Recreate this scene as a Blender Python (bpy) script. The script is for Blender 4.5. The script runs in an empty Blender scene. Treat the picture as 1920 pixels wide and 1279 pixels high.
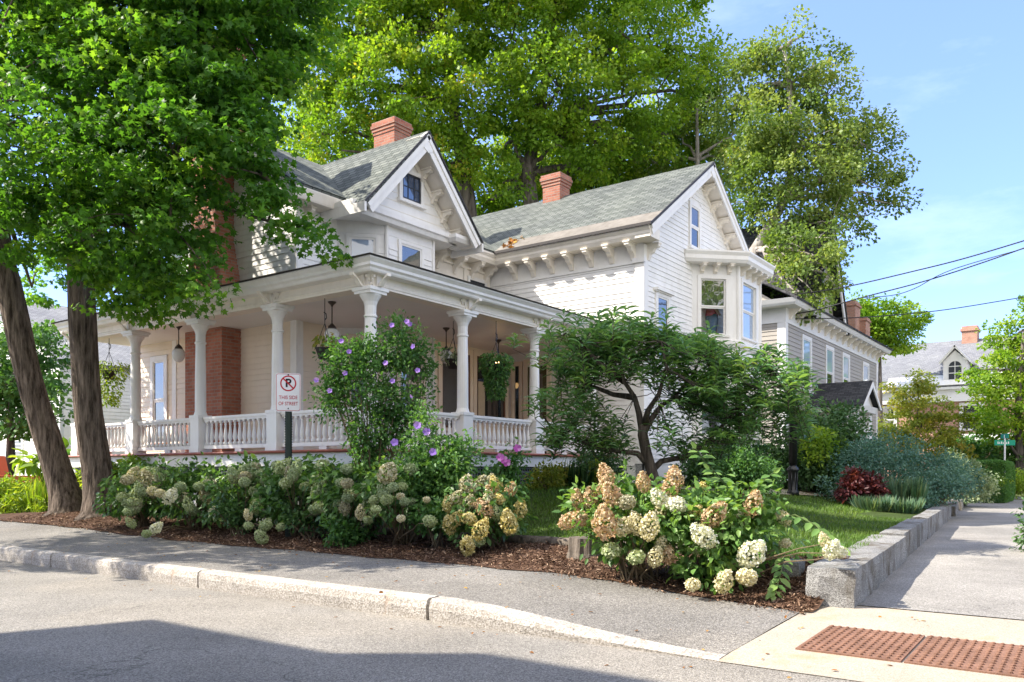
import bpy, math, random
import numpy as np
from mathutils import Vector, Matrix, noise

random.seed(11)
RNG = np.random.default_rng(11)
S = bpy.context.scene
COL = S.collection
UP = Vector((0, 0, 1))
# ------------------------------------------------------------------ camera
F, HY, CAMZ, YAW = 1545.0, 885.0, 1.4, math.radians(36)
FW = Vector((math.cos(YAW), math.sin(YAW), 0))
RT = Vector((math.sin(YAW), -math.cos(YAW), 0))


def at(px, py, d):
    """world point seen at a photograph pixel, d metres away along the view axis"""
    return Vector((0, 0, CAMZ)) + FW * d + RT * ((px - 960) / F * d) + UP * ((HY - py) / F * d)


# ------------------------------------------------------------------ helpers
WLD = {}


def link(o):
    COL.objects.link(o)
    return o


class MB:
    def __init__(s):
        s.v, s.f = [], []

    def add(s, vs, fs):
        o = len(s.v)
        s.v += [tuple(v) for v in vs]
        s.f += [tuple(i + o for i in f) for f in fs]
        return s

    def hexa(s, p):  # 8 pts: bottom 4 ccw, top 4 ccw
        return s.add(p, [(3, 2, 1, 0), (4, 5, 6, 7), (0, 1, 5, 4), (1, 2, 6, 5), (2, 3, 7, 6), (3, 0, 4, 7)])

    def box(s, x0, x1, y0, y1, z0, z1):
        return s.hexa([(x0, y0, z0), (x1, y0, z0), (x1, y1, z0), (x0, y1, z0),
                       (x0, y0, z1), (x1, y0, z1), (x1, y1, z1), (x0, y1, z1)])

    def wbox(s, w, u0, u1, o0, o1, z0, z1):  # box in the frame of a wall
        P = lambda u, o, z: w.p(u, o, z)
        return s.hexa([P(u0, o1, z0), P(u1, o1, z0), P(u1, o0, z0), P(u0, o0, z0),
                       P(u0, o1, z1), P(u1, o1, z1), P(u1, o0, z1), P(u0, o0, z1)])

    def extrude(s, poly, vec):
        n = len(poly)
        vec = Vector(vec)
        a = [Vector(p) for p in poly]
        b = [p + vec for p in a]
        fs = [tuple(range(n))[::-1], tuple(range(n, 2 * n))]
        fs += [(i, (i + 1) % n, n + (i + 1) % n, n + i) for i in range(n)]
        return s.add(a + b, fs)

    def bar(s, p, q, w, h, up=UP):
        p, q = Vector(p), Vector(q)
        d = (q - p).normalized()
        x = d.cross(Vector(up))
        if x.length < 1e-4:
            x = d.cross(Vector((1, 0, 0)))
        x.normalize()
        z = x.cross(d)
        r = []
        for e in (p, q):
            r.append([e - x * w / 2 - z * h / 2, e + x * w / 2 - z * h / 2, e + x * w / 2 + z * h / 2, e - x * w / 2 + z * h / 2])
        return s.add(r[0] + r[1], [(0, 1, 2, 3), (7, 6, 5, 4), (0, 4, 5, 1), (1, 5, 6, 2), (2, 6, 7, 3), (3, 7, 4, 0)])

    def tube(s, pts, rads, n=8, cap=True, wob=0.0, ws=3.0):
        pts = [Vector(p) for p in pts]
        if not hasattr(rads, '__len__'):
            rads = [rads] * len(pts)
        o = len(s.v)
        prev = None
        for i, p in enumerate(pts):
            d = (pts[min(i + 1, len(pts) - 1)] - pts[max(i - 1, 0)])
            d = d.normalized() if d.length > 1e-6 else UP.copy()
            if prev is None:
                a = d.cross(Vector((0.31, 0.95, 0.05)))
                if a.length < .05:
                    a = d.cross(Vector((1, 0, 0)))
            else:
                a = prev - d * prev.dot(d)
            a.normalize()
            prev = a
            b = d.cross(a)
            for k in range(n):
                t = 2 * math.pi * k / n
                dirv = a * math.cos(t) + b * math.sin(t)
                r = rads[i]
                if wob:
                    q = Vector((math.cos(t) * ws, math.sin(t) * ws, p.z * .55))
                    q2 = Vector((math.cos(t) * 11, math.sin(t) * 11, p.z * 1.3))
                    r *= 1 + wob * (.7 * noise.noise(q) + .4 * noise.noise(q * 2.7) - .75 * abs(noise.noise(q2)))
                s.v.append(tuple(p + dirv * r))
        m = len(pts)
        for i in range(m - 1):
            for k in range(n):
                k2 = (k + 1) % n
                s.f.append((o + i * n + k, o + i * n + k2, o + (i + 1) * n + k2, o + (i + 1) * n + k))
        if cap:
            s.f.append(tuple(o + k for k in range(n))[::-1])
            s.f.append(tuple(o + (m - 1) * n + k for k in range(n)))
        return s

    def lathe(s, prof, c, n=12, a0=0.0, sq=False):
        c = Vector(c)
        o = len(s.v)
        for r, z in prof:
            for k in range(n):
                t = a0 + 2 * math.pi * k / n
                s.v.append((c.x + r * math.cos(t), c.y + r * math.sin(t), c.z + z))
        m = len(prof)
        for i in range(m - 1):
            for k in range(n):
                k2 = (k + 1) % n
                s.f.append((o + i * n + k, o + i * n + k2, o + (i + 1) * n + k2, o + (i + 1) * n + k))
        s.f.append(tuple(o + k for k in range(n))[::-1])
        s.f.append(tuple(o + (m - 1) * n + k for k in range(n)))
        return s

    def sweep(s, path, prof, closed=False):
        """sweep a closed (offset, z) profile along a plan polyline; offset is to the right of travel"""
        P = [Vector((p[0], p[1])) for p in path]
        n = len(P)
        offs = []
        for i in range(n):
            def nrm(a, b):
                d = (b - a).normalized()
                return Vector((d.y, -d.x))
            if closed:
                n1, n2 = nrm(P[i - 1], P[i]), nrm(P[i], P[(i + 1) % n])
            else:
                n1 = nrm(P[max(i - 1, 0)], P[max(i, 1)])
                n2 = nrm(P[min(i, n - 2)], P[min(i + 1, n - 1)])
            m = (n1 + n2)
            m = m / max(1e-6, (1 + n1.dot(n2)))
            offs.append(m)
        o = len(s.v)
        k = len(prof)
        for i in range(n):
            for (f, z) in prof:
                q = P[i] + offs[i] * f
                s.v.append((q.x, q.y, z))
        for i in range(n if closed else n - 1):
            j = (i + 1) % n
            for a in range(k):
                b = (a + 1) % k
                s.f.append((o + i * k + a, o + i * k + b, o + j * k + b, o + j * k + a))
        if not closed:
            s.f.append(tuple(o + a for a in range(k))[::-1])
            s.f.append(tuple(o + (n - 1) * k + a for a in range(k)))
        return s

    def slab(s, pts, t):
        pts = [Vector(p) for p in pts]
        nr = (pts[1] - pts[0]).cross(pts[-1] - pts[0]).normalized()
        if nr.z < 0:
            nr = -nr
        return s.extrude([p - nr * t for p in pts], nr * t)


def add_uv(me):
    n = len(me.loops)
    if n == 0:
        return
    uvl = me.uv_layers.new(name='UVMap')
    co = np.empty(len(me.vertices) * 3)
    me.vertices.foreach_get('co', co)
    co = co.reshape(-1, 3)
    nor = np.empty(len(me.polygons) * 3)
    me.polygons.foreach_get('normal', nor)
    nor = nor.reshape(-1, 3)
    lt = np.empty(len(me.polygons), dtype=np.int32)
    me.polygons.foreach_get('loop_total', lt)
    vi = np.empty(n, dtype=np.int32)
    me.loops.foreach_get('vertex_index', vi)
    fn = np.repeat(nor, lt, axis=0)
    flat = np.abs(fn[:, 2]) > .97
    ua = np.stack([-fn[:, 1], fn[:, 0], np.zeros(n)], 1)
    ua /= np.maximum(1e-6, np.linalg.norm(ua, axis=1))[:, None]
    ua[flat] = (1, 0, 0)
    va = np.cross(fn, ua)
    p = co[vi]
    uv = np.stack([(p * ua).sum(1), (p * va).sum(1)], 1)
    uvl.data.foreach_set('uv', uv.ravel())


def mesh(name, mb, mat, shift=Vector((0, 0, 0)), smooth=False):
    me = bpy.data.meshes.new(name)
    v = np.array(mb.v, dtype=float) - np.array(shift)
    me.from_pydata(v.tolist(), [], mb.f)
    me.update()
    co_keep = np.array(mb.v, dtype=float)
    # uv from world coordinates so that courses line up
    me.vertices.foreach_set('co', co_keep.ravel())
    add_uv(me)
    me.vertices.foreach_set('co', v.ravel())
    if smooth:
        me.shade_smooth()
    me.materials.append(mat)
    return me


def part(name, mb, mat, parent=None, smooth=False, anchor=None):
    """one mesh object from world-space geometry, parented (translation only) when it is a part"""
    a = np.array(mb.v, dtype=float)
    c = Vector(((a[:, 0].min() + a[:, 0].max()) / 2, (a[:, 1].min() + a[:, 1].max()) / 2, a[:, 2].min())) if anchor is None else Vector(anchor)
    o = bpy.data.objects.new(name, mesh(name, mb, mat, c, smooth))
    link(o)
    WLD[o.name] = c
    if parent is not None:
        o.parent = parent
        o.location = c - WLD[parent.name]
    else:
        o.location = c
    return o


def inst(src, name, loc, rotz=0, parent=None, scale=(1, 1, 1), rot=None):
    """copy of an object sharing its mesh"""
    o = src.copy()
    o.name = name
    link(o)
    loc = Vector(loc)
    WLD[o.name] = loc
    o.parent = parent
    o.location = loc - (WLD[parent.name] if parent is not None else Vector((0, 0, 0)))
    o.rotation_euler = rot if rot else (0, 0, rotz)
    o.scale = scale
    return o


def tag(o, label=None, cat=None, group=None, kind=None):
    if label: o['label'] = label
    if cat: o['category'] = cat
    if group: o['group'] = group
    if kind: o['kind'] = kind
    return o


def thing(name, loc, label, cat, group=None):
    o = bpy.data.objects.new(name, None)
    link(o)
    o.location = loc
    o.empty_display_size = .2
    WLD[o.name] = Vector(loc)
    return tag(o, label, cat, group)


def struct(name, mb, mat, smooth=False, label=None, cat=None):
    o = part(name, mb, mat, smooth=smooth)
    return tag(o, label or name.replace('_', ' '), cat or name.replace('_', ' '), kind='structure')


# ------------------------------------------------------------------ materials
def nodes(name):
    m = bpy.data.materials.new(name)
    m.use_nodes = True
    nt = m.node_tree
    nt.nodes.clear()
    out = nt.nodes.new('ShaderNodeOutputMaterial')
    b = nt.nodes.new('ShaderNodeBsdfPrincipled')
    nt.links.new(b.outputs[0], out.inputs[0])
    return m, nt, b, out


def N(nt, t, **kw):
    n = nt.nodes.new(t)
    for k, v in kw.items():
        if k in n.inputs:
            n.inputs[k].default_value = v
        else:
            setattr(n, k, v)
    return n


def rgb(c):
    return (c[0], c[1], c[2], 1)


def mulc(c, k):
    return tuple(min(1, x * k) for x in c)


def ramp(nt, fac, stops):
    r = nt.nodes.new('ShaderNodeValToRGB')
    el = r.color_ramp.elements
    while len(el) < len(stops):
        el.new(.5)
    for e, (p, c) in zip(el, stops):
        e.position = p
        e.color = rgb(c)
    nt.links.new(fac, r.inputs[0])
    return r


def noise_fac(nt, vec, scale, detail=4, rough=.55):
    n = N(nt, 'ShaderNodeTexNoise')
    n.inputs['Scale'].default_value = scale
    n.inputs['Detail'].default_value = detail
    n.inputs['Roughness'].default_value = rough
    if vec is not None:
        nt.links.new(vec, n.inputs['Vector'])
    return n.outputs['Fac']


def coord(nt, kind='Object'):
    return nt.nodes.new('ShaderNodeTexCoord').outputs[kind]


def bump(nt, b, h, strength, dist):
    bp = N(nt, 'ShaderNodeBump')
    bp.inputs['Strength'].default_value = strength
    bp.inputs['Distance'].default_value = dist
    nt.links.new(h, bp.inputs['Height'])
    nt.links.new(bp.outputs[0], b.inputs['Normal'])


def paint(name, c, var=.08, scale=2.0, rough=.55, bs=0.0, bscale=60, spec=.3, dirt=0.0, metal=0):
    m, nt, b, out = nodes(name)
    v = coord(nt)
    f = noise_fac(nt, v, scale, 6, .6)
    r = ramp(nt, f, [(.3, mulc(c, 1 - var)), (.7, mulc(c, 1 + var * .6))])
    src = r.outputs[0]
    if dirt:
        mp_ = N(nt, 'ShaderNodeMapping')
        mp_.inputs['Scale'].default_value = (1, 1, .35)
        nt.links.new(v, mp_.inputs[0])
        f2 = noise_fac(nt, mp_.outputs[0], scale * 3.2, 8, .72)
        r2 = ramp(nt, f2, [(.46, (1, 1, 1)), (.74, (1 - dirt, 1 - dirt * 1.1, 1 - dirt * 1.3))])
        mx = N(nt, 'ShaderNodeMixRGB', blend_type='MULTIPLY')
        mx.inputs[0].default_value = 1
        nt.links.new(src, mx.inputs[1])
        nt.links.new(r2.outputs[0], mx.inputs[2])
        src = mx.outputs[0]
    nt.links.new(src, b.inputs['Base Color'])
    b.inputs['Roughness'].default_value = rough
    b.inputs['Specular IOR Level'].default_value = spec
    b.inputs['Metallic'].default_value = metal
    if bs:
        bump(nt, b, noise_fac(nt, v, bscale, 4), bs, .02)
    return m


def speckle(name, c1, c2, c3, scale, rough=.9, bs=.4, big=.12, bigscale=.7, stain=None, crack=None):
    """aggregate surface: asphalt, concrete, granite"""
    m, nt, b, out = nodes(name)
    v = coord(nt)
    vo = N(nt, 'ShaderNodeTexVoronoi')
    vo.inputs['Scale'].default_value = scale
    nt.links.new(v, vo.inputs['Vector'])
    sep = N(nt, 'ShaderNodeSeparateColor')
    nt.links.new(vo.outputs['Color'], sep.inputs[0])
    r = ramp(nt, sep.outputs[0], [(.1, c1), (.5, c2), (.93, c3)])
    f = noise_fac(nt, v, bigscale, 6, .6)
    r2 = ramp(nt, f, [(.3, (1 - big,) * 3), (.7, (1 + big * .5,) * 3)])
    mx = N(nt, 'ShaderNodeMixRGB', blend_type='MULTIPLY')
    mx.inputs[0].default_value = 1
    nt.links.new(r.outputs[0], mx.inputs[1])
    nt.links.new(r2.outputs[0], mx.inputs[2])
    src = mx.outputs[0]
    if stain:
        ms_ = N(nt, 'ShaderNodeMapping')
        ms_.inputs['Scale'].default_value = (1, 1, .3)
        nt.links.new(v, ms_.inputs[0])
        f3 = noise_fac(nt, ms_.outputs[0], stain[1], 7, .65)
        r3 = ramp(nt, f3, [(stain[2], (0, 0, 0)), (stain[2] + .15, (1, 1, 1))])
        mx2 = N(nt, 'ShaderNodeMixRGB')
        nt.links.new(r3.outputs[0], mx2.inputs[0])
        nt.links.new(src, mx2.inputs[1])
        mx2.inputs[2].default_value = rgb(stain[0])
        src = mx2.outputs[0]
    if crack:
        wv = N(nt, 'ShaderNodeTexNoise')
        wv.inputs['Scale'].default_value = 1.6
        wv.inputs['Detail'].default_value = 6
        nt.links.new(v, wv.inputs['Vector'])
        mv = N(nt, 'ShaderNodeMixRGB', blend_type='ADD')
        mv.inputs[0].default_value = .9
        nt.links.new(v, mv.inputs[1])
        nt.links.new(wv.outputs['Color'], mv.inputs[2])
        ve = N(nt, 'ShaderNodeTexVoronoi', feature='DISTANCE_TO_EDGE')
        ve.inputs['Scale'].default_value = crack
        nt.links.new(mv.outputs[0], ve.inputs['Vector'])
        gate = ramp(nt, noise_fac(nt, v, .45, 2), [(.46, (0, 0, 0)), (.54, (1, 1, 1))])
        cr_ = ramp(nt, ve.outputs['Distance'], [(.0, (.55,) * 3), (.004, (1,) * 3)])
        m1 = N(nt, 'ShaderNodeMixRGB')
        nt.links.new(gate.outputs[0], m1.inputs[0])
        m1.inputs[1].default_value = (1, 1, 1, 1)
        nt.links.new(cr_.outputs[0], m1.inputs[2])
        pv = ramp(nt, noise_fac(nt, v, .22, 3, .4), [(.42, (.86, .87, .88)), (.47, (1, 1, 1)), (.6, (1, 1, 1)), (.64, (1.1, 1.08, 1.05))])
        for q in (m1.outputs[0], pv.outputs[0]):
            m2 = N(nt, 'ShaderNodeMixRGB', blend_type='MULTIPLY')
            m2.inputs[0].default_value = 1
            nt.links.new(src, m2.inputs[1])
            nt.links.new(q, m2.inputs[2])
            src = m2.outputs[0]
    nt.links.new(src, b.inputs['Base Color'])
    b.inputs['Roughness'].default_value = rough
    b.inputs['Specular IOR Level'].default_value = .2
    if bs:
        ad = N(nt, 'ShaderNodeMath', operation='ADD')
        nt.links.new(vo.outputs['Distance'], ad.inputs[0])
        nt.links.new(noise_fac(nt, v, scale * .25, 5), ad.inputs[1])
        bump(nt, b, ad.outputs[0], bs, .01)
    return m


def bricky(name, c1, c2, mortar, bw, bh, ms, bs=.5, var=.25, rough=.85, off=.5):
    m, nt, b, out = nodes(name)
    v = coord(nt, 'UV')
    br = N(nt, 'ShaderNodeTexBrick')
    br.offset = off
    br.inputs['Scale'].default_value = 1
    br.inputs['Brick Width'].default_value = bw
    br.inputs['Row Height'].default_value = bh
    br.inputs['Mortar Size'].default_value = ms
    br.inputs['Mortar Smooth'].default_value = .2
    br.inputs['Bias'].default_value = 0
    br.inputs['Color1'].default_value = rgb(c1)
    br.inputs['Color2'].default_value = rgb(c2)
    br.inputs['Mortar'].default_value = rgb(mortar)
    nt.links.new(v, br.inputs['Vector'])
    f = noise_fac(nt, v, 2.2, 8, .65)
    r = ramp(nt, f, [(.3, (1 - var,) * 3), (.72, (1.08,) * 3)])
    mx = N(nt, 'ShaderNodeMixRGB', blend_type='MULTIPLY')
    mx.inputs[0].default_value = 1
    nt.links.new(br.outputs['Color'], mx.inputs[1])
    nt.links.new(r.outputs[0], mx.inputs[2])
    nt.links.new(mx.outputs[0], b.inputs['Base Color'])
    b.inputs['Roughness'].default_value = rough
    b.inputs['Specular IOR Level'].default_value = .2
    inv = N(nt, 'ShaderNodeMath', operation='SUBTRACT')
    inv.inputs[0].default_value = 1
    nt.links.new(br.outputs['Fac'], inv.inputs[1])
    ad = N(nt, 'ShaderNodeMath', operation='MULTIPLY_ADD')
    ad.inputs[1].default_value = .35
    nt.links.new(noise_fac(nt, v, 60, 3), ad.inputs[0])
    nt.links.new(inv.outputs[0], ad.inputs[2])
    bump(nt, b, ad.outputs[0], bs, .015)
    return m


def shingles(name, c1, c2, c3):
    """asphalt shingles: tabs of three tones, each course lapping the one below"""
    m, nt, b, out = nodes(name)
    v = coord(nt, 'UV')
    br = N(nt, 'ShaderNodeTexBrick')
    br.offset = .5
    for k, x in (('Scale', 1), ('Brick Width', .25), ('Row Height', .135), ('Mortar Size', .010), ('Bias', 0.0)):
        br.inputs[k].default_value = x
    br.inputs['Color1'].default_value = rgb(c1)
    br.inputs['Color2'].default_value = rgb(c2)
    br.inputs['Mortar'].default_value = rgb(mulc(c3, .5))
    nt.links.new(v, br.inputs['Vector'])
    f = noise_fac(nt, v, 26, 3, .6)
    r = ramp(nt, f, [(.35, (.92,) * 3), (.68, (1.06,) * 3)])
    f2 = noise_fac(nt, v, .5, 6, .6)
    r2 = ramp(nt, f2, [(.35, (.85, .85, .87)), (.7, (1.1, 1.1, 1.06))])
    src = br.outputs['Color']
    for q in (r, r2):
        mx = N(nt, 'ShaderNodeMixRGB', blend_type='MULTIPLY')
        mx.inputs[0].default_value = 1
        nt.links.new(src, mx.inputs[1])
        nt.links.new(q.outputs[0], mx.inputs[2])
        src = mx.outputs[0]
    nt.links.new(src, b.inputs['Base Color'])
    b.inputs['Roughness'].default_value = .92
    b.inputs['Specular IOR Level'].default_value = .15
    sx = N(nt, 'ShaderNodeSeparateXYZ')
    nt.links.new(v, sx.inputs[0])
    dv = N(nt, 'ShaderNodeMath', operation='DIVIDE')
    dv.inputs[1].default_value = .135
    nt.links.new(sx.outputs[1], dv.inputs[0])
    fr = N(nt, 'ShaderNodeMath', operation='FRACT')
    nt.links.new(dv.outputs[0], fr.inputs[0])
    su = N(nt, 'ShaderNodeMath', operation='SUBTRACT')
    su.inputs[0].default_value = 1
    nt.links.new(fr.outputs[0], su.inputs[1])
    ad = N(nt, 'ShaderNodeMath', operation='MULTIPLY_ADD')
    ad.inputs[1].default_value = .3
    nt.links.new(f, ad.inputs[0])
    nt.links.new(su.outputs[0], ad.inputs[2])
    bump(nt, b, ad.outputs[0], 1.0, .06)
    return m


def bark(name, c1, c2, sc=9, bs=1.0, dist=.05):
    m, nt, b, out = nodes(name)
    mp = N(nt, 'ShaderNodeMapping')
    mp.inputs['Scale'].default_value = (1, 1, .13)
    nt.links.new(coord(nt), mp.inputs[0])
    w = noise_fac(nt, mp.outputs[0], sc, 8, .7)
    r = ramp(nt, w, [(.36, c1), (.6, c2), (.8, mulc(c2, 1.35))])
    nt.links.new(r.outputs[0], b.inputs['Base Color'])
    b.inputs['Roughness'].default_value = .95
    b.inputs['Specular IOR Level'].default_value = .1
    bump(nt, b, w, bs, dist)
    return m


def leaf(name, stops, transl=.35, rough=.5, spec=.35, tcol=1.25):
    """leaf: colour from the per-leaf 'tint', part reflecting and part letting light through"""
    m, nt, b, out = nodes(name)
    a = N(nt, 'ShaderNodeAttribute', attribute_name='tint')
    r = ramp(nt, a.outputs['Fac'], stops)
    nt.links.new(r.outputs[0], b.inputs['Base Color'])
    b.inputs['Roughness'].default_value = rough
    b.inputs['Specular IOR Level'].default_value = spec
    t = N(nt, 'ShaderNodeBsdfTranslucent')
    mx = N(nt, 'ShaderNodeMixRGB', blend_type='MULTIPLY')
    mx.inputs[0].default_value = 1
    nt.links.new(r.outputs[0], mx.inputs[1])
    mx.inputs[2].default_value = (tcol * 1.3, tcol * 1.25, tcol * .5, 1)
    nt.links.new(mx.outputs[0], t.inputs[0])
    ms = N(nt, 'ShaderNodeMixShader')
    ms.inputs[0].default_value = transl
    nt.links.new(b.outputs[0], ms.inputs[1])
    nt.links.new(t.outputs[0], ms.inputs[2])
    nt.links.new(ms.outputs[0], out.inputs[0])
    return m


def glass(name, c=(.02, .025, .03), rough=.03, spec=.6, see=0.0, tintref=(1, 1, 1)):
    m, nt, b, out = nodes(name)
    b.inputs['Base Color'].default_value = rgb(c)
    b.inputs['Roughness'].default_value = rough
    b.inputs['Specular IOR Level'].default_value = spec
    b.inputs['IOR'].default_value = 2.1
    bump(nt, b, noise_fac(nt, coord(nt), 1.5, 2), .05, .05)
    if see:
        t = N(nt, 'ShaderNodeBsdfTransparent')
        ms = N(nt, 'ShaderNodeMixShader')
        ms.inputs[0].default_value = see
        nt.links.new(b.outputs[0], ms.inputs[1])
        nt.links.new(t.outputs[0], ms.inputs[2])
        nt.links.new(ms.outputs[0], out.inputs[0])
    return m


def emit(name, c, k):
    m, nt, b, out = nodes(name)
    b.inputs['Base Color'].default_value = rgb(c)
    b.inputs['Emission Color'].default_value = rgb(c)
    b.inputs['Emission Strength'].default_value = k
    return m


MT = {}
MT['white'] = paint('white_paint', (.85, .83, .79), .04, 1.3, .5, dirt=.10)
MT['siding'] = paint('white_clapboard', (.85, .835, .80), .05, 1.6, .55, dirt=.10)
MT['trim'] = paint('cream_trim', (.85, .79, .69), .05, 1.5, .5, dirt=.10)
MT['ceil'] = paint('porch_ceiling', (.78, .77, .74), .05, 1.0, .5)
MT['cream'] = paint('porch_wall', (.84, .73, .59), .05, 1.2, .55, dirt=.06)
MT['deck'] = paint('deck_paint', (.36, .12, .08), .2, 5, .5, dirt=.2)
MT['gable'] = paint('gable_boards', (.85, .835, .80), .04, 1.1, .55, dirt=.10)
MT['shingle'] = shingles('grey_shingles', (.105, .118, .108), (.195, .21, .193), (.07, .08, .072))
MT['darkroof'] = shingles('dark_shingles', (.04, .042, .048), (.085, .085, .09), (.06, .06, .06))
MT['slate'] = shingles('slate_roof', (.20, .21, .23), (.27, .28, .30), (.2, .2, .22))
MT['membrane'] = paint('roof_membrane', (.21, .195, .175), .2, 2.2, .85, .2, 40, .1, .25)
MT['edge'] = paint('dark_drip_edge', (.05, .045, .045), .2, 5, .6)
MT['brick'] = bricky('red_brick', (.35, .12, .08), (.45, .19, .125), (.34, .26, .21), .21, .075, .010, .6, .3)
MT['brick3'] = bricky('porch_brick', (.43, .15, .095), (.52, .22, .145), (.38, .28, .22), .21, .075, .010, .6, .3)
MT['brick2'] = bricky('orange_brick', (.42, .19, .13), (.5, .26, .19), (.42, .36, .3), .21, .075, .010, .5, .3)
MT['found'] = speckle('foundation_stone', (.2, .2, .2), (.3, .3, .3), (.38, .38, .37), 60, bs=.2)
MT['glass'] = glass('window_glass')
MT['glassblue'] = glass('window_glass_paleblue', (.28, .38, .52), .05, .6)  # pale blue base colour carries the reflection of bright sky
MT['glassdeep'] = glass('window_glass_sky', (.035, .065, .13), .03, .6)  # deep blue of the reflected sky put into the base colour
MT['glassmid'] = glass('window_glass_grey', (.05, .055, .045), .02, .7)
MT['glasssee'] = glass('clear_glass', (.01, .012, .012), .02, .5, .82)
MT['sashdark'] = paint('dark_sash', (.03, .035, .045), .1, 3, .4)
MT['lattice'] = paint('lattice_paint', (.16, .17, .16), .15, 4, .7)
MT['void'] = paint('shade_black', (.012, .012, .012), .1, 2, .9)  # shade of unlit hollows put into a near-black colour
MT['door'] = paint('olive_door', (.10, .095, .04), .12, 3, .4)
MT['wood'] = paint('brown_wood', (.14, .06, .03), .3, 6, .5)
MT['curtain'] = paint('linen_curtain', (.6, .5, .36), .1, 6, .8)
MT['asphalt'] = speckle('street_asphalt', (.15, .14, .124), (.235, .22, .195), (.35, .33, .295), 110, .92, .5, .22, .6, crack=.33)
MT['walkasph'] = speckle('sidewalk_asphalt', (.135, .127, .114), (.205, .193, .173), (.33, .31, .28), 95, .92, .6, .25, .8, crack=.5)
MT['walk'] = speckle('side_walk_paving', (.20, .19, .17), (.275, .26, .235), (.40, .38, .35), 95, .92, .5, .25, .8, crack=.5)
MT['concrete'] = speckle('ramp_concrete', (.32, .275, .21), (.38, .335, .27), (.42, .38, .32), 120, .9, .2, .14, 1.3, ((.40, .27, .15), 1.1, .54))
MT['granite'] = speckle('granite', (.14, .138, .13), (.25, .247, .238), (.36, .355, .34), 115, .85, .5, .3, 1.5, ((.115, .10, .078), 3.4, .50))
MT['kerb'] = speckle('kerb_granite', (.30, .27, .23), (.42, .385, .335), (.54, .5, .45), 70, .85, .5, .25, 2.0, ((.36, .22, .12), 2.6, .60))
MT['iron'] = paint('rusty_iron', (.235, .13, .09), .3, 7, .85, .4, 90, .2, .3)
MT['soil'] = paint('mulch_soil', (.095, .055, .036), .5, 9, .95, 1.0, 30, .1, .3)
MT['lawn'] = paint('lawn_soil', (.05, .075, .02), .35, 2.0, .95, .4, 40, .1, .2)
MT['earth'] = paint('far_ground', (.10, .12, .05), .3, .4, .95, spec=.1)
MT['bark'] = bark('maple_bark', (.045, .034, .026), (.27, .215, .17), 13, 1.0, .14)
MT['bark2'] = bark('grey_bark', (.05, .042, .036), (.16, .14, .125), 6, .6, .05)
MT['birchbark'] = bark('pale_bark', (.16, .14, .12), (.42, .39, .36), 5, .4, .03)
MT['peachbark'] = bark('peach_bark', (.045, .036, .03), (.15, .12, .10), 14, .7, .03)
MT['stem'] = paint('plant_stem', (.16, .12, .07), .3, 10, .8)
MT['gstem'] = paint('green_stem', (.09, .13, .04), .3, 10, .7)
MT['black'] = paint('black_iron', (.012, .013, .014), .1, 4, .35, spec=.5)
MT['post'] = paint('green_post', (.03, .045, .036), .2, 6, .5, .2, 60)
MT['wire'] = paint('black_wire', (.03, .03, .035), .1, 2, .6)
MT['signw'] = paint('sign_white', (.80, .81, .83), .03, 3, .4)
MT['signr'] = paint('sign_red', (.50, .02, .035), .05, 3, .4)
MT['signk'] = paint('sign_black', (.015, .015, .016), .05, 3, .4)
MT['signg'] = paint('sign_green', (.0, .26, .16), .05, 3, .4)
MT['globe'] = paint('milk_glass', (.75, .74, .70), .03, 2, .25, spec=.5)
MT['bulb'] = emit('lit_bulb', (1, .62, .25), 5)
MT['bronze'] = paint('bronze', (.05, .035, .025), .2, 5, .4, spec=.5)
MT['pot'] = paint('dark_pot', (.03, .024, .022), .2, 6, .7)
MT['orange'] = paint('orange_paint', (.62, .13, .03), .05, 2, .3, spec=.6)
MT['rubber'] = paint('tyre_rubber', (.02, .02, .02), .1, 5, .8)
MT['chrome'] = paint('chrome', (.7, .7, .7), .03, 3, .15, metal=1)
MT['grey'] = paint('grey_clapboard', (.35, .325, .29), .05, 1.5, .6, dirt=.08)
MT['greytrim'] = paint('pale_trim', (.70, .70, .70), .04, 1.5, .55, dirt=.08)
MT['timber'] = bark('old_timber', (.05, .042, .034), (.19, .16, .13), 11, .9, .04)
MT['jeans'] = paint('denim', (.13, .22, .36), .15, 8, .85)
MT['pink'] = paint('pink_cloth', (.55, .06, .14), .1, 8, .85)
MT['skin'] = paint('skin', (.5, .32, .24), .05, 4, .5)
MT['hair'] = paint('hair', (.05, .03, .02), .2, 8, .6)

# leaf materials
g = lambda *s: list(s)
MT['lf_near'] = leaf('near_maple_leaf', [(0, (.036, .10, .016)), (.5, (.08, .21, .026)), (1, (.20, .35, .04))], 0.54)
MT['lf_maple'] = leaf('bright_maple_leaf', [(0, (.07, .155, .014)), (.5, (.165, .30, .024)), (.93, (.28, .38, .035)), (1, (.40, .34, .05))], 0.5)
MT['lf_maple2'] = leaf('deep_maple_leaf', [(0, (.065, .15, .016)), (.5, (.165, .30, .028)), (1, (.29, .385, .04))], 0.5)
MT['lf_birch'] = leaf('olive_leaf', [(0, (.065, .13, .03)), (.5, (.16, .245, .055)), (.94, (.29, .35, .10)), (1, (.36, .28, .12))], 0.4)
MT['lf_dark'] = leaf('dark_leaf', [(0, (.026, .068, .028)), (.5, (.062, .14, .046)), (1, (.12, .21, .07))], .25)
MT['lf_blue'] = leaf('bluegreen_leaf', [(0, (.04, .11, .09)), (.5, (.09, .195, .155)), (1, (.18, .30, .23))], .25)
MT['lf_peach'] = leaf('peach_leaf', [(0, (.085, .19, .09)), (.5, (.15, .29, .12)), (.9, (.23, .37, .11)), (1, (.29, .30, .07))], 0.4, .38, .5)
MT['lf_hyd'] = leaf('hydrangea_leaf', [(0, (.06, .14, .035)), (.5, (.125, .25, .058)), (1, (.23, .36, .09))], .33, .45, .4)
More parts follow.
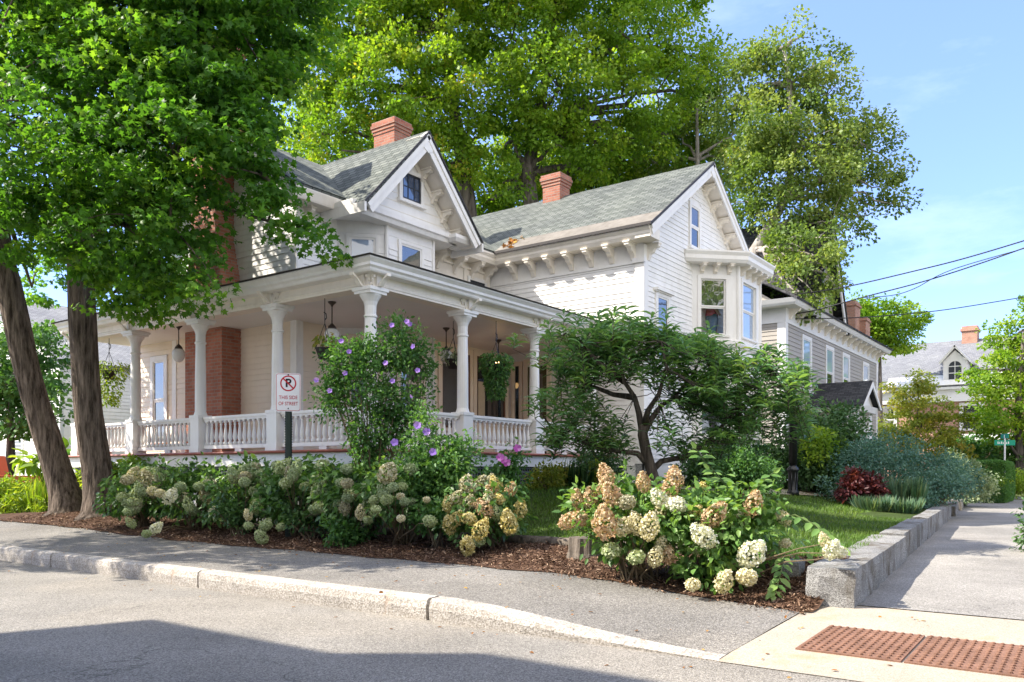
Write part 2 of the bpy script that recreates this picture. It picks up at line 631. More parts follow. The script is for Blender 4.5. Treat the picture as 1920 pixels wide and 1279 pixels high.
MT['lf_hydd'] = leaf('hydrangea_leaf_deep', [(0, (.045, .105, .03)), (.5, (.085, .185, .05)), (1, (.165, .28, .08))], .33, .45, .4)
MT['lf_sharon'] = leaf('althea_leaf', [(0, (.04, .105, .032)), (.5, (.075, .185, .048)), (1, (.15, .28, .07))], .36)
MT['lf_lime'] = leaf('lime_leaf', [(0, (.10, .20, .02)), (.5, (.22, .34, .03)), (1, (.40, .46, .06))], .4)
MT['lf_red'] = leaf('red_leaf', [(0, (.03, .008, .012)), (.5, (.085, .018, .022)), (1, (.19, .05, .045))], .3)
MT['lf_yel'] = leaf('yellowgreen_leaf', [(0, (.12, .18, .03)), (.5, (.24, .29, .04)), (.85, (.37, .34, .06)), (1, (.46, .30, .08))], .4)
MT['lf_var'] = leaf('pale_leaf', [(0, (.10, .16, .08)), (.6, (.24, .31, .18)), (1, (.5, .55, .36))], .3)
MT['grass'] = leaf('grass_blade', [(0, (.045, .105, .015)), (.5, (.10, .19, .024)), (1, (.22, .28, .05))], .35)
MT['bluegrass'] = leaf('blue_grass_blade', [(0, (.04, .10, .06)), (.5, (.09, .17, .11)), (1, (.2, .26, .14))], .35)
MT['chip'] = leaf('bark_chip', [(0, (.045, .026, .018)), (.5, (.13, .074, .049)), (.9, (.28, .18, .12)), (1, (.45, .33, .23))], .02, .9, .1)
MT['litter'] = leaf('dry_leaf', [(0, (.2, .09, .03)), (.5, (.35, .15, .04)), (1, (.45, .3, .08))], .15, .8, .1)
for nm, cs in {'pink': ((.42, .26, .15), (.62, .44, .28), (.74, .65, .44)), 'cream': ((.55, .50, .30), (.74, .68, .46), (.80, .77, .62)),
               'white': ((.62, .62, .44), (.80, .80, .68), (.83, .83, .78)), 'green': ((.30, .38, .18), (.46, .54, .28), (.62, .66, .42)),
               'yellow': ((.45, .38, .14), (.68, .58, .24), (.78, .70, .42)), 'dusk': ((.34, .30, .19), (.47, .44, .29), (.56, .55, .42)),
               'sage': ((.26, .33, .17), (.36, .44, .25), (.46, .54, .34))}.items():
    MT['bl_' + nm] = leaf('floret_' + nm, [(0, cs[0]), (.5, cs[1]), (1, cs[2])], .25, .8, .1, .8)
MT['petal'] = leaf('violet_petal', [(0, (.26, .14, .55)), (.6, (.40, .24, .72)), (1, (.58, .36, .78))], .3, .7, .1, .9)
MT['petalp'] = leaf('magenta_petal', [(0, (.42, .08, .38)), (.6, (.6, .18, .58)), (1, (.72, .36, .7))], .3, .7, .1, .9)

# ------------------------------------------------------------------ leaves
def shape(v, f):
    return np.array(v, float), f


MAPLE = shape([(0, 0, 0), (.42, .02, -.06), (.30, .30, 0), (.58, .60, -.10), (.20, .62, 0), (0, 1.05, -.10), (-.20, .62, 0), (-.58, .60, -.10),
               (-.30, .30, 0), (-.42, .02, -.06), (0, .45, .05)],
              [(0, 1, 2, 10), (2, 3, 4, 10), (4, 5, 6, 10), (6, 7, 8, 10), (8, 9, 0, 10)])
OVAL = shape([(0, 0, 0), (.26, .3, .07), (.21, .68, .05), (0, 1, -.08), (-.21, .68, .05), (-.26, .3, .07)], [(0, 1, 2, 3), (0, 3, 4, 5)])
LANCE = shape([(0, 0, 0), (.10, .3, .02), (.085, .65, -.10), (0, 1, -.34), (-.085, .65, -.10), (-.10, .3, .02)], [(0, 1, 2, 3), (0, 3, 4, 5)])
DIAM = shape([(0, 0, 0), (.36, .45, -.05), (0, 1, .03), (-.36, .5, -.05)], [(0, 1, 2, 3)])
BLADE = shape([(-.03, 0, 0), (.03, 0, 0), (.02, .6, .06), (0, 1, .25)], [(0, 1, 2, 3)])
STRAP = shape([(-.022, 0, 0), (.022, 0, 0), (.026, .4, .02), (.018, .75, .12), (0, 1, .3), (-.018, .75, .12), (-.026, .4, .02)], [(0, 1, 2, 3, 4, 5, 6)])
QUAD = shape([(-.5, 0, 0), (.5, 0, 0), (.45, 1, .12), (-.45, 1, .12)], [(0, 1, 2, 3)])


def nz(a):
    return a / np.maximum(1e-9, np.linalg.norm(a, axis=1))[:, None]


def leaf_mesh(name, P, D, Nn, size, shp, tint, mat):
    V, Fc = shp
    n, m = len(P), len(V)
    D = nz(D)
    Nn = nz(Nn - D * (Nn * D).sum(1)[:, None])
    X = np.cross(D, Nn)
    size = np.broadcast_to(size, (n,))
    vs = (P[:, None, :] + size[:, None, None] * (V[None, :, 0, None] * X[:, None, :] + V[None, :, 1, None] * D[:, None, :] + V[None, :, 2, None] * Nn[:, None, :])).reshape(-1, 3)
    lv = np.concatenate([np.array(f) for f in Fc])
    lt = np.array([len(f) for f in Fc])
    loops = (lv[None, :] + (np.arange(n) * m)[:, None]).ravel()
    starts1 = np.concatenate([[0], np.cumsum(lt)[:-1]])
    starts = (starts1[None, :] + (np.arange(n) * lt.sum())[:, None]).ravel()
    me = bpy.data.meshes.new(name)
    me.vertices.add(len(vs))
    me.vertices.foreach_set('co', vs.astype(np.float32).ravel())
    me.loops.add(len(loops))
    me.loops.foreach_set('vertex_index', loops.astype(np.int32))
    me.polygons.add(len(starts))
    me.polygons.foreach_set('loop_start', starts.astype(np.int32))
    a = me.attributes.new('tint', 'FLOAT', 'FACE')
    a.data.foreach_set('value', np.repeat(np.clip(tint, 0, 1), len(Fc)).astype(np.float32))
    me.update(calc_edges=True)
    me.validate()
    me.materials.append(mat)
    return me


def leaf_obj(name, parent, *args):
    me = leaf_mesh(name, *args)
    o = bpy.data.objects.new(name, me)
    link(o)
    WLD[o.name] = Vector((0, 0, 0))
    if parent is not None:
        o.parent = parent
        o.location = -WLD[parent.name]
    return o


def ball(n, surf=.45):
    d = nz(RNG.normal(size=(n, 3)))
    r = (surf ** 3 + (1 - surf ** 3) * RNG.random(n)) ** (1 / 3)
    return d * r[:, None]


def crown_pts(ells, ncl, k, rc, flat=.45, surf=.5):
    """leaf sprays spread through ellipsoids: returns leaf points, tint, spray centres, outward directions"""
    vol = np.array([e[3] * e[3] * e[4] for e in ells]) ** .8
    cnt = np.maximum(2, (ncl * vol / vol.sum()).astype(int))
    C, O = [], []
    for e, c in zip(ells, cnt):
        b = ball(c, surf)
        C.append(np.array(e[:3]) + b * np.array([e[3], e[3], e[4]]))
        O.append(b)
    C, O = np.concatenate(C), np.concatenate(O)
    m = len(C)
    kk = RNG.integers(int(k * .5), int(k * 1.5) + 1, m)
    idx = np.repeat(np.arange(m), kk)
    rr = rc * (.6 + .8 * RNG.random(m))
    off = ball(len(idx), 0.0) * rr[idx][:, None]
    off[:, 2] *= flat
    off[:, 2] -= .25 * (off[:, 0] ** 2 + off[:, 1] ** 2) / rc
    P = C[idx] + off
    ct = RNG.random(m)
    T = .62 * ct[idx] + .38 * RNG.random(len(idx))
    return P, T, C, O[idx] * .5 + off / rc * .5


def tree_leaves(name, parent, ells, ncl, k, rc, size, shp, mat, flat=.45, surf=.5, tilt=.55, droop=.35, tbias=0):
    P, T, C, O = crown_pts(ells, ncl, k, rc, flat, surf)
    n = len(P)
    Nn = RNG.normal(size=(n, 3)) * tilt
    Nn[:, 2] += 1
    D = O + RNG.normal(size=(n, 3)) * .5
    D[:, 2] -= droop
    o = leaf_obj(name, parent, P, D, Nn, size * (.65 + .6 * RNG.random(n)), shp, T + tbias, mat)
    return o, C


def limb_path(a, b, sag=.1, n=6, jit=.12):
    a, b = Vector(a), Vector(b)
    L = (b - a).length
    pts = []
    for i in range(n + 1):
        t = i / n
        p = a.lerp(b, t)
        p.z += math.sin(t * math.pi) * L * sag
        if 0 < i < n:
            p += Vector((random.uniform(-1, 1), random.uniform(-1, 1), random.uniform(-1, 1))) * L * jit * .35
        pts.append(p)
    return pts


def tree(name, label, cat, base, trunk, trads, ells, ncl, k, rc, lsize, shp, lmat, bmat, group=None, n=14, wob=0, limbs=1, twigs=80, lr=.10, bias=0, droopy=False, roots=0, **kw):
    """trunk (list of points) > limbs run from the trunk to each lobe of the crown, twigs to its sprays"""
    t = thing(name, base, label, cat, group)
    mb = MB()
    if wob:
        Q, R_ = [], []
        tp = [Vector(q) for q in trunk]
        for i in range(len(tp) - 1):
            p0, p1, p2, p3 = tp[max(i - 1, 0)], tp[i], tp[i + 1], tp[min(i + 2, len(tp) - 1)]
            ns = max(1, int((p2 - p1).length / .09))
            for s_ in range(ns):
                u = s_ / ns
                Q.append(.5 * ((2 * p1) + (-p0 + p2) * u + (2 * p0 - 5 * p1 + 4 * p2 - p3) * u * u + (-p0 + 3 * p1 - 3 * p2 + p3) * u ** 3))
                R_.append(trads[i] * (1 - u) + trads[i + 1] * u)
        mb.tube(Q, R_, 72, wob=wob)
    else:
        mb.tube(trunk, trads, n)
    top = [Vector(p) for p in trunk]
    nodes_ = list(top[len(top) // 3:])
    for e in ells[::limbs]:
        c = Vector(e[:3])
        cand = [p for p in top[len(top) // 4:] if p.z < c.z + .3] or top[len(top) // 4:]
        if droopy:
            cand = [p for p in top if p.z > c.z + .4 and p.z > 6.2] or top[-2:]
        s = min(cand, key=lambda p: (p - c).length + .3 * abs(p.z - (c.z - 1.5)))
        path = limb_path(s, c + Vector((0, 0, -.2 * e[4])), .08)
        r0 = lr * (.7 + .6 * random.random())
        mb.tube(path, [r0 * (1 - .75 * i / (len(path) - 1)) for i in range(len(path))], 7)
        nodes_ += path[2:]
    if roots:
        for ri in range(roots):
            a_ = 6.283 * ri / roots + random.uniform(-.3, .3)
            dv = Vector((math.cos(a_), math.sin(a_), 0))
            b0 = Vector(base)
            mb.tube([b0 + dv * trads[2] * .5 + UP * .5, b0 + dv * trads[2] * .8 + UP * .27, b0 + dv * (trads[1] * .95) + UP * .12, b0 + dv * (trads[1] + .2) + UP * .03, b0 + dv * (trads[1] + .4) - UP * .06], [.10, .12, .11, .08, .04], 10, wob=.12)
    crown, C = tree_leaves('crown', t, ells, ncl, k, rc, lsize, shp, lmat, tbias=bias, **kw)
    na = np.array([tuple(p) for p in nodes_])
    sel = RNG.choice(len(C), min(twigs, len(C)), replace=False)
    for i in sel:
        c = C[i]
        j = np.argmin(((na - c) ** 2).sum(1))
        path = limb_path(na[j], c, .05, 4)
        mb.tube(path, [lr * .28, lr * .22, lr * .16, lr * .1, lr * .05], 5, cap=False)
    part('trunk', mb, bmat, t, smooth=True, anchor=base)
    return t

# ------------------------------------------------------------------ world, sun, camera
ELEV = math.radians(43)
SUNH = Vector((-.589, .808))           # horizontal direction towards the sun
w = bpy.data.worlds.new('World')
S.world = w
w.use_nodes = True
nt = w.node_tree
nt.nodes.clear()
out = nt.nodes.new('ShaderNodeOutputWorld')
bg = nt.nodes.new('ShaderNodeBackground')
sky = nt.nodes.new('ShaderNodeTexSky')
sky.sky_type = 'NISHITA'
sky.sun_disc = False
sky.sun_elevation = ELEV
sky.sun_rotation = math.atan2(SUNH.x, SUNH.y)
sky.air_density = 1.0
sky.dust_density = .25
sky.ozone_density = 2.2
tc = nt.nodes.new('ShaderNodeTexCoord')
mp = nt.nodes.new('ShaderNodeMapping')
mp.inputs['Scale'].default_value = (1.2, 1.2, 4.0)
nt.links.new(tc.outputs['Generated'], mp.inputs[0])
cf = noise_fac(nt, mp.outputs[0], 3.2, 8, .62)
cr = ramp(nt, cf, [(.56, (0, 0, 0)), (.9, (.16, .16, .16))])
mx = nt.nodes.new('ShaderNodeMixRGB')
nt.links.new(cr.outputs[0], mx.inputs[0])
tn = nt.nodes.new('ShaderNodeMixRGB')
tn.blend_type = 'MULTIPLY'
tn.inputs[0].default_value = 1
nt.links.new(sky.outputs[0], tn.inputs[1])
tn.inputs[2].default_value = (.91, .845, .94, 1)
sxyz = nt.nodes.new('ShaderNodeSeparateXYZ')
nt.links.new(tc.outputs['Generated'], sxyz.inputs[0])
hz_ = ramp(nt, sxyz.outputs[2], [(.0, (.56, .62, .79)), (.22, (.63, .70, .87)), (.6, (1, 1, 1))])
t2 = nt.nodes.new('ShaderNodeMixRGB')
t2.blend_type = 'MULTIPLY'
t2.inputs[0].default_value = 1
nt.links.new(tn.outputs[0], t2.inputs[1])
nt.links.new(hz_.outputs[0], t2.inputs[2])
nt.links.new(t2.outputs[0], mx.inputs[1])
mx.inputs[2].default_value = (6.0, 6.2, 6.6, 1)
# added fill: unseen bright cloud put behind the viewer to lighten shaded walls
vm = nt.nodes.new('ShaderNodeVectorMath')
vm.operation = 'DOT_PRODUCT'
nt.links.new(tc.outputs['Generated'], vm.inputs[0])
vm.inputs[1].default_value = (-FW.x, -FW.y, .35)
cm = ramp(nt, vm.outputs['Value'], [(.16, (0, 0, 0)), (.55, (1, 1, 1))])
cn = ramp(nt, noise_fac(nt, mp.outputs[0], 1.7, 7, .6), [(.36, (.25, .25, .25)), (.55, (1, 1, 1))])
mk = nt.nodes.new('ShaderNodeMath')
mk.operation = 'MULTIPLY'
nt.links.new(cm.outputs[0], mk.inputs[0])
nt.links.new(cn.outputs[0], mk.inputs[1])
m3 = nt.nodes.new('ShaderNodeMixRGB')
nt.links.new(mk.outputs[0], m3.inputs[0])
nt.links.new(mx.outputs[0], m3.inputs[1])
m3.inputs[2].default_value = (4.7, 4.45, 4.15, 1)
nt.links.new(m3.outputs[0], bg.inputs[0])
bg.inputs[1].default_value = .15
nt.links.new(bg.outputs[0], out.inputs[0])
sl = bpy.data.lights.new('sun', 'SUN')
sl.energy = 3.5
sl.angle = math.radians(.5)
sl.color = (1, .92, .80)
so = link(bpy.data.objects.new('sun', sl))
sdir = Vector((SUNH.x * math.cos(ELEV), SUNH.y * math.cos(ELEV), math.sin(ELEV)))
so.rotation_euler = sdir.to_track_quat('Z', 'Y').to_euler()
so.location = sdir * 60
cam = bpy.data.cameras.new('camera')
co_ = link(bpy.data.objects.new('camera', cam))
co_.location = (0, 0, CAMZ)
co_.rotation_euler = (math.pi / 2, 0, YAW - math.pi / 2)
cam.sensor_width = 36
cam.lens = 36 * F / 1920
cam.shift_y = (HY - 639.5) / 1920
cam.clip_end = 2000
S.camera = co_
S.view_settings.view_transform = 'Standard'
S.view_settings.look = 'None'
S.view_settings.exposure = 1.68
S.view_settings.gamma = 1
S.cycles.max_bounces = 7
S.cycles.transparent_max_bounces = 8
S.cycles.use_denoising = True


# ------------------------------------------------------------------ ground
def sstep(t):
    t = max(0.0, min(1.0, t))
    return t * t * (3 - 2 * t)


def yw(x):
    return 1.97 + (x - 8.27) * .0913


def kerb_h(y):
    return .015 + .19 * sstep((y - 2.3) / 2.9)


def back_h(y):
    return .085 + .17 * sstep((y - 2.0) / 3.5) + .10 * sstep((y - 12) / 6)


def gz(x, y):
    """height of the ground"""
    if x < 8.0:
        t = max(0, min(1, (x - 5.97) / 2.03))
        return kerb_h(y) * (1 - t) + back_h(y) * t
    lz = .425 + .66 * sstep(min((x - 9.35) / 3.6, (y - yw(x) - .4) / 5.5))
    if x < 9.35:
        t = (x - 8.0) / 1.35
        z = back_h(y) * (1 - t) + .425 * t
        z += .16 * math.exp(-((x - 8.85) ** 2 / .5 + (y - 17.6) ** 2 / 5))
        z += .05 * noise.noise(Vector((x * 2, y * 2, 0)))
        return z
    return lz + .02 * noise.noise(Vector((x, y, 0)))


def sheet(name, xs, ys, zf, mat, yoff=None, xoff=None, **kw):
    mb = MB()
    nx, ny = len(xs), len(ys)
    for x in xs:
        for y in ys:
            yy = y + (yoff(x) if yoff else 0)
            xx = x + (xoff(x, yy) if xoff else 0)
            mb.v.append((xx, yy, zf(xx, yy)))
    for i in range(nx - 1):
        for j in range(ny - 1):
            mb.f.append((i * ny + j, (i + 1) * ny + j, (i + 1) * ny + j + 1, i * ny + j + 1))
    return struct(name, mb, mat, True, **kw)


lin = lambda a, b, n: [a + (b - a) * i / n for i in range(n + 1)]
mb = MB()
mb.add([(-400, -400, -.06), (600, -400, -.06), (600, 600, -.06), (-400, 600, -.06)], [(0, 1, 2, 3)])
struct('ground', mb, MT['earth'])
mb = MB()
mb.add([(-14, -60, 0), (5.83, -60, 0), (5.83, 120, 0), (-14, 120, 0)], [(0, 1, 2, 3)])
mb.add([(5.83, -20, 0), (120, -20, 0), (120, 6.6, 0), (5.83, -.6, 0)], [(0, 1, 2, 3)])
mb.add([(55, 6.0, .004), (63, 6.0, .004), (63, 60, .004), (55, 60, .004)], [(0, 1, 2, 3)])
struct('street', mb, MT['asphalt'])
# granite kerb stones
ks = [(2.35, 5.19), (5.23, 8.9), (8.93, 12.6), (12.63, 16.4), (16.43, 20.3), (20.33, 24.5), (24.53, 60)]
for a, b in ks:
    mb = MB()
    ys = lin(a, b, 16 if b < 30 else 30)
    pr = lambda y: [(5.82 + .012 * noise.noise(Vector((y * 3, 0, 1))), -.03), (5.81 + .014 * noise.noise(Vector((y * 4, 2, 1))), kerb_h(y) * .55),
                    (5.825 + .012 * noise.noise(Vector((y * 3, 5, 1))), kerb_h(y) - .02), (5.86, kerb_h(y) + .004 * noise.noise(Vector((y * 5, 9, 1)))), (5.99, kerb_h(y) + .006), (5.99, -.03)]
    for y in ys:
        for x, z in pr(y):
            mb.v.append((x, y, z))
    for i in range(len(ys) - 1):
        for k in range(6):
            k2 = (k + 1) % 6
            mb.f.append((i * 6 + k, i * 6 + k2, (i + 1) * 6 + k2, (i + 1) * 6 + k))
    mb.f.append(tuple(range(6)))
    mb.f.append(tuple(range((len(ys) - 1) * 6, len(ys) * 6))[::-1])
    struct('kerb', mb, MT['kerb'])
sheet('sidewalk', lin(5.985, 8.25, 12), [2.36 + .4 * i for i in range(28)] + [13.6 + i for i in range(50)],
      lambda x, y: (lambda t: kerb_h(y) * (1 - t) + back_h(y) * t)(min(1, (x - 5.97) / 2.03)) + .006 * noise.noise(Vector((x, y * .6, 3))), MT['walkasph'])
sheet('sidewalk', [8.45, 8.9, 9.5, 11, 13, 16, 20, 25, 30, 36, 42, 47], lin(-2.1, .12, 3), lambda x, y: .10 + .001 * x, MT['walk'], yoff=yw, label='side street sidewalk')
# corner ramp of pale concrete
mb = MB()
xs = [5.80, 6.1, 6.38, 7.38, 8.0, 8.446]
ys = [-3.5, -1.2, -.9, .40, 1.97, 2.1, 2.345]
rz = lambda x, y: (.006 if x < 5.9 else .016) + (x - 5.8) / 2.65 * .085
for x in xs:
    for y in ys:
        mb.v.append((x, y, rz(x, y)))
for i in range(len(xs) - 1):
    for j in range(len(ys) - 1):
        mb.f.append((i * 7 + j, (i + 1) * 7 + j, (i + 1) * 7 + j + 1, i * 7 + j + 1))
mb.add([(8.446, 1.9, .1), (9.0, 2.0, .102), (8.5, 2.5, .105), (7.9, 2.5, .09), (7.9, 2.345, .083)], [(0, 1, 2, 3, 4)])
struct('concrete_ramp', mb, MT['concrete'])
# tactile iron plates
for k, (y1, y0) in enumerate([(1.96, 1.215), (1.195, .45)]):
    mb = MB()
    x0, x1 = 6.40, 7.36
    z = lambda x: rz(x, 0) + .012
    mb.hexa([(x0, y0, z(x0) - .03), (x1, y0, z(x1) - .03), (x1, y1, z(x1) - .03), (x0, y1, z(x0) - .03),
             (x0, y0, z(x0)), (x1, y0, z(x1)), (x1, y1, z(x1)), (x0, y1, z(x0))])
    p = part('tactile_plate', mb, MT['iron'])
    tag(p, ['rusty iron tactile plate at the corner ramp, nearer the granite wall', 'rusty iron tactile plate at the corner ramp, farther from the granite wall'][k], 'tactile plate', 'tactile plates on the corner ramp')
    dm = MB()
    for i in range(13):
        for j in range(12):
            x, y = x0 + .045 + i * .0725, y0 + .034 + j * .0615
            dm.lathe([(.015, -.002), (.0145, .010), (.009, .014)], (x, y, z(x)), 8)
    d = part('raised_domes', dm, MT['iron'], p)
    d['kind'] = 'stuff'
# bed of bark mulch, lawn
sheet('mulch_bed', lin(7.85, 9.45, 16), [2.25 + .2 * i for i in range(125)], lambda x, y: gz(max(x, 8.001), y) + .012 if x > 7.98 else back_h(y) + .005 + .08 * max(0, x - 7.86), MT['soil'],
      xoff=lambda x, y: (.16 * noise.noise(Vector((0, y * 1.3, 7))) + .07 * noise.noise(Vector((0, y * 5, 2)))) * max(0, 1 - (x - 7.85) / .4))
sheet('lawn', [9.40, 9.8, 10.3, 11, 11.7, 12.4, 13, 14, 15.5, 17, 19, 21, 23, 26, 30, 36, 42, 47], [.25, .6, 1.2, 2, 3, 4, 5, 6, 7, 9, 12, 16, 22, 40], lambda x, y: gz(x, y) + .004, MT['lawn'], yoff=yw)
sheet('lawn', [8.2, 12, 20, 46], [20.5, 24, 30, 60], lambda x, y: .3 + .02 * (x - 8), MT['lawn'])
# pale walk across the lawn beyond the lamp post
mb = MB()
mb.add([(16.5, yw(16.5) + 4.3, gz(16.5, yw(16.5) + 4.3) + .03), (27, yw(27) + 2.2, gz(27, yw(27) + 2.2) + .03), (27, yw(27) + 3.3, gz(27, yw(27) + 3.3) + .04), (16.5, yw(16.5) + 5.3, gz(16.5, yw(16.5) + 5.3) + .04)], [(0, 1, 2, 3)])
struct('path', mb, MT['concrete'])

# ------------------------------------------------------------------ granite retaining wall
wd = Vector((1, .0913)).normalized()
wn = Vector((wd.y, -wd.x))           # towards the sidewalk


def rough_block(a, b, th, z0, z1, amp=.02, step=.12, seed=0, inset=0.0):
    """split-faced stone: box subdivided and roughened, edges a little worn"""
    mb = MB()
    L = b - a
    nu, nv, nw = max(2, int(L / step)), max(2, int(th / .1)), max(2, int((z1 - z0) / .08))
    idx = {}

    def vtx(i, j, k):
        if (i, j, k) in idx:
            return idx[(i, j, k)]
        u, v, z = a + L * i / nu, th * j / nv, z0 + (z1 - z0) * k / nw
        p = Vector((8.27, 1.97)) + wd * u - wn * (v + inset)
        q = Vector((p.x, p.y, z))
        nn = Vector((noise.noise(q * 4 + Vector((seed, 0, 0))), noise.noise(q * 4 + Vector((0, seed + 5, 0))), noise.noise(q * 4 + Vector((0, 0, seed + 9)))))
        n2 = Vector((noise.noise(q * 13), noise.noise(q * 13 + Vector((3, 1, 2))), noise.noise(q * 13 + Vector((8, 2, 2)))))
        s = amp * (.25 if k == nw and 0 < i < nu else 1)
        q += nn * s + n2 * s * .5
        edge = (i in (0, nu)) + (j in (0, nv)) + (k == nw)
        if edge >= 2:
            c = Vector((8.27, 1.97)) + wd * (a + L / 2) - wn * (th / 2 + inset)
            q += (Vector((c.x, c.y, (z0 + z1) / 2)) - q).normalized() * .012
        idx[(i, j, k)] = len(mb.v)
        mb.v.append(tuple(q))
        return idx[(i, j, k)]
    for i in range(nu):
        for j in range(nv):
            mb.f.append((vtx(i, j, nw), vtx(i, j + 1, nw), vtx(i + 1, j + 1, nw), vtx(i + 1, j, nw)))
    for i in range(nu):
        for k in range(nw):
            mb.f.append((vtx(i, 0, k), vtx(i, 0, k + 1), vtx(i + 1, 0, k + 1), vtx(i + 1, 0, k)))
            mb.f.append((vtx(i, nv, k), vtx(i + 1, nv, k), vtx(i + 1, nv, k + 1), vtx(i, nv, k + 1)))
    for j in range(nv):
        for k in range(nw):
            mb.f.append((vtx(0, j, k), vtx(0, j + 1, k), vtx(0, j + 1, k + 1), vtx(0, j, k + 1)))
            mb.f.append((vtx(nu, j, k), vtx(nu, j, k + 1), vtx(nu, j + 1, k + 1), vtx(nu, j + 1, k)))
    return mb


wl = thing('granite_wall', (8.5, 2.1, .1), 'low grey granite retaining wall of long blocks beside the corner sidewalk', 'wall')
for i, (a, b, th, z1, ins) in enumerate([(0.0, 4.85, .46, .465, 0), (4.87, 9.15, .34, .50, .03), (9.17, 13.4, .30, .515, .02), (13.42, 17.5, .34, .50, .03)]):
    part('granite_block', rough_block(a, b, th, -.02, z1, .022 if i else .032, .12, i * 3.1, ins), MT['granite'], wl)
# weathered timbers and the dark stone that hold the lawn edge
mb = rough_block(0, .5, .18, .02, .45, .03, .08, 4, 0)
sh = Vector((8.78 - 8.27, 2.65 - 1.97, 0))
mb.v = [tuple(Vector(v) + sh) for v in mb.v]
tag(part('edging_stone', mb, MT['granite']), 'dark hollow-faced stone tucked behind the end block of the granite wall', 'edging stone')
ed = thing('timber_edging', (9.4, 5, .4), 'weathered grey timbers edging the lawn behind the mulch bed', 'edging')
for a, b in ((3.2, 5.55), (5.58, 8.0), (8.03, 10.4)):
    mb = MB()
    pts = [Vector((9.33 + .012 * noise.noise(Vector((0, y * 2, 0))), y, .43 + .01 * noise.noise(Vector((4, y * 2, 0))))) for y in lin(a, b, 12)]
    mb.tube(pts, .10, 10, wob=.08)
    part('timber', mb, MT['timber'], ed, smooth=True)
sp = Vector((8.9, 5.3, .30))
mb = MB()
mb.tube([sp + Vector((0, 0, z)) for z in (-.1, .02, .1, .2, .28)], [.34, .29, .25, .24, .235], 40, wob=.14, ws=2.6)
st = part('tree_stump', mb, MT['timber'])
tag(st, 'low weathered grey tree stump at the edge of the mulch bed', 'stump')

# ------------------------------------------------------------------ wall frames, siding, windows
class Wall:
    def __init__(s, a, b):
        s.a = Vector((a[0], a[1], 0))
        s.b = Vector((b[0], b[1], 0))
        s.U = (s.b - s.a).normalized()
        s.n = Vector((s.U.y, -s.U.x, 0))  # outward: to the right of a->b
        s.L = (s.b - s.a).length

    def p(s, u, o, z):
        q = s.a + s.U * u + s.n * o
        return Vector((q.x, q.y, z))


def clap(mb, W, u0, u1, z0, z1, openings=(), lim=None, step=.125, lip=.02):
    k = 0
    z = z0
    while z < z1 - .01:
        zt = min(z + step, z1)
        a0, a1, b0, b1 = u0, u1, u0, u1
        if lim:
            l0, l1 = lim(z), lim(zt)
            a0, a1 = max(u0, l0[0]), min(u1, l0[1])
            b0, b1 = max(u0, l1[0]), min(u1, l1[1])
            if a1 - a0 < .03:
                break
            if b1 < b0:
                b0 = b1 = (b0 + b1) / 2
        segs = [(a0, a1, b0, b1)]
        for (p0, p1, q0, q1) in openings:
            if q1 > z + .01 and q0 < zt - .01:
                ns = []
                for (c0, c1, d0, d1) in segs:
                    if p1 <= c0 or p0 >= c1:
                        ns.append((c0, c1, d0, d1))
                    else:
                        if p0 > c0: ns.append((c0, p0, d0, min(p0, max(d1, d0))))
                        if p1 < c1: ns.append((p1, c1, max(p1, d0) if d1 > p1 else d1, d1))
                segs = ns
        for (c0, c1, d0, d1) in segs:
            if c1 - c0 < .01: continue
            P = W.p
            lp = lip * random.uniform(.8, 1.25)
            zj = random.uniform(-.003, .003)
            mb.add([P(c0, lp, z + zj), P(c1, lp, z + zj * .3), P(d1, .004, zt), P(d0, .004, zt), P(c0, -.01, z + zj), P(c1, -.01, z + zj * .3)],
                   [(0, 1, 2, 3), (4, 5, 1, 0)])
        z = zt
        k += 1
    return mb


def backing(mb, W, u0, u1, z0, z1, lim=None, th=.12):
    if lim is None:
        return mb.wbox(W, u0, u1, -th, 0, z0, z1)
    zs = lin(z0, z1, 12)
    L = [lim(z)[0] for z in zs]
    R = [lim(z)[1] for z in zs]
    poly = [W.p(max(u0, l), 0, z) for l, z in zip(L, zs)] + [W.p(min(u1, r), 0, z) for r, z in reversed(list(zip(R, zs)))]
    return mb.extrude(poly, W.n * -th)


